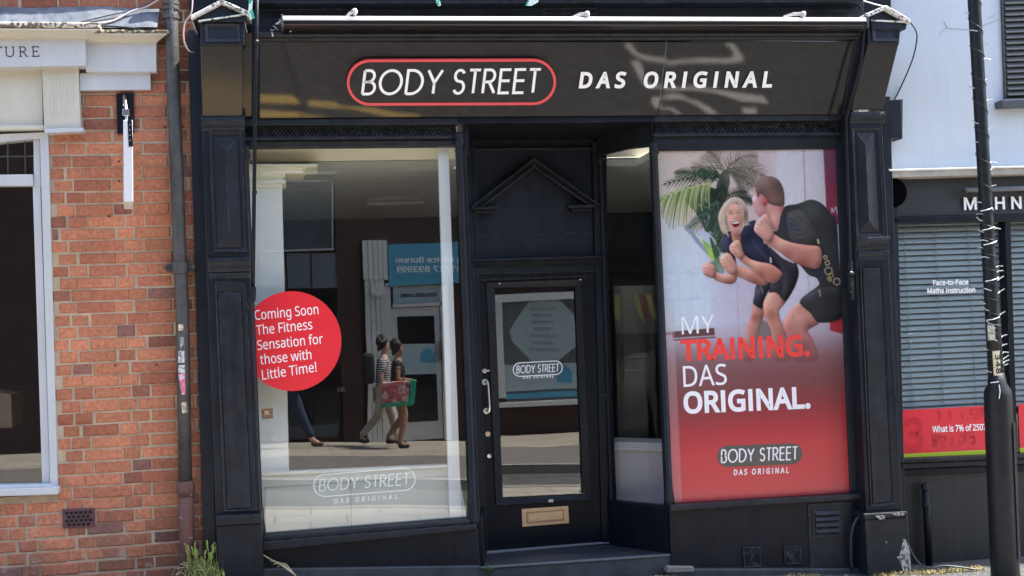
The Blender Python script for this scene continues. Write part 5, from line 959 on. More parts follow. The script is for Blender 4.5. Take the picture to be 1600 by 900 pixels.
dc = MB(); f_ = gs(.004)
ribbon(dc, pill_path((507.5, 758.5), (631.5, 749), 17.2, 10), 1.3, f_)
stroke_text(dc, 'BODY STREET', (498, 767.5), (639, 757.0), 18, f_, wd=.075, gap=.13, shear=.12)
text_mesh(dc, 'DAS ORIGINAL', (522, 787), (621, 779.3), 7.2, f_, bold=.012, track=.3, shear=.1)
dc.build('window_lettering', fros, cat='lettering', label='pale outlined BODY STREET lettering low on the left display window glass')
dc = MB(); f_ = gs(-(YD+.017))
ribbon(dc, pill_path((812.5, 577.6), (868, 574.6), 10.6, 10), 1.5, f_)
stroke_text(dc, 'BODY STREET', (807, 583.2), (873, 580.2), 11.6, f_, wd=.12, gap=.13, shear=.1)
text_mesh(dc, 'DAS ORIGINAL', (817.5, 591.6), (865, 589.6), 4.6, f_, bold=.035, track=.3, shear=.1)
dc.build('door_lettering', M['ink_white'], cat='lettering', label='small white outlined BODY STREET lettering on the glass of the shop door')

# ------------------------------------------------------------------ loose lines and scraps along the top
def cable(name, pts, r, m, label, cat='cable'):
    mb = MB(); P = [at(*p) for p in pts]; Q = []
    for i in range(len(P)-1):
        p0 = P[max(0, i-1)]; p1 = P[i]; p2 = P[i+1]; p3 = P[min(len(P)-1, i+2)]
        for k in range(6):
            u = k/6; Q.append(.5*((2*p1)+(p2-p0)*u+(2*p0-5*p1+4*p2-p3)*u*u+(3*p1-p0-3*p2+p3)*u**3))
    Q.append(P[-1]); mb.tube(Q, r, 6); return mb.build(name, m, cat=cat, label=label, smooth=True)
cw = flatmat('white_cable_sheath', (.6, .6, .6), .5); ckb = flatmat('black_cable_sheath', (.02, .02, .022), .5); cpk = flatmat('pinkish_cable_sheath', (.55, .45, .44), .5)
cable('cable', [(120, 36, -.17), (170, 24, -.1), (215, 14, -.06), (262, -8, -.06)], .004, ckb, 'thin black cable sloping up across the grey lead flashing')
cable('cable', [(146, 37, -.17), (175, 33, -.12), (205, 18, -.07), (228, 11, -.06), (252, -3, -.06)], .006, cpk, 'pale cable curving up to the top of the downpipe')
cable('cable', [(140, 40, -.18), (190, 42, -.17), (225, 45, -.15), (246, 40, -.1)], .006, ckb, 'slack black cable lying on the ledge beside the downpipe')
cable('cable', [(301, -6, -.5), (299, 20, -.5), (289, 36, -.48), (287, 60, -.46), (294, 78, -.4), (303, 82, -.2)], .0045, cpk, 'thin pale cable looping down past the left console bracket')
cable('cable', [(1418, 30, -.45), (1431, 48, -.3), (1432, 66, -.2), (1425, 95, -.1), (1408, 135, .0), (1397, 157, .0)], .005, ckb, 'thin black cable arcing from the right pediment to the grey box')
cable('cable', [(1349, 1, -.45), (1365, 6, -.45), (1392, 14, -.46), (1420, 30, -.46)], .004, cw, 'thin white cable lying over the right-hand pediment')
cable('cable', [(1353, 800, -.12), (1338, 812, -.12), (1330, 840, -.11), (1331, 890, -.1)], .011, ckb, 'thick black cable bending down the stall riser beside the right plinth')
cable('cable', [(1414, 830, -.05), (1422, 858, -.1), (1436, 880, -.14), (1452, 888, -.2), (1478, 884, -.25), (1528, 890, -.3)], .006, flatmat('grey_cable_sheath', (.07, .08, .09), .5), 'grey cable trailing over the ground at the foot of the right plinth')
grn = mat('teal_netting', (.06, .42, .30), .7, var=.4, scale=60, chips=.42, chipcol=(.7, .75, .7))
for i, (pp, lab) in enumerate(((((389, -5), (395, -5), (394, 12), (398, 28), (391, 31), (388, 16)), 'long strip of torn green netting hanging beside the left console bracket'), (((682, -4), (687, -4), (689, 8), (685, 10), (681, 3)), 'tiny scrap of green netting above the middle of the awning cassette'), (((821, 8), (828, -4), (842, -4), (841, 3), (830, 9)), 'wider scrap of green netting hanging at the top edge right of centre'))):
    MB().px(pp, -.46, -.455).build('netting_scrap', grn, cat='netting', label=lab, group='scraps of green netting')

# ------------------------------------------------------------------ right neighbour: white rendered house over a black shopfront
wh = thing('white_house', at(1500, 267, .1), 'white rendered upper wall with a dark shuttered window and a stone ledge, on the right', 'building')
M['render'] = mat('white_render', (.52, .565, .61), .75, streak=-.12, var=.03, scale=2.2, bump=.15, bscale=25)
YW = .02
MB().px([(1372, -70), (1760, -70), (1760, 268), (1388, 270)], YW, .4).build('wall', M['render'], wh)
crk = MB()
for pts_ in ([(1480, 43), (1490, 45), (1512, 46), (1535, 40), (1550, 34), (1563, 30)], [(1468, 56), (1474, 48), (1480, 43), (1475, 34)], [(1545, 28), (1556, 23)]):
    for i in range(len(pts_)-1): p, q = at(*pts_[i], YW-.002), at(*pts_[i+1], YW-.002); crk.bar(p, q, .004, .002, up=(0, 1, 0))
crk.build('hairline_crack', mat('crack_grey', (.40, .42, .45), .9), wh)
MB().px([(1390, 267), (1760, 257), (1760, 268), (1391, 277.5)], -.10, .1).build('ledge', mat('stone_ledge', (.36, .34, .30), .85, var=.25, scale=12, bump=.4), wh, bevel=.006)
MB().px([(1389, 264.5), (1760, 255), (1760, 257.5), (1390, 267.5)], -.112, .1).build('ledge_flashing', mat('pale_flashing', (.75, .74, .70), .6), wh, bevel=.002)
shm = mat('shutter_slats', (.075, .08, .08), .5, var=.2, scale=20)
sw = MB().px([(1563, -70), (1566, -70), (1573.5, 152), (1570.5, 155)], YW-.02, .1).build('window', M['iron'], wh, bevel=.003)
MB().px([(1564, -70), (1760, -74), (1760, 148), (1571, 154)], YW-.004, YW+.01).build('backing', M['black3'], sw)
sl = MB()
for i in range(26):
    y = 150-i*8.9; p, q = at(1573-i*.30, y, YW-.012), at(1760, y-8, YW-.012); sl.sweep(p, q, [(0.004, .034), (-.002, .034), (-.022, .002), (-.022, -.002), (.004, .0)])
sl.build('slat', shm, sw, bevel=.001)
MB().px([(1565.5, 156), (1760, 148), (1760, 160), (1566.5, 167.5)], -.07, .05).build('sill', mat('navy_sill', (.045, .05, .065), .45, var=.2), sw, bevel=.005)

ms = thing('tuition_shopfront', at(1500, 890, .1), 'black shopfront with grey venetian blinds and a red banner, at the right edge', 'shop')
MB().px([(1392, 277), (1760, 268), (1760, 338), (1394, 345)], .03, .3).build('fascia', mat('slate_black', (.016, .019, .022), .45, var=.15, scale=3), ms)
MB().px([(1394, 339), (1760, 331), (1760, 342), (1395, 350)], -.0, .1).build('fascia_bead', M['black3'], ms, bevel=.005)
MB().px([(1388, 278), (1402, 278), (1417, 892), (1406, 892)], .0, .3).build('side_pier', NV, ms, bevel=.004)
fw = MB().ring([(1394, 338), (1760, 330), (1760, 740), (1410, 722)], [(1397, 346), (1760, 340), (1760, 700), (1410, 716)], .02, .03, .1).build('window', M['black3'], ms)
MB().px([(1396, 346), (1760, 338), (1760, 706), (1409, 718)], .05, .055).build('window_glass', glassmat('blind_glass', .02), fw)
MB().px([(1570, 338), (1579, 338), (1590.5, 712), (1581.5, 712)], .012, .1).build('mullion', M['black3'], fw, bevel=.004)
MB().px([(1408, 717), (1760, 703), (1760, 710), (1409, 724)], -.03, .1).build('sill_nosing', M['black2'], ms, bevel=.006)
MB().px([(1409, 724.5), (1760, 710.5), (1760, 719), (1409, 733)], -.015, .1).build('sill_moulding', M['black2'], ms, bevel=.007)
MB().px([(1409, 733.5), (1760, 719.5), (1760, 730), (1409, 744)], .005, .1).build('sill_moulding', M['black3'], ms, bevel=.006)
MB().px([(1406, 740), (1760, 724), (1760, 900), (1408, 900)], .03, .2).build('stall_riser', mat('riser_black', (.011, .0125, .015), .5, var=.3, scale=3, streak=.08, spec=.4), ms)
MB().px([(1412, 884), (1760, 874), (1760, 905), (1412, 905)], -.03, .2).build('plinth', M['slate'], ms, bevel=.01)
bl = thing('venetian_blind', at(1490, 640, .1), 'grey venetian blind closed behind the shop window under the white letters', 'blind')
blm = mat('blind_slat', (.29, .345, .36), .45, var=.05, scale=3)
mb = MB(); n = 33; bx0, bx1 = at(1396, 500, .11).x, at(1700, 500, .11).x
zt_, zb_2 = at(1400, 352, .11).z, at(1409, 643, .11).z
for i in range(n):
    z = zb_2+(zt_-zb_2)*i/(n-1); mb.sweep((bx0, .11, z), (bx1, .11, z), [(-.010, -.010), (-.007, .004), (-.001, .016), (.008, .025), (.009, .024), (.001, .014), (-.0055, .003), (-.009, -.011)])
mb.build('slats', blm, bl)
MB().box(bx0, bx1, .10, .14, zt_+.012, zt_+.07).build('headrail', mat('headrail', (.20, .20, .19), .5), bl)
MB().box(bx0, bx1, .20, .21, .0-.3, zt_+.1).build('backdrop_panel', M['black3'], ms)
cd = MB()
for x in (1413, 1461, 1512, 1566): a_ = at(x, 352, .095); cd.tube([(a_.x, .095, zt_), (a_.x, .095, zb_2)], .0022, 5)
cd.build('ladder_cord', mat('cord_grey', (.25, .28, .29), .7), bl)
# banner
bn = thing('banner', at(1490, 712, .045), 'red window banner with a green foot asking What is 7% of 250?', 'banner')
MB().px([(1406, 641), (1572, 632.5), (1574.5, 701), (1409, 709.5)], .046, .048).build('red_sheet', flatmat('banner_red', srgb(214, 44, 56), .35), bn)
MB().px([(1409, 709.5), (1574.5, 701), (1575, 708.5), (1409.5, 717)], .046, .048).build('green_strip', flatmat('banner_green', srgb(190, 205, 50), .4), bn)
dgm = flatmat('banner_dark_red', srgb(194, 34, 50), .35); dg_ = MB(); fb_ = lambda x, y: at(x, y, .0452)
random.seed(3)
text_mesh(dg_, '3', (1414, 704), (1444, 702), 48, fb_, bold=.03)
for i in range(190):
    x, y = random.uniform(1408, 1560), random.uniform(648, 703)
    s_ = random.uniform(7, 20)
    if y-s_-(x-1408)*.05 < 643-(x-1406)*.05 or 1404 < x < 1450 or (1448 < x+s_*.6 and x < 1548 and y > 660 and y-s_ < 680): continue
    text_mesh(dg_, random.choice('3725081'), (x, y-(x-1408)*.05), (x+s_*.62, y-(x+s_*.6-1408)*.05), s_, fb_, bold=.02)
dg_.build('number_pattern', dgm, bn)
tx = MB(); text_mesh(tx, 'What is 7% of 250?', (1457, 675.5), (1540.5, 671.8), 9.4, lambda x, y: at(x, y, .0445), bold=.022); tx.build('lettering', M['ink_white'], bn)
b2 = thing('banner', at(1640, 705, .045), 'second red banner with a green foot, beyond the mullion at the photo edge', 'banner')
MB().px([(1591, 631.5), (1740, 624), (1740, 692), (1593.5, 700)], .046, .048).build('red_sheet', flatmat('banner_red2', srgb(214, 44, 56), .35), b2)
MB().px([(1593.5, 700), (1740, 692), (1740, 699), (1593.7, 707.5)], .046, .048).build('green_strip', flatmat('banner_green2', srgb(190, 205, 50), .4), b2)
tx = MB(); text_mesh(tx, 'Face-to-Face', (1458, 445.6), (1513, 444.2), 7.4, lambda x, y: at(x, y, .0485), bold=.03); text_mesh(tx, 'Maths Instruction', (1449, 458.2), (1524, 456.4), 7.4, lambda x, y: at(x, y, .0485), bold=.03)
tx.build('window_lettering', M['ink_white'], cat='lettering', label='two lines of white lettering Face-to-Face Maths Instruction over the grey blind')
fl4 = thing('fascia_lettering', at(1550, 328, .012), 'widely spaced white capital letters on the black fascia behind the lamp post', 'sign'); fz = lambda x, y: at(x, y, .012)
for ch, x0, x1 in (('M', 1506.5, 1526.5), ('A', 1532.5, 1550), ('H', 1555, 1570.5), ('N', 1580.5, 1596.5)): tx = MB(); text_mesh(tx, ch, (x0, 327.6-(x0-1506)*.02), (x1, 327.5-(x1-1506)*.02), 18.3, fz, bold=.02); tx.build('letter', M['ink_white'], fl4)
lb = thing('light_bar', at(1560, 300, -.02), 'slim dark grey light bar above the white capital letters at right', 'light')
p, q = at(1507, 297, -.05), at(1740, 290, -.05); MB().tube([p, q], .018, 12).build('bar', mat('bar_grey', (.16, .17, .18), .4, metal=.4), lb, smooth=True)
t = MB(); t.tube([at(1520, 297, -.05), at(1520, 300, .03)], .01, 8); t.tube([at(1600, 294, -.05), at(1600, 297, .03)], .01, 8); t.tube([p, p+Vector((.01, 0, 0))], .022, 12); t.build('arm', M['iron'], lb)
XQ = at(1758, 400, 0).x
MB().box(XQ, 12, YW, .4, at(1760, 262, 0).z, 5.2).build('wall_beyond', M['render'], wh); MB().box(XQ, 12, .03, .4, -.8, at(1760, 262, 0).z).build('front_beyond', M['black3'], ms)
# things fixed between the shops
gb = thing('meter_box', at(1402, 216, -.05), 'dark grey box fixed to the wall edge beside the right console bracket', 'box')
MB().px([(1386, 156), (1408, 155), (1410, 215), (1388, 217)], -.10, .06).build('body', NV, gb, bevel=.004)
MB().px([(1405, 154.5), (1411, 154.5), (1410.5, 217), (1406.5, 217.5)], -.085, .04).build('edge_lip', M['slate'], gb, bevel=.003)
wl = thing('wall_lamp', at(1404, 322, -.05), 'round black wall lamp beside the right pilaster below the stone ledge', 'lamp')
t = MB(); c = at(1395.5, 301, -.03); t.blob(c, .10, 18, 12, (1, .5, 1.02)); t.build('globe', flatmat('lamp_black', (.003, .003, .0035), 1, 0), wl, smooth=True)
t = MB(); t.tube([c+Vector((0.02, .03, 0)), c+Vector((0.02, .08, 0))], .04, 12); t.build('mount', M['black3'], wl)
vp = thing('waste_pipe', at(1447, 880, -.03), 'black vertical waste pipe on the stall riser right of the peeling plinth', 'pipe')
t = MB(); t.tube([at(1445.5, 756, -.02), at(1452, 884, -.02)], .024, 12); t.build('pipe', M['black3'], vp, smooth=True)
t = MB(); t.tube([at(1446, 757, -.02), at(1446.3, 764, -.02)], .03, 12); t.tube([at(1447.5, 786, -.02), at(1447.8, 791, -.02)], .032, 12); t.build('collar', M['black2'], vp)

# ------------------------------------------------------------------ lamp post
YL = -.55
lp = thing('lamp_post', at(1574, 950, YL), 'dark grey leaning lamp post wound with fairy lights, standing in front of the right shop', 'lamp post')
pm2 = mat('post_paint', (.011, .012, .014), .45, var=.3, scale=9, bump=.18, bscale=90, chips=.16, dust=.07, spec=.25)
t = MB(); ax_ = [at(1517.5, -90, YL), at(1522, 0, YL), at(1540.5, 323, YL), at(1551, 500, YL), at(1558, 604, YL)]; t.tube(ax_, [.0393, .041, .042, .0458, .0513], 22)
t.build('shaft', pm2, lp, smooth=True)
t = MB(); t.tube([at(1556, 578, YL), at(1558, 600, YL), at(1558.6, 610, YL), at(1559.3, 618, YL), at(1560, 640, YL), at(1571, 900, YL), at(1574.5, 985, YL)], [.048, .059, .083, .0873, .0884, .0895, .0895], 24)
base = t.build('base', pm2, lp, smooth=True)
c0, c1 = at(1562, 660, YL), at(1570, 870, YL); nv = Vector((.55, -.83, 0)).normalized()
t = MB(); tv = nv.cross(Vector((0, 0, 1)))
rr_ = .0911
def onb(p, ang): d = Vector((math.sin(ang), -math.cos(ang), 0)); return p+d*rr_
for i in range(6):
    a0, a1 = .45+i*.13, .45+(i+1)*.13; t.prism([onb(c0, a0), onb(c0, a1), onb(c1, a1), onb(c1, a0)], Vector((math.sin(a0), -math.cos(a0), 0))*.004)
t.build('access_door', pm2, base, smooth=False)
# fairy lights: one wire wound up the post, with small pegs
fl2 = thing('fairy_lights', at(1545, 560, YL), 'white-tied string of small clear fairy lights wound round the lamp post', 'fairy lights')
wr = MB(); pg = MB(); tie = MB(); A0, A1 = ax_[0], ax_[-1]; random.seed(11)
def axis(tt):
    s_ = tt*(len(ax_)-1); i = min(len(ax_)-2, int(s_)); u = s_-i; return ax_[i].lerp(ax_[i+1], u), .0393+.011*tt+.002
wire = []
for k in range(400):
    tt = k/400*.97; c, r = axis(tt); a_ = k*.47+.3*math.sin(k*.3); wire.append(c+Vector((math.cos(a_), math.sin(a_), 0))*r)
wr.tube(wire, .0022, 4); wr.build('wire', mat('lights_wire', (.05, .055, .05), .6), fl2)
for k in range(54):
    tt = .06+.9*k/54+random.uniform(-.006, .006); c, r = axis(tt); sgn = 1 if random.random() < .62 else -1
    a_ = random.uniform(-.8, .1) if sgn > 0 else math.pi+random.uniform(-.1, .9)
    d = Vector((math.cos(a_), math.sin(a_), 0)); tp = c+d*(r+.004); e_ = tp+Vector((sgn*.03, -.008, random.uniform(-.012, .022)))
    (pg if sgn > 0 else wr)
    pg.tube([tp-Vector((sgn*.022, .016, .010)), tp, e_], [.0032, .0038, .0030], 6)
pg.build('bulb', mat('bulb_clear', (.42, .45, .44), .3, var=.5, scale=30), fl2)
for px_, py_ in ((1545, 327), (1548, 357), (1550, 380), (1553, 437), (1555, 498), (1561, 596)):
    p = at(px_, py_, YL-.051); tie = MB(); tie.tube([p+Vector((-.042, .03, -.008)), p+Vector((-.01, 0, -.002)), p+Vector((.03, .006, .008)), p+Vector((.045, .02, random.uniform(-.01, .02)))], .0034, 6); tie.build('cable_tie', M['ink_white'], fl2)
tie = MB(); tie.tube([at(1561, 601, YL-.087), at(1562.5, 612, YL-.092), at(1561, 623, YL-.093)], .003, 6)
tie.build('cable_tie', flatmat('cable_tie_white', (.62, .62, .58), .5), fl2)
def on_post(q, m, label, r=.0485):
    mb = MB(); n = 7
    def pt(x, y):
        P = at(x, y, YL-r); c = axis(max(0, min(1, .0)))[0]
        # axis point at this height
        for i in range(len(ax_)-1):
            if ax_[i+1].z <= P.z <= ax_[i].z: u = (ax_[i].z-P.z)/(ax_[i].z-ax_[i+1].z); c = ax_[i].lerp(ax_[i+1], u)
        dx = max(-.98, min(.98, (P.x-c.x)/r)); return Vector((c.x+dx*r, c.y-r*math.sqrt(1-dx*dx), P.z))
    f = lambda a, b, u: (a[0]+(b[0]-a[0])*u, a[1]+(b[1]-a[1])*u)
    for i in range(n):
        u, v = i/n, (i+1)/n; mb.face([pt(*f(q[0], q[1], u)), pt(*f(q[0], q[1], v)), pt(*f(q[3], q[2], v)), pt(*f(q[3], q[2], u))])
    return mb.build('sticker', m, cat='sticker', label=label, flat=True), pt
on_post([(1537.5, 511), (1554, 508), (1556, 531), (1540, 533)], mat('post_label', (.62, .58, .46), .7, var=.15, scale=30), 'blank cream label stuck round the lamp post')
s2, ptf = on_post([(1553, 549), (1562, 547.5), (1564, 587), (1555.5, 589)], mat('post_number_label', (.66, .60, .42), .7, var=.1, scale=30), 'cream number label 348 reading sideways on the lamp post', r=.0518)
tx = MB(); _V, _ = None, None
def rot(x, y): # sideways numerals
    return Vector(ptf(x, y))+Vector((-.0005, -.0012, 0))
V, Fc = text_geo('348', bold=.03, track=.12); bs = len(tx.v)
for u, v, k_ in V: tx.v.append(rot(1555.6+u*1.8+.4+v*6.0, 554+u*30-.4*v))
for f in Fc: tx.f.append([bs+i for i in f]); tx.c.append(None)
o = tx.build('number', M['ink_black'], s2, flat=True)

# ------------------------------------------------------------------ the far side of the street, seen in the glass
YO = -12.4
def brickwall(name, c1, c2, mort):
    m, t, b = nodes(name); g = _geo(t); mp = t.nodes.new('ShaderNodeMapping'); mp.inputs['Rotation'].default_value = (math.pi/2, 0, 0); t.links.new(g, mp.inputs[0])
    br = t.nodes.new('ShaderNodeTexBrick'); br.inputs['Scale'].default_value = 1; br.inputs['Brick Width'].default_value = .225; br.inputs['Row Height'].default_value = .075; br.inputs['Mortar Size'].default_value = .006
    br.inputs['Color1'].default_value = (*c1, 1); br.inputs['Color2'].default_value = (*c2, 1); br.inputs['Mortar'].default_value = (*mort, 1); t.links.new(mp.outputs[0], br.inputs['Vector'])
    n = _noise(t, g, 2.5, 6, .7); c = _mix(t, 1.0, br.outputs['Color'], _ramp(t, n, [(.3, .65), (.7, 1.25)]), 'MULTIPLY'); t.links.new(c, b.inputs['Base Color']); b.inputs['Roughness'].default_value = .9
    return m
M['brown_brick'] = brickwall('brown_brick', (.065, .028, .022), (.045, .024, .020), (.055, .045, .04))
M['far_slate'] = mat('far_slate_board', (.05, .06, .07), .5, var=.1)
M['far_white'] = mat('far_white_paint', (.56, .56, .54), .5, var=.05)
M['far_blue'] = mat('far_blue_sign', (.07, .30, .43), .5, var=.05)
M['far_pale'] = mat('far_pale_blue', (.36, .47, .49), .5, var=.05)
M['far_dark'] = flatmat('far_dark_glass', (.012, .014, .017), .08)
M['trimw'] = flatmat('far_trim', (.4, .4, .39), .5)
def fq(pp, Yf, Yb, g=0.0, mb=None):
    mb = mb or MB(); f = [seen(x, y, Yf, g) for x, y in pp]; return mb.prism(f, (0, Yb-Yf, 0))
def rect(x0, y0, x1, y1, g=0.0, lean=.041):
    """upright rectangle between two mirrored pixels, true in the world"""
    return x0, y0, x1, y1
def fbox(x0, y0, x1, y1, Yf, Yb, g=0.0, mb=None):
    a = seen(x0, (y0+y1)/2, Yf, g); b = seen(x1, (y0+y1)/2, Yf, g); xm_ = (x0+x1)/2
    zt = seen(xm_, y0, Yf, g).z; zb = seen(xm_, y1, Yf, g).z
    mb = mb or MB(); return mb.box(a.x, b.x, Yb, Yf, zb, zt)
zg = lambda x: gzy(x, YO, -11)
XD = seen(528, 500, YO).x; XE = seen(562, 500, YO).x
# shop A: dark slate fascia, number 22
fa = thing('dark_shop', (XD-3, YO, zg(XD)), 'dark slate shop numbered 22 across the street, mirrored in the left display window', 'shop')
MB().box(-14, XD, YO-.4, YO, -1.2, 7.2).build('wall', M['brown_brick'], fa)
MB().box(XD+.005, XE, YO-.38, YO+.06, -1.2, 7.2).build('pier', M['brown_brick'], fa)
fas2 = fbox(250, 286, 521, 394, YO+.10, YO).build('fascia', M['far_slate'], fa)
fbox(250, 271, 525, 274.5, YO+.16, YO).build('cornice', M['trimw'], fa); fbox(250, 284.5, 512, 287, YO+.13, YO).build('fascia_trim', M['trimw'], fa)
fbox(250, 393, 523, 395.5, YO+.14, YO).build('fascia_trim', M['trimw'], fa); fbox(518, 286, 520, 392, YO+.12, YO).build('fascia_trim', M['trimw'], fa)
tx = MB(); V, Fc = text_geo('22', bold=.012)
for u, v, k_ in V: tx.v.append(seen(514-u*17, 297.5-v*8.5, YO+.105))
for f in Fc: tx.f.append(f); tx.c.append(None)
tx.build('house_number', M['trimw'], fa)
fg = mat('far_grey_glass', (.16, .19, .21), .1, var=.15, scale=1)
for x0, x1 in ((262, 318), (322, 380), (384, 446), (449, 485), (488, 526)):
    wq = fbox(x0, 397, x1, 450, YO+.03, YO).build('upper_window', fg, fa)
    fbox(x0, 453, x1, 668, YO+.025, YO).build('shop_window', M['far_dark'], fa)
fbox(250, 669, 526, 690, YO+.05, YO).build('stall_riser', M['far_slate'], fa)
tx = MB(); V, Fc = text_geo('ADS', bold=.02)
for u, v, k_ in V: tx.v.append(seen(537-u*13, 607.5-v*6.5, YO+.07))
for f in Fc: tx.f.append(f); tx.c.append(None)
tx.build('lettering', M['trimw'], fa)
# shop B: advice bureau
fbd = thing('advice_shop', (XE+3, YO, zg(XE)), 'brick advice shop with blue sign and white door, mirrored in the glass', 'shop')
MB().box(XE+.005, 14, YO-.4, YO, -1.2, 7.2).build('wall', M['brown_brick'], fbd)
pil = MB()
for i in range(5): fbox(564+i*8.2, 377, 571.4+i*8.2, 437, YO+.12, YO, mb=pil)
for i in range(4): fbox(571+i*8.2, 437.5, 578.4+i*8.2, 692, YO+.09, YO, mb=pil)
pil.build('boarded_pilaster', M['far_white'], fbd)
hx = MB(); hx.prism([seen(588+13*math.cos(R(30+60*i)), 453+12*math.sin(R(30+60*i)), YO+.2) for i in range(6)], (0, -.1, 0)); hx.build('alarm_box', M['far_white'], fbd)
sgn = fbox(606, 378, 1030, 440, YO+.12, YO).build('sign_board', M['far_blue'], fbd)
tx = MB()
def mtext(s, xr, xl, yb, cap, Y, mb, bold=.02, g=0.0):
    V, Fc = text_geo(s, bold=bold); b0 = len(mb.v)
    for u, v, k_ in V: p = seen(xr+(xl-xr)*u, yb-cap*v-(xr+(xl-xr)*u-xl)*.006, Y+.0006*k_, g); mb.v.append(p)
    for f in Fc: mb.f.append([b0+i for i in f]); mb.c.append(None)
mtext('g Advice Bureau', 722, 619, 411, 8, YO+.125, tx); mtext('01727 893999', 722, 621, 426, 9, YO+.125, tx)
tx.build('sign_lettering', flatmat('far_sign_white', (.8, .85, .85), .5), fbd)
dfr = MB()
fbox(601, 441, 704, 447, YO+.07, YO, mb=dfr); fbox(601, 447.5, 614, 690, YO+.07, YO, mb=dfr); fbox(692, 447.5, 704, 690, YO+.07, YO, mb=dfr); fbox(614.5, 476, 691.5, 482, YO+.07, YO, mb=dfr)
dr = dfr.build('door_frame', M['far_white'], fbd)
fbox(615, 448, 691, 475.5, YO+.03, YO).build('transom_light', M['far_pale'], fbd)
tx = MB(); mtext('imab.net', 683, 628, 466, 7, YO+.035, tx, bold=.03); tx.build('transom_lettering', M['ink_black'], fbd)
dd = fbox(615, 483, 691, 690, YO+.02, YO).build('door', M['far_white'], fbd)
fbox(625, 497, 683, 661, YO+.03, YO).build('pane', M['far_dark'], dd)
pp_ = fbox(627, 536, 682, 581, YO+.034, YO+.03).build('poster', M['far_pale'], dd)
def house_icon(x0, y0, x1, y1, Y, g=0.0):
    xm_ = (x0+x1)/2; return MB().prism([seen(x, y, Y, g) for x, y in ((x0, y1), (x0, y0+(y1-y0)*.4), (xm_, y0), (x1, y0+(y1-y0)*.4), (x1, y1))], (0, -.003, 0))
house_icon(659, 541, 681, 563, YO+.038).build('house_mark', M['far_blue'], dd)
fbox(686, 532, 688, 562, YO+.09, YO+.02).build('handle', M['steel'], dd)
# its window, seen in the door glass
G = YD
wnf = fbox(768, 455, 1100, 467, YO+.14, YO, G).build('window_head', M['far_white'], fbd)
fbox(774, 467.5, 787, 622, YO+.12, YO, G).build('window_post', M['far_white'], fbd)
fbox(787.5, 467.5, 1100, 622, YO+.02, YO, G).build('window', mat('far_window', (.12, .13, .13), .3, var=.2, scale=2), fbd)
fbox(770, 622.5, 1100, 630, YO+.18, YO, G).build('window_sill', M['far_white'], fbd)
hexp = [(829, 468), (873, 467), (905, 500), (915, 520), (900, 541), (865, 571), (836, 571), (800, 535), (796, 518), (804, 503)]
MB().prism([seen(x, y, YO+.03, G) for x, y in hexp], (0, -.008, 0)).build('hexagon_poster', mat('hex_poster', (.34, .43, .42), .4, var=.04), fbd)
tx = MB()
for i, (x0, x1) in enumerate(((829, 872), (832, 866), (831, 868), (835, 864), (828, 871), (832, 865), (827, 874))): 
    nb = 2+i % 3; x = x0
    while x < x1:
        w_ = random.uniform(5, 11); fbox(x, 482+i*10.4, min(x+w_, x1), 486+i*10.4, YO+.034, YO+.031, G, mb=tx); x += w_+1.6
tx.build('poster_text', mat('far_text', (.22, .27, .27), .5), fbd)
fbox(788, 566, 1000, 606, YO+.026, YO+.02, G).build('window_panel', M['far_pale'], fbd)
house_icon(872, 568, 894, 597, YO+.036, G).build('house_mark', M['far_blue'], fbd)
fbox(788, 610, 1000, 619, YO+.03, YO+.02, G).build('blue_band', M['far_blue'], fbd)
# ------------------------------------------------------------------ people walking on the far pavement
skinm = mat('skin', (.36, .19, .125), .55, var=.08, scale=8); skin2 = mat('skin_pale', (.55, .34, .26), .55, var=.08, scale=8)
hairm = mat('dark_hair', (.018, .013, .011), .5, var=.5, scale=40); 
def skin(name, chains, m, par, sub=2, root=0):
    """chains: list of [(point, radius), ...]; a chain may start with the index of an earlier joint"""
    vs, rs, es = [], [], []
    for ch in chains:
        prev = None
        for it in ch:
            if isinstance(it, int): prev = it; continue
            vs.append(it[0]); rs.append(it[1]); i = len(vs)-1
            if prev is not None: es.append((prev, i))
            prev = i
    me = bpy.data.meshes.new(name); me.from_pydata(vs, es, []); o = bpy.data.objects.new(name, me); COL.objects.link(o)
    o.modifiers.new('skin', 'SKIN')
    if not me.skin_vertices:
        with bpy.context.temp_override(object=o, active_object=o, selected_objects=[o]): 
            bpy.context.view_layer.objects.active = o; bpy.ops.mesh.customdata_skin_add()
    for i, r in enumerate(rs):
        d = me.skin_vertices[0].data[i]; d.radius = (r, r) if not isinstance(r, tuple) else r; d.use_root = (i == root)
    o.modifiers['skin'].use_smooth_shade = True
    sb = o.modifiers.new('sub', 'SUBSURF'); sb.levels = sub; sb.render_levels = sub
    dg = bpy.context.evaluated_depsgraph_get(); ev = o.evaluated_get(dg); nm = bpy.data.meshes.new_from_object(ev)
    bpy.data.objects.remove(o); bpy.data.meshes.remove(me)
    r = bpy.data.objects.new(name, nm); nm.name = name; COL.objects.link(r); nm.materials.clear(); nm.materials.append(m)
    nm.polygons.foreach_set('use_smooth', [True]*len(nm.polygons)); r.parent = par
    return r
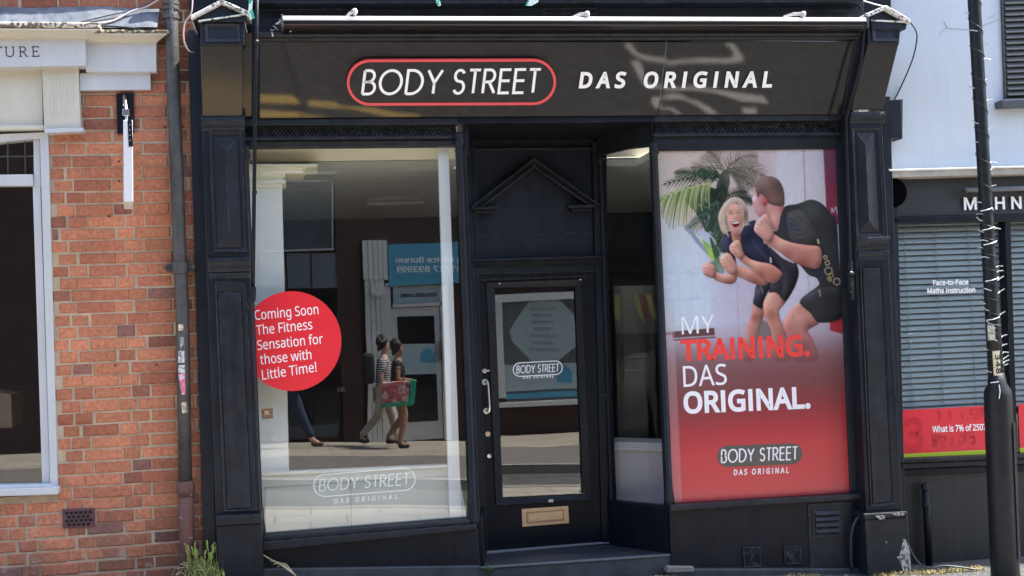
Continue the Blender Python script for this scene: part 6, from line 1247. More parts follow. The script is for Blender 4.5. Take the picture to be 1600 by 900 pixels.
def person(X, Y, label, s, body_m, top_m, leg_m, shoe_m, hair_m, phase, longlegs, sleeve, arm_l, arm_r, group, hairlen=.1):
    z = gzy(X, Y, -11); t = thing('person', (X, Y, z), label, 'person', group)
    V3 = lambda x, y, z_: (x*s, y*s, z_*s)
    hipL, hipR = (0, .085, .90), (0, -.085, .90)
    kL, aL = phase[0]; kR, aR = phase[1]
    J = [(V3(0, 0, .94), .145*s), (V3(.01, 0, 1.08), .125*s), (V3(.02, 0, 1.28), .142*s), (V3(.015, 0, 1.40), .075*s), (V3(.03, 0, 1.47), .046*s), (V3(.05, 0, 1.54), .068*s), (V3(.052, 0, 1.61), .082*s), (V3(.042, 0, 1.68), .062*s)]
    ch = [J, [6, (V3(.125, 0, 1.585), .018*s)]]
    for side, (el, wr_) in ((1, arm_l), (-1, arm_r)):
        ch.append([3, (V3(.01, side*.155, 1.375), .052*s), (V3(*el), .042*s), (V3(*wr_), .028*s), (V3(wr_[0]+.05, wr_[1], wr_[2]+.005), .034*s)])
    for side, k_, a_ in ((1, kL, aL), (-1, kR, aR)):
        ch.append([0, (V3(0, side*.085, .88), .108*s), (V3(*k_), .068*s), (V3(*a_), .042*s), (V3(a_[0]+.10, a_[1], a_[2]-.055), .030*s)])
    skin('body', ch, body_m, t)
    top = [[(V3(0, 0, .93), .158*s), (V3(.01, 0, 1.08), .14*s), (V3(.02, 0, 1.28), .156*s), (V3(.015, 0, 1.395), .092*s)]]
    for side, (el, wr_) in ((1, arm_l), (-1, arm_r)):
        e = tuple(a+(b-a)*sleeve for a, b in zip((.01, side*.155, 1.375), el)); top.append([3, (V3(.01, side*.155, 1.375), .062*s), (V3(*e), .056*s)])
    skin('top', top, top_m, t)
    lg = [[(V3(0, 0, .95), .158*s)]]
    for side, k_, a_ in ((1, kL, aL), (-1, kR, aR)):
        hip = (0, side*.085, .88); 
        if longlegs: lg.append([0, (V3(*hip), .122*s), (V3(*k_), .085*s), (V3(a_[0], a_[1], a_[2]+.02), .054*s)])
        else: e = tuple(a+(b-a)*.55 for a, b in zip(hip, k_)); lg.append([0, (V3(*hip), .125*s), (V3(*e), .108*s)])
    skin('trousers' if longlegs else 'shorts', lg, leg_m, t)
    for k_, a_ in (phase[0], phase[1]):
        skin('shoe', [[(V3(a_[0]-.03, a_[1], a_[2]-.045), .042*s), (V3(a_[0]+.05, a_[1], a_[2]-.06), .04*s), (V3(a_[0]+.15, a_[1], a_[2]-.062), .034*s)]], shoe_m, t)
    hb = MB(); hb.blob(V3(.015, 0, 1.635), .098*s, 14, 9, (1.02, .92, .98))
    for i in range(40):
        a_ = random.uniform(0, 6.28); e_ = random.uniform(-.2, 1.4); hb.blob((s*(.012+.075*math.cos(a_)*math.cos(e_)-.02), s*.075*math.sin(a_)*math.cos(e_), s*(1.64+.075*math.sin(e_))), random.uniform(.026, .048)*s, 6, 4)
    hb.blob(V3(-.05, 0, 1.56), hairlen*.75*s, 9, 6, (.7, .9, 1.1))
    o = hb.build('hair', hair_m, None, smooth=True); o.location = o.location+Vector((0, 0, 0)); o.parent = t
    for side, (el, wr_) in ((1, arm_l), (-1, arm_r)):
        h = MB(); w0 = Vector(V3(wr_[0]+.05, wr_[1], wr_[2]+.005))
        for k in range(4): b_ = w0+Vector((.015, side*(-.024+.016*k), -.002))*s; h.tube([b_, b_+Vector((.038, 0, -.012))*s, b_+Vector((.052, 0, -.045+.004*k))*s], [.009*s, .0085*s, .006*s], 6)
        b_ = w0+Vector((-.005, -side*.03, .0))*s; h.tube([b_, b_+Vector((.025, -side*.012, -.005))*s, b_+Vector((.045, -side*.002, -.02))*s], [.010*s, .009*s, .006*s], 6)
        o = h.build('fingers', body_m, None, smooth=True); o.parent = t
    ey = MB()
    for side in (1, -1): ey.blob(V3(.118, side*.032, 1.612), .010*s, 6, 4)
    ey.build('eyes', M['ink_black'], None).parent = t
    mo_ = MB(); mo_.blob(V3(.118, 0, 1.548), .014*s, 6, 4, (.6, 1.5, .5)); mo_.build('mouth', flatmat('lips', (.35, .11, .10), .5), None).parent = t
    return t
def stripes(name):
    m, t, b = nodes(name); g = _geo(t); wv = t.nodes.new('ShaderNodeTexWave'); wv.bands_direction = 'Z'; wv.inputs['Scale'].default_value = 9.5; t.links.new(g, wv.inputs['Vector'])
    c = _ramp(t, wv.outputs['Color'], [(.45, (.03, .03, .035)), (.55, (.62, .62, .60))]); t.links.new(c, b.inputs['Base Color']); b.inputs['Roughness'].default_value = .8; return m
cl_black = mat('black_cloth', (.02, .02, .023), .8, var=.3); cl_beige = mat('beige_cloth', (.46, .41, .35), .85, var=.1, scale=20); cl_jean = mat('blue_denim', (.022, .038, .07), .85, var=.25, scale=30)
shoe_b = mat('black_shoe', (.02, .02, .02), .6); shoe_w = mat('white_shoe', (.6, .6, .58), .6)
YPp = -10.75
pX = lambda px: seen(px, 690, YPp).x
walkA = (((.10, .09, .50), (.02, .09, .09)), ((.10, -.09, .49), (-.17, -.09, .16)))
walkB = (((-.06, .09, .49), (-.36, .09, .17)), ((.17, -.09, .49), (.24, -.09, .09)))
walkC = (((.15, .09, .49), (.30, .09, .10)), ((-.02, -.09, .48), (-.26, -.09, .16)))
pw = person(pX(624), YPp, 'person in black top and shorts carrying the big shopping bag, mirrored in glass', .97, skinm, cl_black, cl_black, shoe_b, hairm, walkA, False, .25,
            ((.00, .21, 1.14), (.20, .20, 1.12)), ((.04, -.2, 1.13), (.2, -.16, 1.05)), 'people walking on the far pavement', .07)
ps = person(pX(602), YPp-.45, 'person in striped top and beige trousers walking behind the big bag, mirrored in the glass', 1.0, skin2, stripes('striped_jersey'), cl_beige, shoe_b, hairm, walkB, True, .7,
            ((-.05, .2, 1.12), (.08, .2, .93)), ((.05, -.2, 1.12), (.2, -.18, 1.02)), 'people walking on the far pavement', .05)
pj = person(pX(455), YPp-.2, 'person in blue jeans half hidden by the round red sticker, mirrored in the glass', 1.06, skin2, mat('grey_shirt', (.18, .19, .2), .8), cl_jean, mat('brown_shoe', (.10, .06, .04), .6), hairm, walkC, True, .6,
            ((-.05, .2, 1.12), (.06, .2, .9)), ((.05, -.2, 1.12), (.2, -.18, 1.0)), 'people walking on the far pavement', .05)
bpk = MB(); c = Vector((pX(602)-.20, YPp-.45, gzy(0, YPp, -11)+1.22)); bpk.box(c.x-.11, c.x+.06, c.y-.15, c.y+.15, c.z-.25, c.z+.2); bpk.build('backpack', cl_black, cat='bag', label='dark backpack on the back of the person in the striped top', bevel=.05)
bagp = Vector((pX(624)-.02, YPp+.25, gzy(pX(624), YPp, -11)+.66))
bag = thing('shopping_bag', tuple(bagp), 'large red white and green shopping bag carried on the arm of the person in black', 'bag')
def trap(x0, x1, X0, X1, y0, y1, z0, z1, name, m):
    mb = MB(); a = mb.add([(x0, y0, z0), (x1, y0, z0), (x1, y1, z0), (x0, y1, z0)]); b = mb.add([(X0, y0-.02, z1), (X1, y0-.02, z1), (X1, y1+.02, z1), (X0, y1+.02, z1)])
    mb.f += [a[::-1], b]+[[a[i], a[(i+1) % 4], b[(i+1) % 4], b[i]] for i in range(4)]; mb.c += [None]*6
    return mb.build(name, m, bag, bevel=.012)
bx_, by_, bz = bagp
m_, t_, b_ = nodes('bag_print'); g_ = _geo(t_); n_ = _noise(t_, g_, 5.2, 3, .6)
r_ = _ramp(t_, n_, [(.36, (.06, .30, .18)), (.40, (.55, .06, .07)), (.50, (.60, .20, .20)), (.56, (.72, .68, .64)), (.62, (.62, .10, .10)), (.70, (.03, .04, .08))]); [setattr(e_, 'color', e_.color) for e_ in ()]
t_.links.new(r_, b_.inputs['Base Color']); b_.inputs['Roughness'].default_value = .45
trap(bx_-.24, bx_+.16, bx_-.26, bx_+.20, by_-.09, by_+.09, bz+.06, bz+.42, 'printed_front', m_)
trap(bx_+.165, bx_+.25, bx_+.205, bx_+.30, by_-.09, by_+.09, bz+.02, bz+.43, 'green_gusset', mat('green_plastic', (.02, .36, .22), .4))
trap(bx_-.25, bx_+.22, bx_-.25, bx_+.20, by_-.095, by_+.10, bz, bz+.055, 'green_base', mat('green_plastic_base', (.02, .30, .18), .4))
hd_ = MB(); hd_.tube([(bx_-.12, by_+.02, bz+.42), (bx_-.08, by_+.0, bz+.60), (bx_+.06, by_+.0, bz+.62), (bx_+.12, by_+.02, bz+.42)], .010, 6); hd_.build('handle', cl_black, bag, smooth=True)

# ------------------------------------------------------------------ the printed poster in the right window
PC = [(1027.5, 236.5), (1306, 233), (1328.8, 771), (1052.3, 787.6)]
class Print:
    """a flat colour print: patches of ink laid on a fine grid of the poster sheet (Z = tracing units, 3 per pixel)"""
    def __init__(s, W, H): s.W, s.H = W, H; s.a = np.zeros((H, W, 3)); s.ss = 3
    def uv(s, x, y):            # photo pixel -> grid
        x = np.asarray(x, float); y = np.asarray(y, float); u = (x-1027)/279; v = (y-236)/540
        for _ in range(6):
            X = (PC[0][0]*(1-u)+PC[1][0]*u)*(1-v)+(PC[3][0]*(1-u)+PC[2][0]*u)*v; Y = (PC[0][1]*(1-u)+PC[1][1]*u)*(1-v)+(PC[3][1]*(1-u)+PC[2][1]*u)*v
            u = u+(x-X)/278; v = v+(y-Y)/545
        return u*s.W, v*s.H
    def z(s, pts): p = np.array(pts, float); return np.stack(s.uv(1020+p[:, 0]/3, 230+p[:, 1]/3), 1)
    def mask(s, P):
        k = s.ss; x0 = max(0, int(P[:, 0].min())-1); x1 = min(s.W, int(P[:, 0].max())+2); y0 = max(0, int(P[:, 1].min())-1); y1 = min(s.H, int(P[:, 1].max())+2)
        if x1 <= x0 or y1 <= y0: return None
        gx = x0+(np.arange((x1-x0)*k)+.5)/k; gy = y0+(np.arange((y1-y0)*k)+.5)/k; ins = np.zeros((len(gy), len(gx)), bool)
        n = len(P)
        for i in range(n):
            (ax, ay), (bx, by) = P[i], P[(i+1) % n]
            if ay == by: continue
            r = (gy >= min(ay, by)) & (gy < max(ay, by)); xx = ax+(gy[r]-ay)*(bx-ax)/(by-ay); ins[r] ^= gx[None, :] > xx[:, None]
        m = ins.reshape(y1-y0, k, x1-x0, k).mean((1, 3)); return x0, x1, y0, y1, m
    def smooth(s, P, n=5):
        P = np.asarray(P); out = []; L = len(P)
        for i in range(L):
            p0, p1, p2, p3 = P[i-1], P[i], P[(i+1) % L], P[(i+2) % L]
            for k in range(n):
                u = k/n; out.append(.5*(2*p1+(p2-p0)*u+(2*p0-5*p1+4*p2-p3)*u*u+(3*p1-p0-3*p2+p3)*u**3))
        return np.array(out)
    def soft(s, m, sg):
        r = int(sg*3)+1; k = np.exp(-.5*(np.arange(-r, r+1)/sg)**2); k /= k.sum(); m = np.pad(m, r)
        m = np.apply_along_axis(lambda q: np.convolve(q, k, 'same'), 1, m); m = np.apply_along_axis(lambda q: np.convolve(q, k, 'same'), 0, m); return m[r:-r, r:-r]
    def body(s, pts, col, vol=.36, sg=5, cast=.38, tones=()):
        """a rounded, photographed form: lit from the upper left, turning dark to the lower right, shading what lies behind it"""
        P = s.smooth(s.z(pts)); r = s.mask(P)
        if r is None: return
        x0, x1, y0, y1, m = r; q = 14; X0, X1, Y0, Y1 = max(0, x0-q), min(s.W, x1+q), max(0, y0-q), min(s.H, y1+q)
        M_ = np.zeros((Y1-Y0, X1-X0)); M_[y0-Y0:y1-Y0, x0-X0:x1-X0] = m
        sh = np.roll(np.roll(s.soft(M_, 3.0), 2, 0), 2, 1)*cast; reg = s.a[Y0:Y1, X0:X1]; lum = reg.mean(-1); sh = sh*np.clip((205-lum)/40, .12, 1); reg *= (1-sh)[..., None]
        b = s.soft(M_, sg); gy_, gx_ = np.gradient(b); k = (gx_*.55+gy_*.75)*sg*2.2; c = np.broadcast_to(np.array(col, float), M_.shape+(3,)).copy()
        gy, gx = np.mgrid[Y0:Y1, X0:X1]
        for (tx_, ty_, tr, tc, ts) in tones:
            z_ = s.z([(tx_, ty_)])[0]; R_ = tr/3*s.W/279; w_ = ts*np.exp(-((gx-z_[0])**2+(gy-z_[1])**2)/(2*(R_*.55)**2)); c += (np.array(tc, float)-c)*w_[..., None]
        f = 1+vol*np.clip(k, -1, .8); c = c*f[..., None]+np.clip(k, 0, 1)[..., None]*np.array([14, 10, 10])*vol; e = (1-np.clip((b-.45)/.3, 0, 1))*.07; c *= (1-e)[..., None]
        s.a[Y0:Y1, X0:X1] = reg*(1-M_[..., None])+np.clip(c, 0, 255)*M_[..., None]
    def poly(s, pts, col, sm=True, al=1, blur=0, tones=()):
        """tones: (x, y, radius, colour, strength) soft variations inside the patch"""
        P = s.z(pts); P = s.smooth(P) if sm else P; r = s.mask(P)
        if r is None: return
        x0, x1, y0, y1, m = r
        if blur:
            pad = int(blur*3); M_ = np.zeros((s.H+2*pad, s.W+2*pad)); M_[y0+pad:y1+pad, x0+pad:x1+pad] = m; kx = np.exp(-.5*(np.arange(-pad, pad+1)/blur)**2); kx /= kx.sum()
            M_ = np.apply_along_axis(lambda r_: np.convolve(r_, kx, 'same'), 1, M_); M_ = np.apply_along_axis(lambda r_: np.convolve(r_, kx, 'same'), 0, M_)
            m = M_[pad:pad+s.H, pad:pad+s.W]; x0, x1, y0, y1 = 0, s.W, 0, s.H
        c = np.broadcast_to(np.array(col, float), (y1-y0, x1-x0, 3)).copy(); gy, gx = np.mgrid[y0:y1, x0:x1]
        for (tx_, ty_, tr, tc, ts) in tones:
            q = s.z([(tx_, ty_)])[0]; R_ = tr/3*s.W/279; w_ = ts*np.exp(-((gx-q[0])**2+(gy-q[1])**2)/(2*(R_*.6)**2)); c += (np.array(tc, float)-c)*w_[..., None]
        m = (m*al)[..., None]; s.a[y0:y1, x0:x1] = s.a[y0:y1, x0:x1]*(1-m)+c*m
    def line(s, pts, w0, w1, col, al=1, tones=()):
        p = np.array(pts, float); n = len(p); d = np.gradient(p, axis=0); d /= np.linalg.norm(d, axis=1)[:, None]+1e-9; nn = np.stack([-d[:, 1], d[:, 0]], 1); w = np.linspace(w0, w1, n)[:, None]/2
        s.poly(np.concatenate([p+nn*w, (p-nn*w)[::-1]]), col, False, al, tones=tones)
def qb(a, b, c, n=8):
    t = np.linspace(0, 1, n)[:, None]; a, b, c = map(np.array, (a, b, c)); return a*(1-t)**2+2*b*t*(1-t)+c*t*t
PR = Print(340, 666); W_, H_ = PR.W, PR.H
gy, gx = np.mgrid[0:H_, 0:W_]; U, V_ = (gx+.5)/W_, (gy+.5)/H_
def lerpc(x, stops):
    xs = [q[0] for q in stops]; return np.stack([np.interp(x, xs, [q[1][k] for q in stops]) for k in range(3)], -1)
top_ = lerpc(U, [(0, (216, 202, 190)), (.2, (222, 204, 194)), (.45, (214, 192, 190)), (.62, (216, 198, 198)), (.68, (222, 216, 222)), (.8, (224, 218, 224)), (1, (226, 222, 230))])
low_ = lerpc(U, [(0, (196, 210, 226)), (.2, (208, 214, 228)), (.3, (208, 206, 224)), (.45, (204, 196, 212)), (.55, (198, 188, 206)), (1, (206, 200, 216))])
k_ = np.clip((V_-.20)/.16, 0, 1)[..., None]; k_ = k_*k_*(3-2*k_)
PR.a = top_*(1-k_)+low_*k_
Lp = PR.poly
# bright daylight low on the left, door lines, curtain
Lp([(30, 330), (150, 380), (240, 470), (260, 860), (60, 870), (30, 600)], (218, 230, 242), blur=6, al=.7)
Lp([(560, 0), (575, 0), (590, 420), (570, 420)], (206, 184, 184), False, al=.5); Lp([(575, 10), (700, 8), (705, 260), (590, 240)], (226, 222, 230), al=.7, blur=3)
for i in range(22): PR.line([(585+i % 6*13, 30+i*8), (600+i % 6*13, 26+i*8)], 3, 2, (238, 234, 240), .5)
Lp([(700, 8), (707, 8), (716, 300), (709, 300)], (178, 160, 172), False, al=.8); Lp([(720, 560), (726, 560), (732, 700), (726, 700)], (170, 160, 176), False, al=.7)
Lp([(797, 5), (862, 3), (880, 380), (812, 300)], (148, 84, 108), False, tones=[(840, 60, 90, (140, 96, 122), .7), (830, 240, 120, (176, 78, 98), .8)])
for x in (812, 826, 842): Lp([(x, 5), (x+6, 5), (x+16, 340), (x+10, 340)], (122, 62, 88), False, al=.45, blur=1.2)
Lp([(828, 820), (888, 798), (892, 880), (829, 862)], (196, 62, 76), False)
Lp([(388, 640), (394, 640), (400, 900), (394, 900)], (186, 172, 196), False, al=.6)
for y0, y1 in ((573, 577), (590, 592), (707, 709), (716, 718)): Lp([(45, y0+6), (236, y0), (236, y0+3), (45, y0+9)], (188, 206, 226), False, al=.8)
for x in (120, 182, 236): PR.line([(x-8, 580), (x, 600), (x+3, 800)], 4, 3, (196, 212, 232), .7)
Lp([(88, 868), (284, 850), (288, 885), (92, 898)], (112, 84, 84), False); Lp([(30, 874), (86, 868), (88, 884), (30, 890)], (156, 132, 132), False)
Lp([(90, 898), (288, 886), (288, 890), (90, 904)], (196, 186, 200), False); Lp([(92, 905), (290, 891), (290, 897), (92, 911)], (96, 74, 88), False)
# palm
rp = random.Random(5)
dk = [(62, 78, 64), (74, 92, 74), (50, 64, 56), (88, 104, 84)]
def frond(base, ctrl, tip, n, ln, ang, cols, w=7, spread=1.0, sides=(1, -1), droop=.25, al=1):
    rach = qb(base, ctrl, tip, n+2)
    for i in range(1, n+1):
        t = i/n; p = rach[i]; d = rach[min(i+1, n+1)]-rach[i-1]; d = d/np.linalg.norm(d)
        for sd_ in sides:
            a_ = R(ang*(1-.35*t))*sd_; v = np.array([d[0]*math.cos(a_)-d[1]*math.sin(a_), d[0]*math.sin(a_)+d[1]*math.cos(a_)])
            L_ = ln*(math.sin(math.pi*min(1, .18+.8*t))**.6)*rp.uniform(.85, 1.1); q = p+v*L_+np.array([0, L_*droop]); mid = p+v*L_*.55
            c = np.array(rp.choice(cols))*rp.uniform(.85, 1.15); PR.line(qb(p, mid, q, 6), w, 1.2, c, al)
    PR.line(rach, 5, 3, np.array(cols[0])*1.05, al)
dense = [(150, 190), (230, 175), (290, 195), (320, 170), (345, 200), (330, 260), (300, 330), (318, 420), (310, 510), (285, 500), (262, 440), (225, 360), (190, 300), (150, 250)]
Lp([(292, 190), (304, 150), (322, 112), (346, 108), (356, 150), (350, 200), (338, 250), (306, 250)], (84, 92, 78), al=.92, tones=[(320, 160, 30, (62, 72, 62), .9), (345, 140, 20, (116, 112, 96), .8)])
Lp(dense, (64, 78, 68), tones=[(300, 230, 60, (48, 60, 54), .9), (240, 320, 60, (70, 92, 74), .7), (290, 430, 50, (84, 104, 82), .8)])
for q_ in range(70):                  # ragged leaf mass with gaps of wall between
    x, y = rp.uniform(150, 330), rp.uniform(180, 480); 
    if abs(x-(250+(y-180)*.16)) > 75-(y-180)*.14: continue
    a_ = rp.uniform(.5, 2.6); L_ = rp.uniform(25, 60); c_ = rp.choice([(44, 56, 50), (82, 100, 82), (104, 122, 98), (58, 74, 64), (150, 158, 146), (186, 180, 176)]); PR.line(qb((x, y), (x+L_*.5*math.cos(a_)+4, y+L_*.5*math.sin(a_)), (x+L_*math.cos(a_), y+L_*math.sin(a_)), 6), rp.uniform(4, 8), 1.2, c_, .85)
greyleaf = [(112, 108, 92), (134, 128, 110), (92, 90, 76), (150, 144, 124)]
frond((330, 110), (300, 40), (250, 20), 12, 90, 60, greyleaf, 5, droop=.1, sides=(1, -1))
frond((330, 110), (250, 80), (175, 100), 12, 70, 50, greyleaf, 5, droop=.1)
frond((335, 110), (400, 20), (490, 45), 14, 74, 55, greyleaf, 5, droop=.25)
frond((335, 110), (440, 70), (515, 140), 16, 96, 60, greyleaf, 6, droop=.45, sides=(1, -1))
frond((340, 120), (400, 110), (462, 190), 12, 80, 50, [(86, 88, 74), (112, 112, 96)], 6, droop=.5)
frond((320, 130), (220, 120), (40, 180), 15, 70, 50, dk, 8, droop=.15)
frond((300, 160), (190, 110), (95, 120), 14, 64, 50, dk, 8, droop=.2)
frond((320, 150), (260, 110), (205, 115), 10, 60, 45, dk, 8, droop=.3)
frond((310, 260), (380, 190), (440, 215), 10, 55, 45, [(58, 66, 58), (76, 82, 72)], 7, droop=.2)
frond((330, 260), (420, 215), (468, 260), 11, 50, 45, [(52, 58, 54), (70, 74, 68)], 8, droop=.25)
frond((300, 250), (260, 330), (150, 390), 14, 80, 45, [(72, 96, 84), (92, 114, 100), (58, 80, 70)], 6, droop=.2)
frond((300, 330), (310, 400), (250, 470), 10, 50, 40, [(76, 92, 80), (104, 122, 104)], 5, droop=.15)
frond((315, 300), (330, 380), (318, 500), 14, 56, 45, [(50, 62, 56), (70, 84, 72), (88, 100, 88)], 6, droop=.1)
lg_ = [(168, 184, 122), (196, 206, 150), (140, 160, 100), (212, 218, 172), (120, 142, 88)]
rach = qb((275, 170), (150, 185), (28, 250), 26)
tips = [(262, 290), (248, 268), (236, 285), (226, 300), (212, 300), (198, 318), (190, 330), (178, 338), (166, 345), (154, 358), (142, 372), (130, 374), (118, 372), (104, 384), (92, 386), (78, 386), (70, 378), (62, 360), (54, 345), (46, 330), (38, 318), (30, 300), (28, 285)]
for i, tp in enumerate(tips):
    p = rach[min(25, int(i*1.02)+1)]; m_ = (p+np.array(tp))/2+np.array([-12+i*.3, -14]); c = np.array(lg_[i % 5])*rp.uniform(.88, 1.08); PR.line(qb(p, m_, tp, 8), 12, 3, c); PR.line(qb(p+1, m_+1, np.array(tp)+2, 8), 2.2, 1, c*.68, .8)
for i in range(14):
    p = rach[2+int(i*1.6)]; PR.line(qb(p, p+np.array([-22, -8]), p+np.array([-44, 14+rp.uniform(-6, 10)]), 6), 6, 2, np.array(lg_[i % 4])*.95)
PR.line(rach, 5, 3, (196, 200, 150))
Lp([(150, 375), (168, 380), (262, 500), (250, 505), (200, 450)], (150, 160, 178), al=.9); Lp([(205, 395), (250, 400), (285, 440), (282, 480), (250, 450)], (196, 206, 228))
Lp([(228, 440), (246, 448), (290, 515), (282, 530), (262, 515)], (158, 196, 92), tones=[(265, 500, 30, (186, 214, 110), .8)])
Lp([(262, 430), (278, 440), (306, 520), (300, 540), (284, 520)], (74, 104, 70)); Lp([(262, 545), (290, 530), (318, 550), (330, 590), (300, 590), (275, 570)], (132, 164, 140), al=.8)
for i in range(9): PR.line(qb((295, 520), (285+i*5, 545), (258+i*9, 575+(i % 3)*6), 6), 5, 1.5, (92+i*5, 134, 104), .8)
# woman behind: legs, body
sk, skd, skl = (203, 148, 132), (168, 104, 92), (226, 178, 160)
PR.body([(468, 735), (510, 745), (514, 790), (502, 840), (486, 905), (470, 1000), (415, 1000), (424, 905), (438, 840), (456, 795)], (196, 140, 128), tones=[(470, 800, 26, (150, 92, 84), .8), (440, 900, 40, (206, 158, 146), .7), (505, 800, 24, (160, 110, 102), .8)])
Lp([(500, 815), (548, 840), (560, 900), (490, 900)], (124, 116, 112), al=.8)
PR.body([(484, 645), (552, 640), (530, 690), (512, 735), (508, 760), (466, 738), (470, 700)], (62, 64, 74), tones=[(490, 680, 25, (88, 92, 104), .6)], vol=.5, sg=7)
PR.line([(500, 655), (512, 690)], 2.5, 2, (170, 176, 190))
PR.body([(543, 684), (575, 682), (604, 704), (622, 720), (598, 762), (590, 800), (606, 840), (628, 905), (640, 1000), (560, 1000), (552, 900), (545, 860), (520, 800), (512, 762), (518, 718)], sk, tones=[(540, 720, 40, skl, .8), (548, 790, 30, (176, 112, 104), .9), (535, 745, 20, (222, 170, 154), .8), (600, 880, 40, (180, 122, 112), .7), (610, 720, 22, (176, 118, 108), .8)])
PR.body([(548, 640), (620, 590), (662, 640), (664, 672), (618, 724), (575, 686), (540, 684), (545, 660)], (66, 67, 74), tones=[(600, 650, 40, (52, 53, 58), .8)], vol=.5, sg=7)
PR.line([(598, 620), (606, 660), (616, 700)], 2, 2, (110, 112, 118), .7)
PR.body([(336, 405), (362, 398), (376, 424), (372, 470), (386, 560), (352, 566), (326, 505), (318, 452)], (56, 58, 78), tones=[(345, 450, 40, (78, 80, 104), .7)], vol=.5, sg=7)
PR.body([(410, 400), (424, 372), (446, 352), (480, 349), (500, 420), (545, 480), (604, 590), (560, 606), (500, 560), (440, 520), (414, 500), (400, 440)], (52, 54, 72), tones=[(470, 470, 60, (70, 74, 100), .6), (430, 420, 40, (40, 42, 56), .7), (560, 570, 40, (42, 43, 52), .8)], vol=.5, sg=7)
for i in range(10): PR.line(qb((455+i*7, 430+i*8), (470+i*7, 450+i*9), (476+i*7, 480+i*7), 5), 3, 1.5, (96, 102, 140), .35)
PR.body([(364, 395), (404, 400), (404, 452), (384, 462), (368, 440)], (196, 136, 122), tones=[(384, 410, 20, (160, 102, 92), .8)])
# her hair and face
PR.body([(334, 262), (362, 238), (398, 238), (426, 262), (440, 306), (441, 366), (424, 362), (420, 300), (404, 266), (372, 262), (344, 288), (336, 340), (344, 392), (352, 424), (336, 408), (318, 398), (302, 340), (310, 298)], (218, 198, 176), tones=[(420, 320, 40, (122, 104, 96), .9), (350, 260, 34, (238, 224, 200), .9), (325, 350, 30, (196, 176, 152), .7)], vol=.15, cast=.2)
for i in range(16):
    a_ = i/15; PR.line(qb((372-8*a_, 246), (330-10*a_, 270), (318+22*a_*.6-6*(i % 3), 360+30*a_), 8), 3, 2, (240, 226, 204) if i % 2 else (178, 154, 130), .6)
PR.body([(346, 286), (366, 266), (396, 270), (415, 300), (420, 342), (411, 384), (396, 412), (376, 408), (356, 386), (345, 350), (341, 316)], (224, 170, 154), tones=[(362, 340, 26, (238, 188, 170), .9), (405, 340, 24, (206, 144, 130), .8), (385, 282, 26, (236, 190, 172), .8), (385, 400, 20, (206, 148, 134), .7), (352, 300, 14, (200, 150, 134), .6)], vol=.15, cast=.2)
PR.line(qb((352, 314), (361, 308), (371, 315)), 3, 2, (72, 50, 48)); PR.line(qb((386, 310), (396, 304), (407, 310)), 3, 2, (72, 50, 48)); PR.line(qb((350, 304), (361, 298), (372, 304)), 2, 1.5, (150, 110, 92), .8); PR.line(qb((385, 300), (397, 294), (409, 301)), 2, 1.5, (150, 110, 92), .8)
PR.line(qb((379, 312), (376, 326), (373, 334)), 3, 2, (240, 196, 180), .8); PR.line(qb((371, 336), (381, 340), (390, 334)), 3, 2, (178, 110, 98), .9)
Lp([(364, 354), (380, 350), (400, 349), (404, 356), (396, 372), (382, 379), (370, 372)], (104, 30, 40)); Lp([(367, 355), (382, 352), (399, 351), (399, 358), (383, 361), (369, 361)], (240, 232, 226)); PR.line(qb((371, 372), (384, 381), (398, 370)), 3.5, 2.5, (190, 96, 96))
PR.line(qb((352, 344), (358, 362), (366, 376)), 2.2, 1.5, (188, 124, 110), .8); PR.line(qb((414, 338), (412, 352), (406, 366)), 2.2, 1.5, (176, 112, 100), .8)
# her arms and hands
def hand(outl, knuckles, tone): 
    PR.body(outl, tone, vol=.5, sg=4, tones=[(outl[0][0]+20, outl[0][1]+10, 30, tuple(min(255, q+22) for q in tone), .8)])
    for a_, b_ in knuckles: PR.line([a_, b_], 2.4, 1.6, tuple(q*.70 for q in tone), .8)
PR.body([(284, 590), (330, 602), (366, 592), (388, 600), (388, 626), (366, 645), (322, 640), (284, 622)], (200, 146, 132), tones=[(330, 610, 40, (216, 166, 150), .7), (350, 640, 30, (170, 112, 104), .8)])
hand([(228, 562), (240, 548), (256, 544), (276, 552), (290, 566), (293, 595), (286, 616), (262, 614), (238, 602), (230, 584)], [((233, 570), (252, 572)), ((231, 583), (252, 587)), ((238, 598), (256, 600)), ((262, 556), (266, 590)), ((270, 572), (290, 580))], (206, 150, 136))
PR.body([(376, 584), (394, 560), (430, 568), (470, 580), (510, 606), (532, 632), (528, 648), (500, 652), (450, 636), (404, 614), (378, 604)], (198, 140, 124), tones=[(440, 585, 40, (218, 164, 146), .8), (470, 640, 40, (162, 104, 94), .9)])
hand([(312, 522), (322, 506), (338, 497), (356, 503), (370, 522), (388, 556), (392, 588), (376, 600), (352, 596), (332, 576), (318, 556), (310, 540)], [((314, 530), (336, 534)), ((318, 545), (340, 549)), ((328, 566), (348, 566)), ((340, 512), (350, 545)), ((352, 530), (366, 560))], (216, 160, 144))
PR.body([(398, 522), (424, 508), (452, 528), (500, 542), (550, 552), (602, 590), (596, 612), (578, 634), (556, 642), (528, 628), (488, 598), (446, 566), (412, 544)], (204, 146, 128), tones=[(470, 548, 46, (224, 170, 150), .9), (560, 610, 44, (176, 112, 100), .8), (500, 600, 30, (170, 108, 98), .8)])
hand([(354, 470), (362, 455), (380, 440), (396, 438), (408, 452), (416, 488), (424, 512), (412, 528), (392, 524), (368, 504), (356, 488)], [((360, 470), (382, 474)), ((362, 484), (384, 488)), ((374, 500), (392, 500)), ((384, 448), (392, 480)), ((398, 460), (410, 490))], (212, 156, 140))
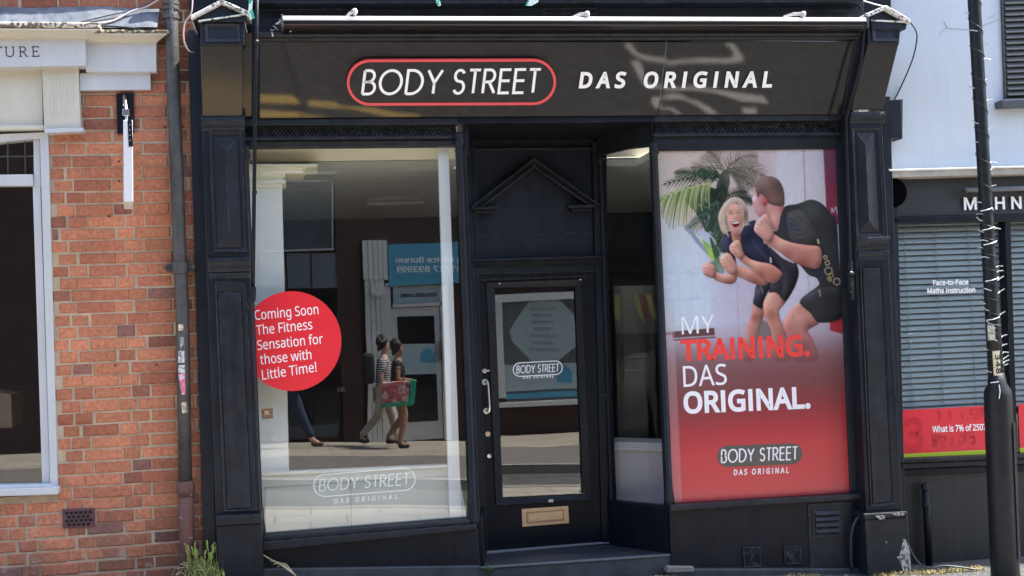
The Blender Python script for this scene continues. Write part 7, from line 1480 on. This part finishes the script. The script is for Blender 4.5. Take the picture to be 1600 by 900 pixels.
# man in front
PR.body([(684, 728), (640, 765), (612, 812), (606, 850), (634, 905), (650, 1000), (770, 1000), (748, 905), (724, 862), (780, 824), (740, 770)], (206, 148, 136), tones=[(680, 800, 50, (222, 168, 154), .8), (640, 870, 40, (196, 132, 122), .7), (730, 840, 40, (164, 106, 100), .9), (705, 940, 40, (150, 96, 92), .7)])
body = [(598, 300), (622, 276), (660, 270), (690, 262), (735, 247), (778, 258), (812, 286), (838, 318), (862, 350), (872, 500), (884, 640), (890, 796), (780, 826), (735, 780), (684, 730), (694, 708), (731, 682), (768, 656), (777, 640), (763, 617), (725, 601), (694, 565), (672, 550), (660, 545), (640, 520), (560, 450), (556, 400), (578, 392), (590, 350)]
Lp(body, (70, 70, 73), tones=[(740, 290, 70, (90, 92, 90), .9), (820, 450, 80, (76, 80, 78), .8), (640, 350, 40, (60, 62, 82), .8), (770, 600, 50, (62, 64, 76), .8), (700, 520, 50, (54, 54, 60), .8), (850, 700, 80, (66, 66, 66), .8), (870, 420, 40, (58, 58, 58), .7)])
PR.body([(540, 470), (600, 520), (650, 545), (674, 552), (680, 600), (664, 652), (632, 706), (618, 722), (600, 700), (604, 600), (560, 520)], (60, 61, 66), tones=[(650, 600, 40, (50, 51, 56), .7)], vol=.5, sg=7)
Lp([(672, 551), (693, 564), (725, 601), (763, 617), (777, 640), (768, 656), (731, 682), (684, 730), (634, 772), (606, 810), (588, 783), (594, 761), (624, 724), (667, 649), (683, 596)], (214, 208, 224), tones=[(700, 640, 50, (224, 220, 234), .8), (600, 780, 26, (196, 206, 226), .8)])
PR.line([(723, 604), (730, 680)], 4, 3, (172, 164, 180), .8)
PR.body([(684, 730), (731, 682), (775, 662), (850, 660), (886, 680), (890, 798), (780, 826), (735, 780)], (66, 67, 69), tones=[(740, 700, 40, (84, 86, 96), .6), (840, 760, 60, (58, 59, 60), .7)], cast=.2, vol=.4, sg=7)
PR.body([(622, 330), (645, 302), (700, 300), (752, 380), (782, 440), (770, 462), (700, 456), (650, 446), (630, 400)], (88, 88, 88), tones=[(640, 370, 34, (70, 72, 96), .8), (700, 340, 50, (96, 97, 93), .9), (750, 440, 30, (68, 68, 68), .7)], vol=.22, sg=8, cast=.1)
for i in range(9): PR.line(qb((632+i*5, 330+i*13), (650+i*5, 352+i*11), (668+i*7, 350+i*10), 6), 4, 2, (124, 124, 126) if i % 2 else (56, 56, 62), .5)
PR.line(qb((640, 300), (760, 380), (784, 446)), 3, 2, (56, 56, 56), .6)
PR.body([(508, 272), (560, 262), (610, 276), (600, 310), (588, 352), (580, 390), (560, 388), (545, 350), (520, 316)], (216, 158, 150), tones=[(560, 330, 34, (232, 178, 170), .9), (600, 290, 20, (180, 116, 108), .8), (522, 320, 20, (190, 128, 122), .6)], vol=.15, cast=.2)
PR.body([(474, 197), (462, 232), (459, 248), (465, 268), (472, 292), (482, 318), (500, 331), (516, 314), (524, 270), (510, 226), (496, 200)], (212, 164, 160), tones=[(466, 240, 20, (238, 218, 224), .9), (490, 310, 20, (224, 150, 146), .8), (510, 260, 18, (206, 132, 124), .7)], vol=.15, cast=.2)
PR.line([(462, 262), (472, 268)], 4, 2, (176, 108, 106), .7)
PR.body([(478, 172), (508, 143), (545, 136), (584, 154), (608, 198), (613, 250), (609, 274), (576, 278), (534, 262), (514, 230), (498, 220), (488, 238), (476, 200)], (126, 102, 96), tones=[(520, 170, 34, (146, 122, 116), .9), (590, 190, 34, (104, 82, 76), .8), (560, 250, 34, (146, 104, 92), .7)], vol=.3, cast=.15)
for i in range(60):
    x, y = rp.uniform(484, 604), rp.uniform(146, 268)
    if ((x-548)/62)**2+((y-206)/64)**2 < .9: PR.line([(x, y), (x+rp.uniform(-3, 3), y+9)], 2, 1.2, rp.choice([(96, 74, 68), (164, 138, 130)]), .35)
PR.body([(506, 226), (522, 238), (533, 262), (524, 280), (510, 274), (506, 250)], (220, 126, 116), tones=[(520, 262, 14, (176, 84, 78), .8)], vol=.15, cast=.2)
PR.body([(512, 446), (552, 408), (600, 432), (650, 450), (724, 462), (776, 468), (790, 500), (787, 552), (764, 573), (700, 560), (640, 532), (580, 488), (536, 462)], (208, 148, 134), tones=[(600, 448, 50, (226, 172, 156), .9), (740, 500, 50, (214, 150, 134), .8), (700, 545, 50, (170, 106, 96), .9), (620, 505, 40, (178, 114, 104), .8), (770, 550, 24, (190, 124, 112), .7)])
for i in range(10): PR.line([(560+i*20, 470+i*7), (566+i*20, 478+i*7)], 2, 1, (160, 104, 92), .5)
hand([(472, 368), (480, 350), (500, 330), (522, 313), (534, 322), (550, 348), (560, 392), (562, 418), (546, 446), (520, 440), (492, 418), (470, 394)], [((480, 362), (508, 376)), ((476, 380), (504, 394)), ((494, 412), (516, 412)), ((512, 330), (528, 362)), ((530, 345), (548, 380)), ((500, 345), (512, 368))], (218, 162, 150))
for cx, cy, r_, k in ((807, 519, 9, 6), (817, 545, 13, 4), (822, 583, 19, 6), (862, 633, 18, 5), (834, 604, 12, 5), (823, 620, 8, 4), (832, 627, 6, 5)):
    pp_ = [(cx+r_*math.cos(6.2832*i/k+.4), cy+r_*math.sin(6.2832*i/k+.4)) for i in range(k+1)]
    for i in range(k): PR.line([pp_[i], pp_[i+1]], 3.6, 3.6, (226, 214, 176) if r_ > 12 or k == 6 else (206, 186, 120))
PR.line([(770, 433), (776, 455)], 8, 8, (216, 206, 158)); PR.line([(546, 520), (548, 545)], 8, 8, (206, 204, 196)); PR.line([(431, 362), (440, 360), (452, 366)], 4, 3, (200, 190, 206))
PR.line([(772, 676), (782, 672), (776, 684), (786, 688)], 3.5, 3, (220, 216, 206)); PR.line([(778, 692), (786, 702)], 3.5, 3, (220, 216, 206))
for i, (a_, b_) in enumerate((((838, 312), (838, 285)), ((838, 285), (847, 305)), ((847, 305), (858, 280)), ((858, 280), (866, 318)))): PR.line([a_, b_], 4.5, 4.5, (232, 214, 222))
# the red wash
al_ = np.interp(V_, [.49, .53, .565, .60, .64, .70, .84, 1], [0, .20, .48, .78, .90, .94, .98, 1])[..., None]
red_ = lerpc(V_+.03*(U-.5), [(.5, (150, 100, 108)), (.6, (140, 88, 90)), (.68, (140, 78, 78)), (.75, (166, 64, 68)), (.80, (200, 62, 68)), (.86, (224, 74, 76)), (1, (238, 94, 92))])
PR.a = PR.a*(1-al_)+red_*al_
st_ = np.clip((.052-U)/.008, 0, 1)[..., None]*.42*np.clip((V_-.35)/.2, 0, 1)[..., None]; PR.a = PR.a*(1-st_)+np.array((226, 196, 198))*st_
def grain(s_, k_):
    n = rng.normal(0, 1, (H_//s_+2, W_//s_+2)); yy = np.linspace(0, n.shape[0]-1.001, H_); xx = np.linspace(0, n.shape[1]-1.001, W_); y0 = yy.astype(int); x0 = xx.astype(int); fy = (yy-y0)[:, None]; fx = (xx-x0)[None]
    return k_*((n[y0][:, x0]*(1-fx)+n[y0][:, x0+1]*fx)*(1-fy)+(n[y0+1][:, x0]*(1-fx)+n[y0+1][:, x0+1]*fx)*fy)[..., None]
PR.a = np.where(V_[..., None] < .56, 128+(PR.a-128)*1.10, PR.a)
PR.a *= 1+(grain(3, .014)+grain(7, .008))*np.where(V_ < .55, 1, .3)[..., None]+grain(2, .018)*(np.abs(PR.a.mean(-1, keepdims=True)-70) < 40); arr = np.clip(PR.a, 0, 255)/255
lin = np.where(arr <= .04045, arr/12.92, ((arr+.055)/1.055)**2.4)*.93
# the sheet itself: a fine flat grid carrying the print
YPO = -.0035
c4 = [np.array(at(x, y, YPO)) for x, y in PC]
uu, vv = np.meshgrid(np.linspace(0, 1, W_+1), np.linspace(0, 1, H_+1))
co_ = ((c4[0]*(1-uu[..., None])+c4[1]*uu[..., None])*(1-vv[..., None])+(c4[3]*(1-uu[..., None])+c4[2]*uu[..., None])*vv[..., None]).reshape(-1, 3)
ix = np.arange(H_)[:, None]*(W_+1)+np.arange(W_)[None, :]; fc = np.stack([ix, ix+W_+1, ix+W_+2, ix+1], -1).reshape(-1, 4)
org = co_[-1].copy(); co_ = co_-org
pm_me = bpy.data.meshes.new('poster_print'); pm_me.vertices.add(len(co_)); pm_me.vertices.foreach_set('co', co_.ravel()); pm_me.loops.add(fc.size); pm_me.loops.foreach_set('vertex_index', fc.ravel().astype(np.int32))
pm_me.polygons.add(len(fc)); pm_me.polygons.foreach_set('loop_start', np.arange(0, fc.size, 4, dtype=np.int32)); pm_me.update(calc_edges=True)
ca = pm_me.color_attributes.new('ink', 'FLOAT_COLOR', 'POINT')
pad_ = np.pad(lin, ((0, 1), (0, 1), (0, 0)), 'edge'); cc_ = (pad_+np.roll(pad_, 1, 0)+np.roll(pad_, 1, 1)+np.roll(np.roll(pad_, 1, 0), 1, 1))/4; cc_[0] = pad_[0]; cc_[:, 0] = pad_[:, 0]
ca.data.foreach_set('color', np.concatenate([cc_, np.ones((H_+1, W_+1, 1))], -1).ravel())
m, t, b = nodes('poster_ink'); an = t.nodes.new('ShaderNodeAttribute'); an.attribute_name = 'ink'; t.links.new(an.outputs['Color'], b.inputs['Base Color']); b.inputs['Roughness'].default_value = .18; b.inputs['Specular IOR Level'].default_value = .6
tl_ = t.nodes.new('ShaderNodeBsdfTranslucent'); t.links.new(an.outputs['Color'], tl_.inputs[0]); mx_ = t.nodes.new('ShaderNodeMixShader'); mx_.inputs[0].default_value = .32
t.links.new(b.outputs[0], mx_.inputs[1]); t.links.new(tl_.outputs[0], mx_.inputs[2]); t.links.new(mx_.outputs[0], [x for x in t.nodes if x.type == 'OUTPUT_MATERIAL'][0].inputs[0])
pm_me.materials.append(m)
pst = thing('poster', tuple(org), 'tall window poster of two laughing people exercising by a palm, fading to red', 'poster')
po = bpy.data.objects.new('print', pm_me); COL.objects.link(po); po.location = org; adopt(po, pst)
fp_ = lambda x, y: at(x, y, YPO-.0012)
wk = flatmat('poster_white', (.78, .77, .80), .3); tr_ = flatmat('poster_red', srgb(228, 66, 60), .3)
tx = MB(); text_mesh(tx, 'MY', (1065.5, 522.5), (1116.5, 519), 27, fp_, bold=0); tx.build('white_lettering', wk, pst); tx = MB(); text_mesh(tx, 'DAS', (1068, 604.5), (1136, 600.5), 32, fp_, bold=.004); tx.build('white_lettering', wk, pst); tx = MB(); text_mesh(tx, 'ORIGINAL.', (1068.5, 645), (1266.5, 636.5), 31, fp_, bold=.032); tx.build('white_lettering', wk, pst)
tx = MB(); text_mesh(tx, 'TRAINING.', (1064, 563), (1265.5, 554.5), 30.5, fp_, bold=.032); tx.build('red_lettering', tr_, pst)
lg2 = MB(); lg2.face([at(x, y, YPO-.0008) for x, y in pill_path((1137, 713), (1237.5, 709), 16.6, 12)]); lb_ = lg2.build('logo_pill', flatmat('logo_grey', srgb(82, 78, 72), .3), pst, flat=True)
for w_, xa, xb in (('BODY', 1126.5, 1178), ('STREET', 1187, 1246)): tx = MB(); stroke_text(tx, w_, (xa, 722.8-(xa-1126.5)*.0435), (xb, 722.8-(xb-1126.5)*.0435), 19.5, lambda x, y: at(x, y, YPO-.0018), wd=.115, gap=.13, shear=.08); tx.build('logo_lettering', wk, pst)
tx = MB(); text_mesh(tx, 'DAS ORIGINAL', (1146.5, 742.3), (1232.5, 738.6), 8.2, fp_, bold=.032, track=.22, shear=.1); tx.build('slogan', wk, pst)

# ------------------------------------------------------------------ weeds, moss and litter at the foot of the walls
gl_ = mat('grass_blade', (.22, .29, .06), .7, var=.75, scale=22, chips=.36, chipcol=(.30, .26, .11)); gd_ = mat('dry_stalk', (.42, .35, .20), .8, var=.3, scale=30)
random.seed(21)
wd = thing('weed_clump', tuple(at(318, 893, -.18)), 'bright green tuft of weeds growing at the foot of the downpipe', 'weed')
bl_ = MB(); dr_ = MB(); c = at(318, 897, -.2)
def blade(mb, p, h, lean, az, w):
    d = Vector((math.cos(az), math.sin(az)*.5, 0)); sd_ = Vector((-math.sin(az+random.uniform(-.6, .6)), math.cos(az), 0)).normalized()*w; P = []
    for k in range(5): u = k/4; P.append(p+d*lean*u*u*h+Vector((0, 0, h*(u-.18*lean*u*u))))
    for k in range(4):
        w0, w1 = 1-.9*(k/4)**1.5, 1-.9*((k+1)/4)**1.5; mb.face([P[k]-sd_*w0, P[k]+sd_*w0, P[k+1]+sd_*w1, P[k+1]-sd_*w1])
for i in range(330):
    p = c+Vector((random.gauss(0, .048), random.gauss(0, .03), -.03)); blade(bl_, p, random.uniform(.04, .145)*(1.15-abs(p.x-c.x)*4), random.uniform(.1, .9), random.uniform(0, 6.28), random.uniform(.0025, .006))
for i in range(16):
    p = c+Vector((random.gauss(0, .05), random.gauss(0, .02), 0)); h = random.uniform(.12, .21); lean = random.uniform(-.25, .25); q = p+Vector((lean*h, 0, h)); bl_.tube([p, (p+q)/2+Vector((-lean*.02, 0, 0)), q], .0016, 4)
    for k in range(7): e_ = q-(q-p)*.045*k; bl_.blob(e_+Vector((random.uniform(-.004, .004), 0, 0)), .0055-.0002*k, 5, 4, (.7, .7, 1.5))
bl_.build('leaves', gl_, wd, flat=True)
for i in range(14):
    p = c+Vector((random.gauss(-.03, .07), random.gauss(-.01, .03), 0)); a_ = random.uniform(0, 6.28); q = p+Vector((math.cos(a_)*.08, -.02, random.uniform(.02, .09))); dr_.tube([p, p.lerp(q, .5)+Vector((0, 0, .025)), q], .0022, 4)
dr_.build('dry_stems', gd_, wd, flat=True)
# dry moss and grit along the wall foot: nobody could count it
ms_ = MB(); gr = MB()
def strip(x0, x1, Y, n, hmax, mb):
    for i in range(n):
        x = random.uniform(x0, x1); p = at(x, 893, Y); p = Vector((p.x, Y+random.gauss(0, .03), gz(p.x)+.004)); blade(mb, p, random.uniform(.012, hmax), random.uniform(.2, 1.3), random.uniform(0, 6.28), random.uniform(.0015, .0035))
strip(425, 470, -.17, 60, .045, ms_); strip(455, 560, -.17, 520, .035, ms_); strip(560, 745, -.16, 160, .02, ms_); strip(1230, 1280, -.16, 180, .03, ms_); strip(1360, 1430, -.22, 220, .04, ms_); strip(1430, 1535, -.25, 520, .035, ms_); strip(1015, 1060, -.15, 120, .03, ms_)
ms_.build('dry_moss', mat('dry_moss', (.36, .29, .13), .9, var=.5, scale=20), kind='stuff', flat=True)
for i in range(420):
    x = random.uniform(400, 1540); p = at(x, 893, -.2); r = random.uniform(.003, .009); gr.blob((p.x, -.12-abs(random.gauss(0, .06)), gz(p.x)+r*.4), r, 5, 4, (1, 1, .6))
gr.build('gravel', mat('grit', (.34, .31, .26), .9, var=.6, scale=60), kind='stuff', flat=True)
wt = thing('weed_clump', tuple(at(762, 893, -.1)), 'tiny dark green weed at the left end of the door step', 'weed')
w2 = MB()
for i in range(40): p = at(762+random.gauss(0, 4), 896, -.1); blade(w2, p, random.uniform(.02, .07), random.uniform(.2, 1.2), random.uniform(0, 6.28), .004)
w2.build('leaves', mat('dark_leaf', (.05, .10, .03), .7, var=.4, scale=30), wt, flat=True)
lf_ = mat('yellow_leaf', (.50, .34, .10), .8, var=.4, scale=30)
lv_ = MB()
for i in range(34):
    p = at(random.uniform(1012, 1046), 893, -.12); p = Vector((p.x, random.uniform(-.22, -.06), gz(p.x)+.006+random.uniform(0, .015))); a_ = random.uniform(0, 6.28); r = random.uniform(.007, .016); u_ = Vector((math.cos(a_), math.sin(a_), random.uniform(-.4, .5)))*r; v_ = Vector((-math.sin(a_), math.cos(a_), random.uniform(-.3, .6)))*r*.5
    lv_.face([p-u_, p+v_, p+u_, p-v_])
lv_.build('leaf_litter', lf_, kind='stuff', flat=True)
st_ = MB()
for i in range(5): a_ = random.uniform(0, 6.28); p = at(434+i*3, 880, -.12); st_.tube([p+Vector((-.09+.01*i, 0, .06-.02*i)), p, p+Vector((.07, -.02, -.05-.01*i))], .003, 4)
st_.build('twig', gd_, cat='twig', label='dry twigs lying against the left stall riser beside the plinth', flat=True)
MB().px([(1045, 886), (1085, 886), (1085, 894), (1042, 895)], -.10, -.02).build('slab_edge', mat('pale_slab', (.20, .19, .17), .9, var=.2, scale=30), cat='stone', label='small pale stone edge at the left foot of the right stall riser', bevel=.006)
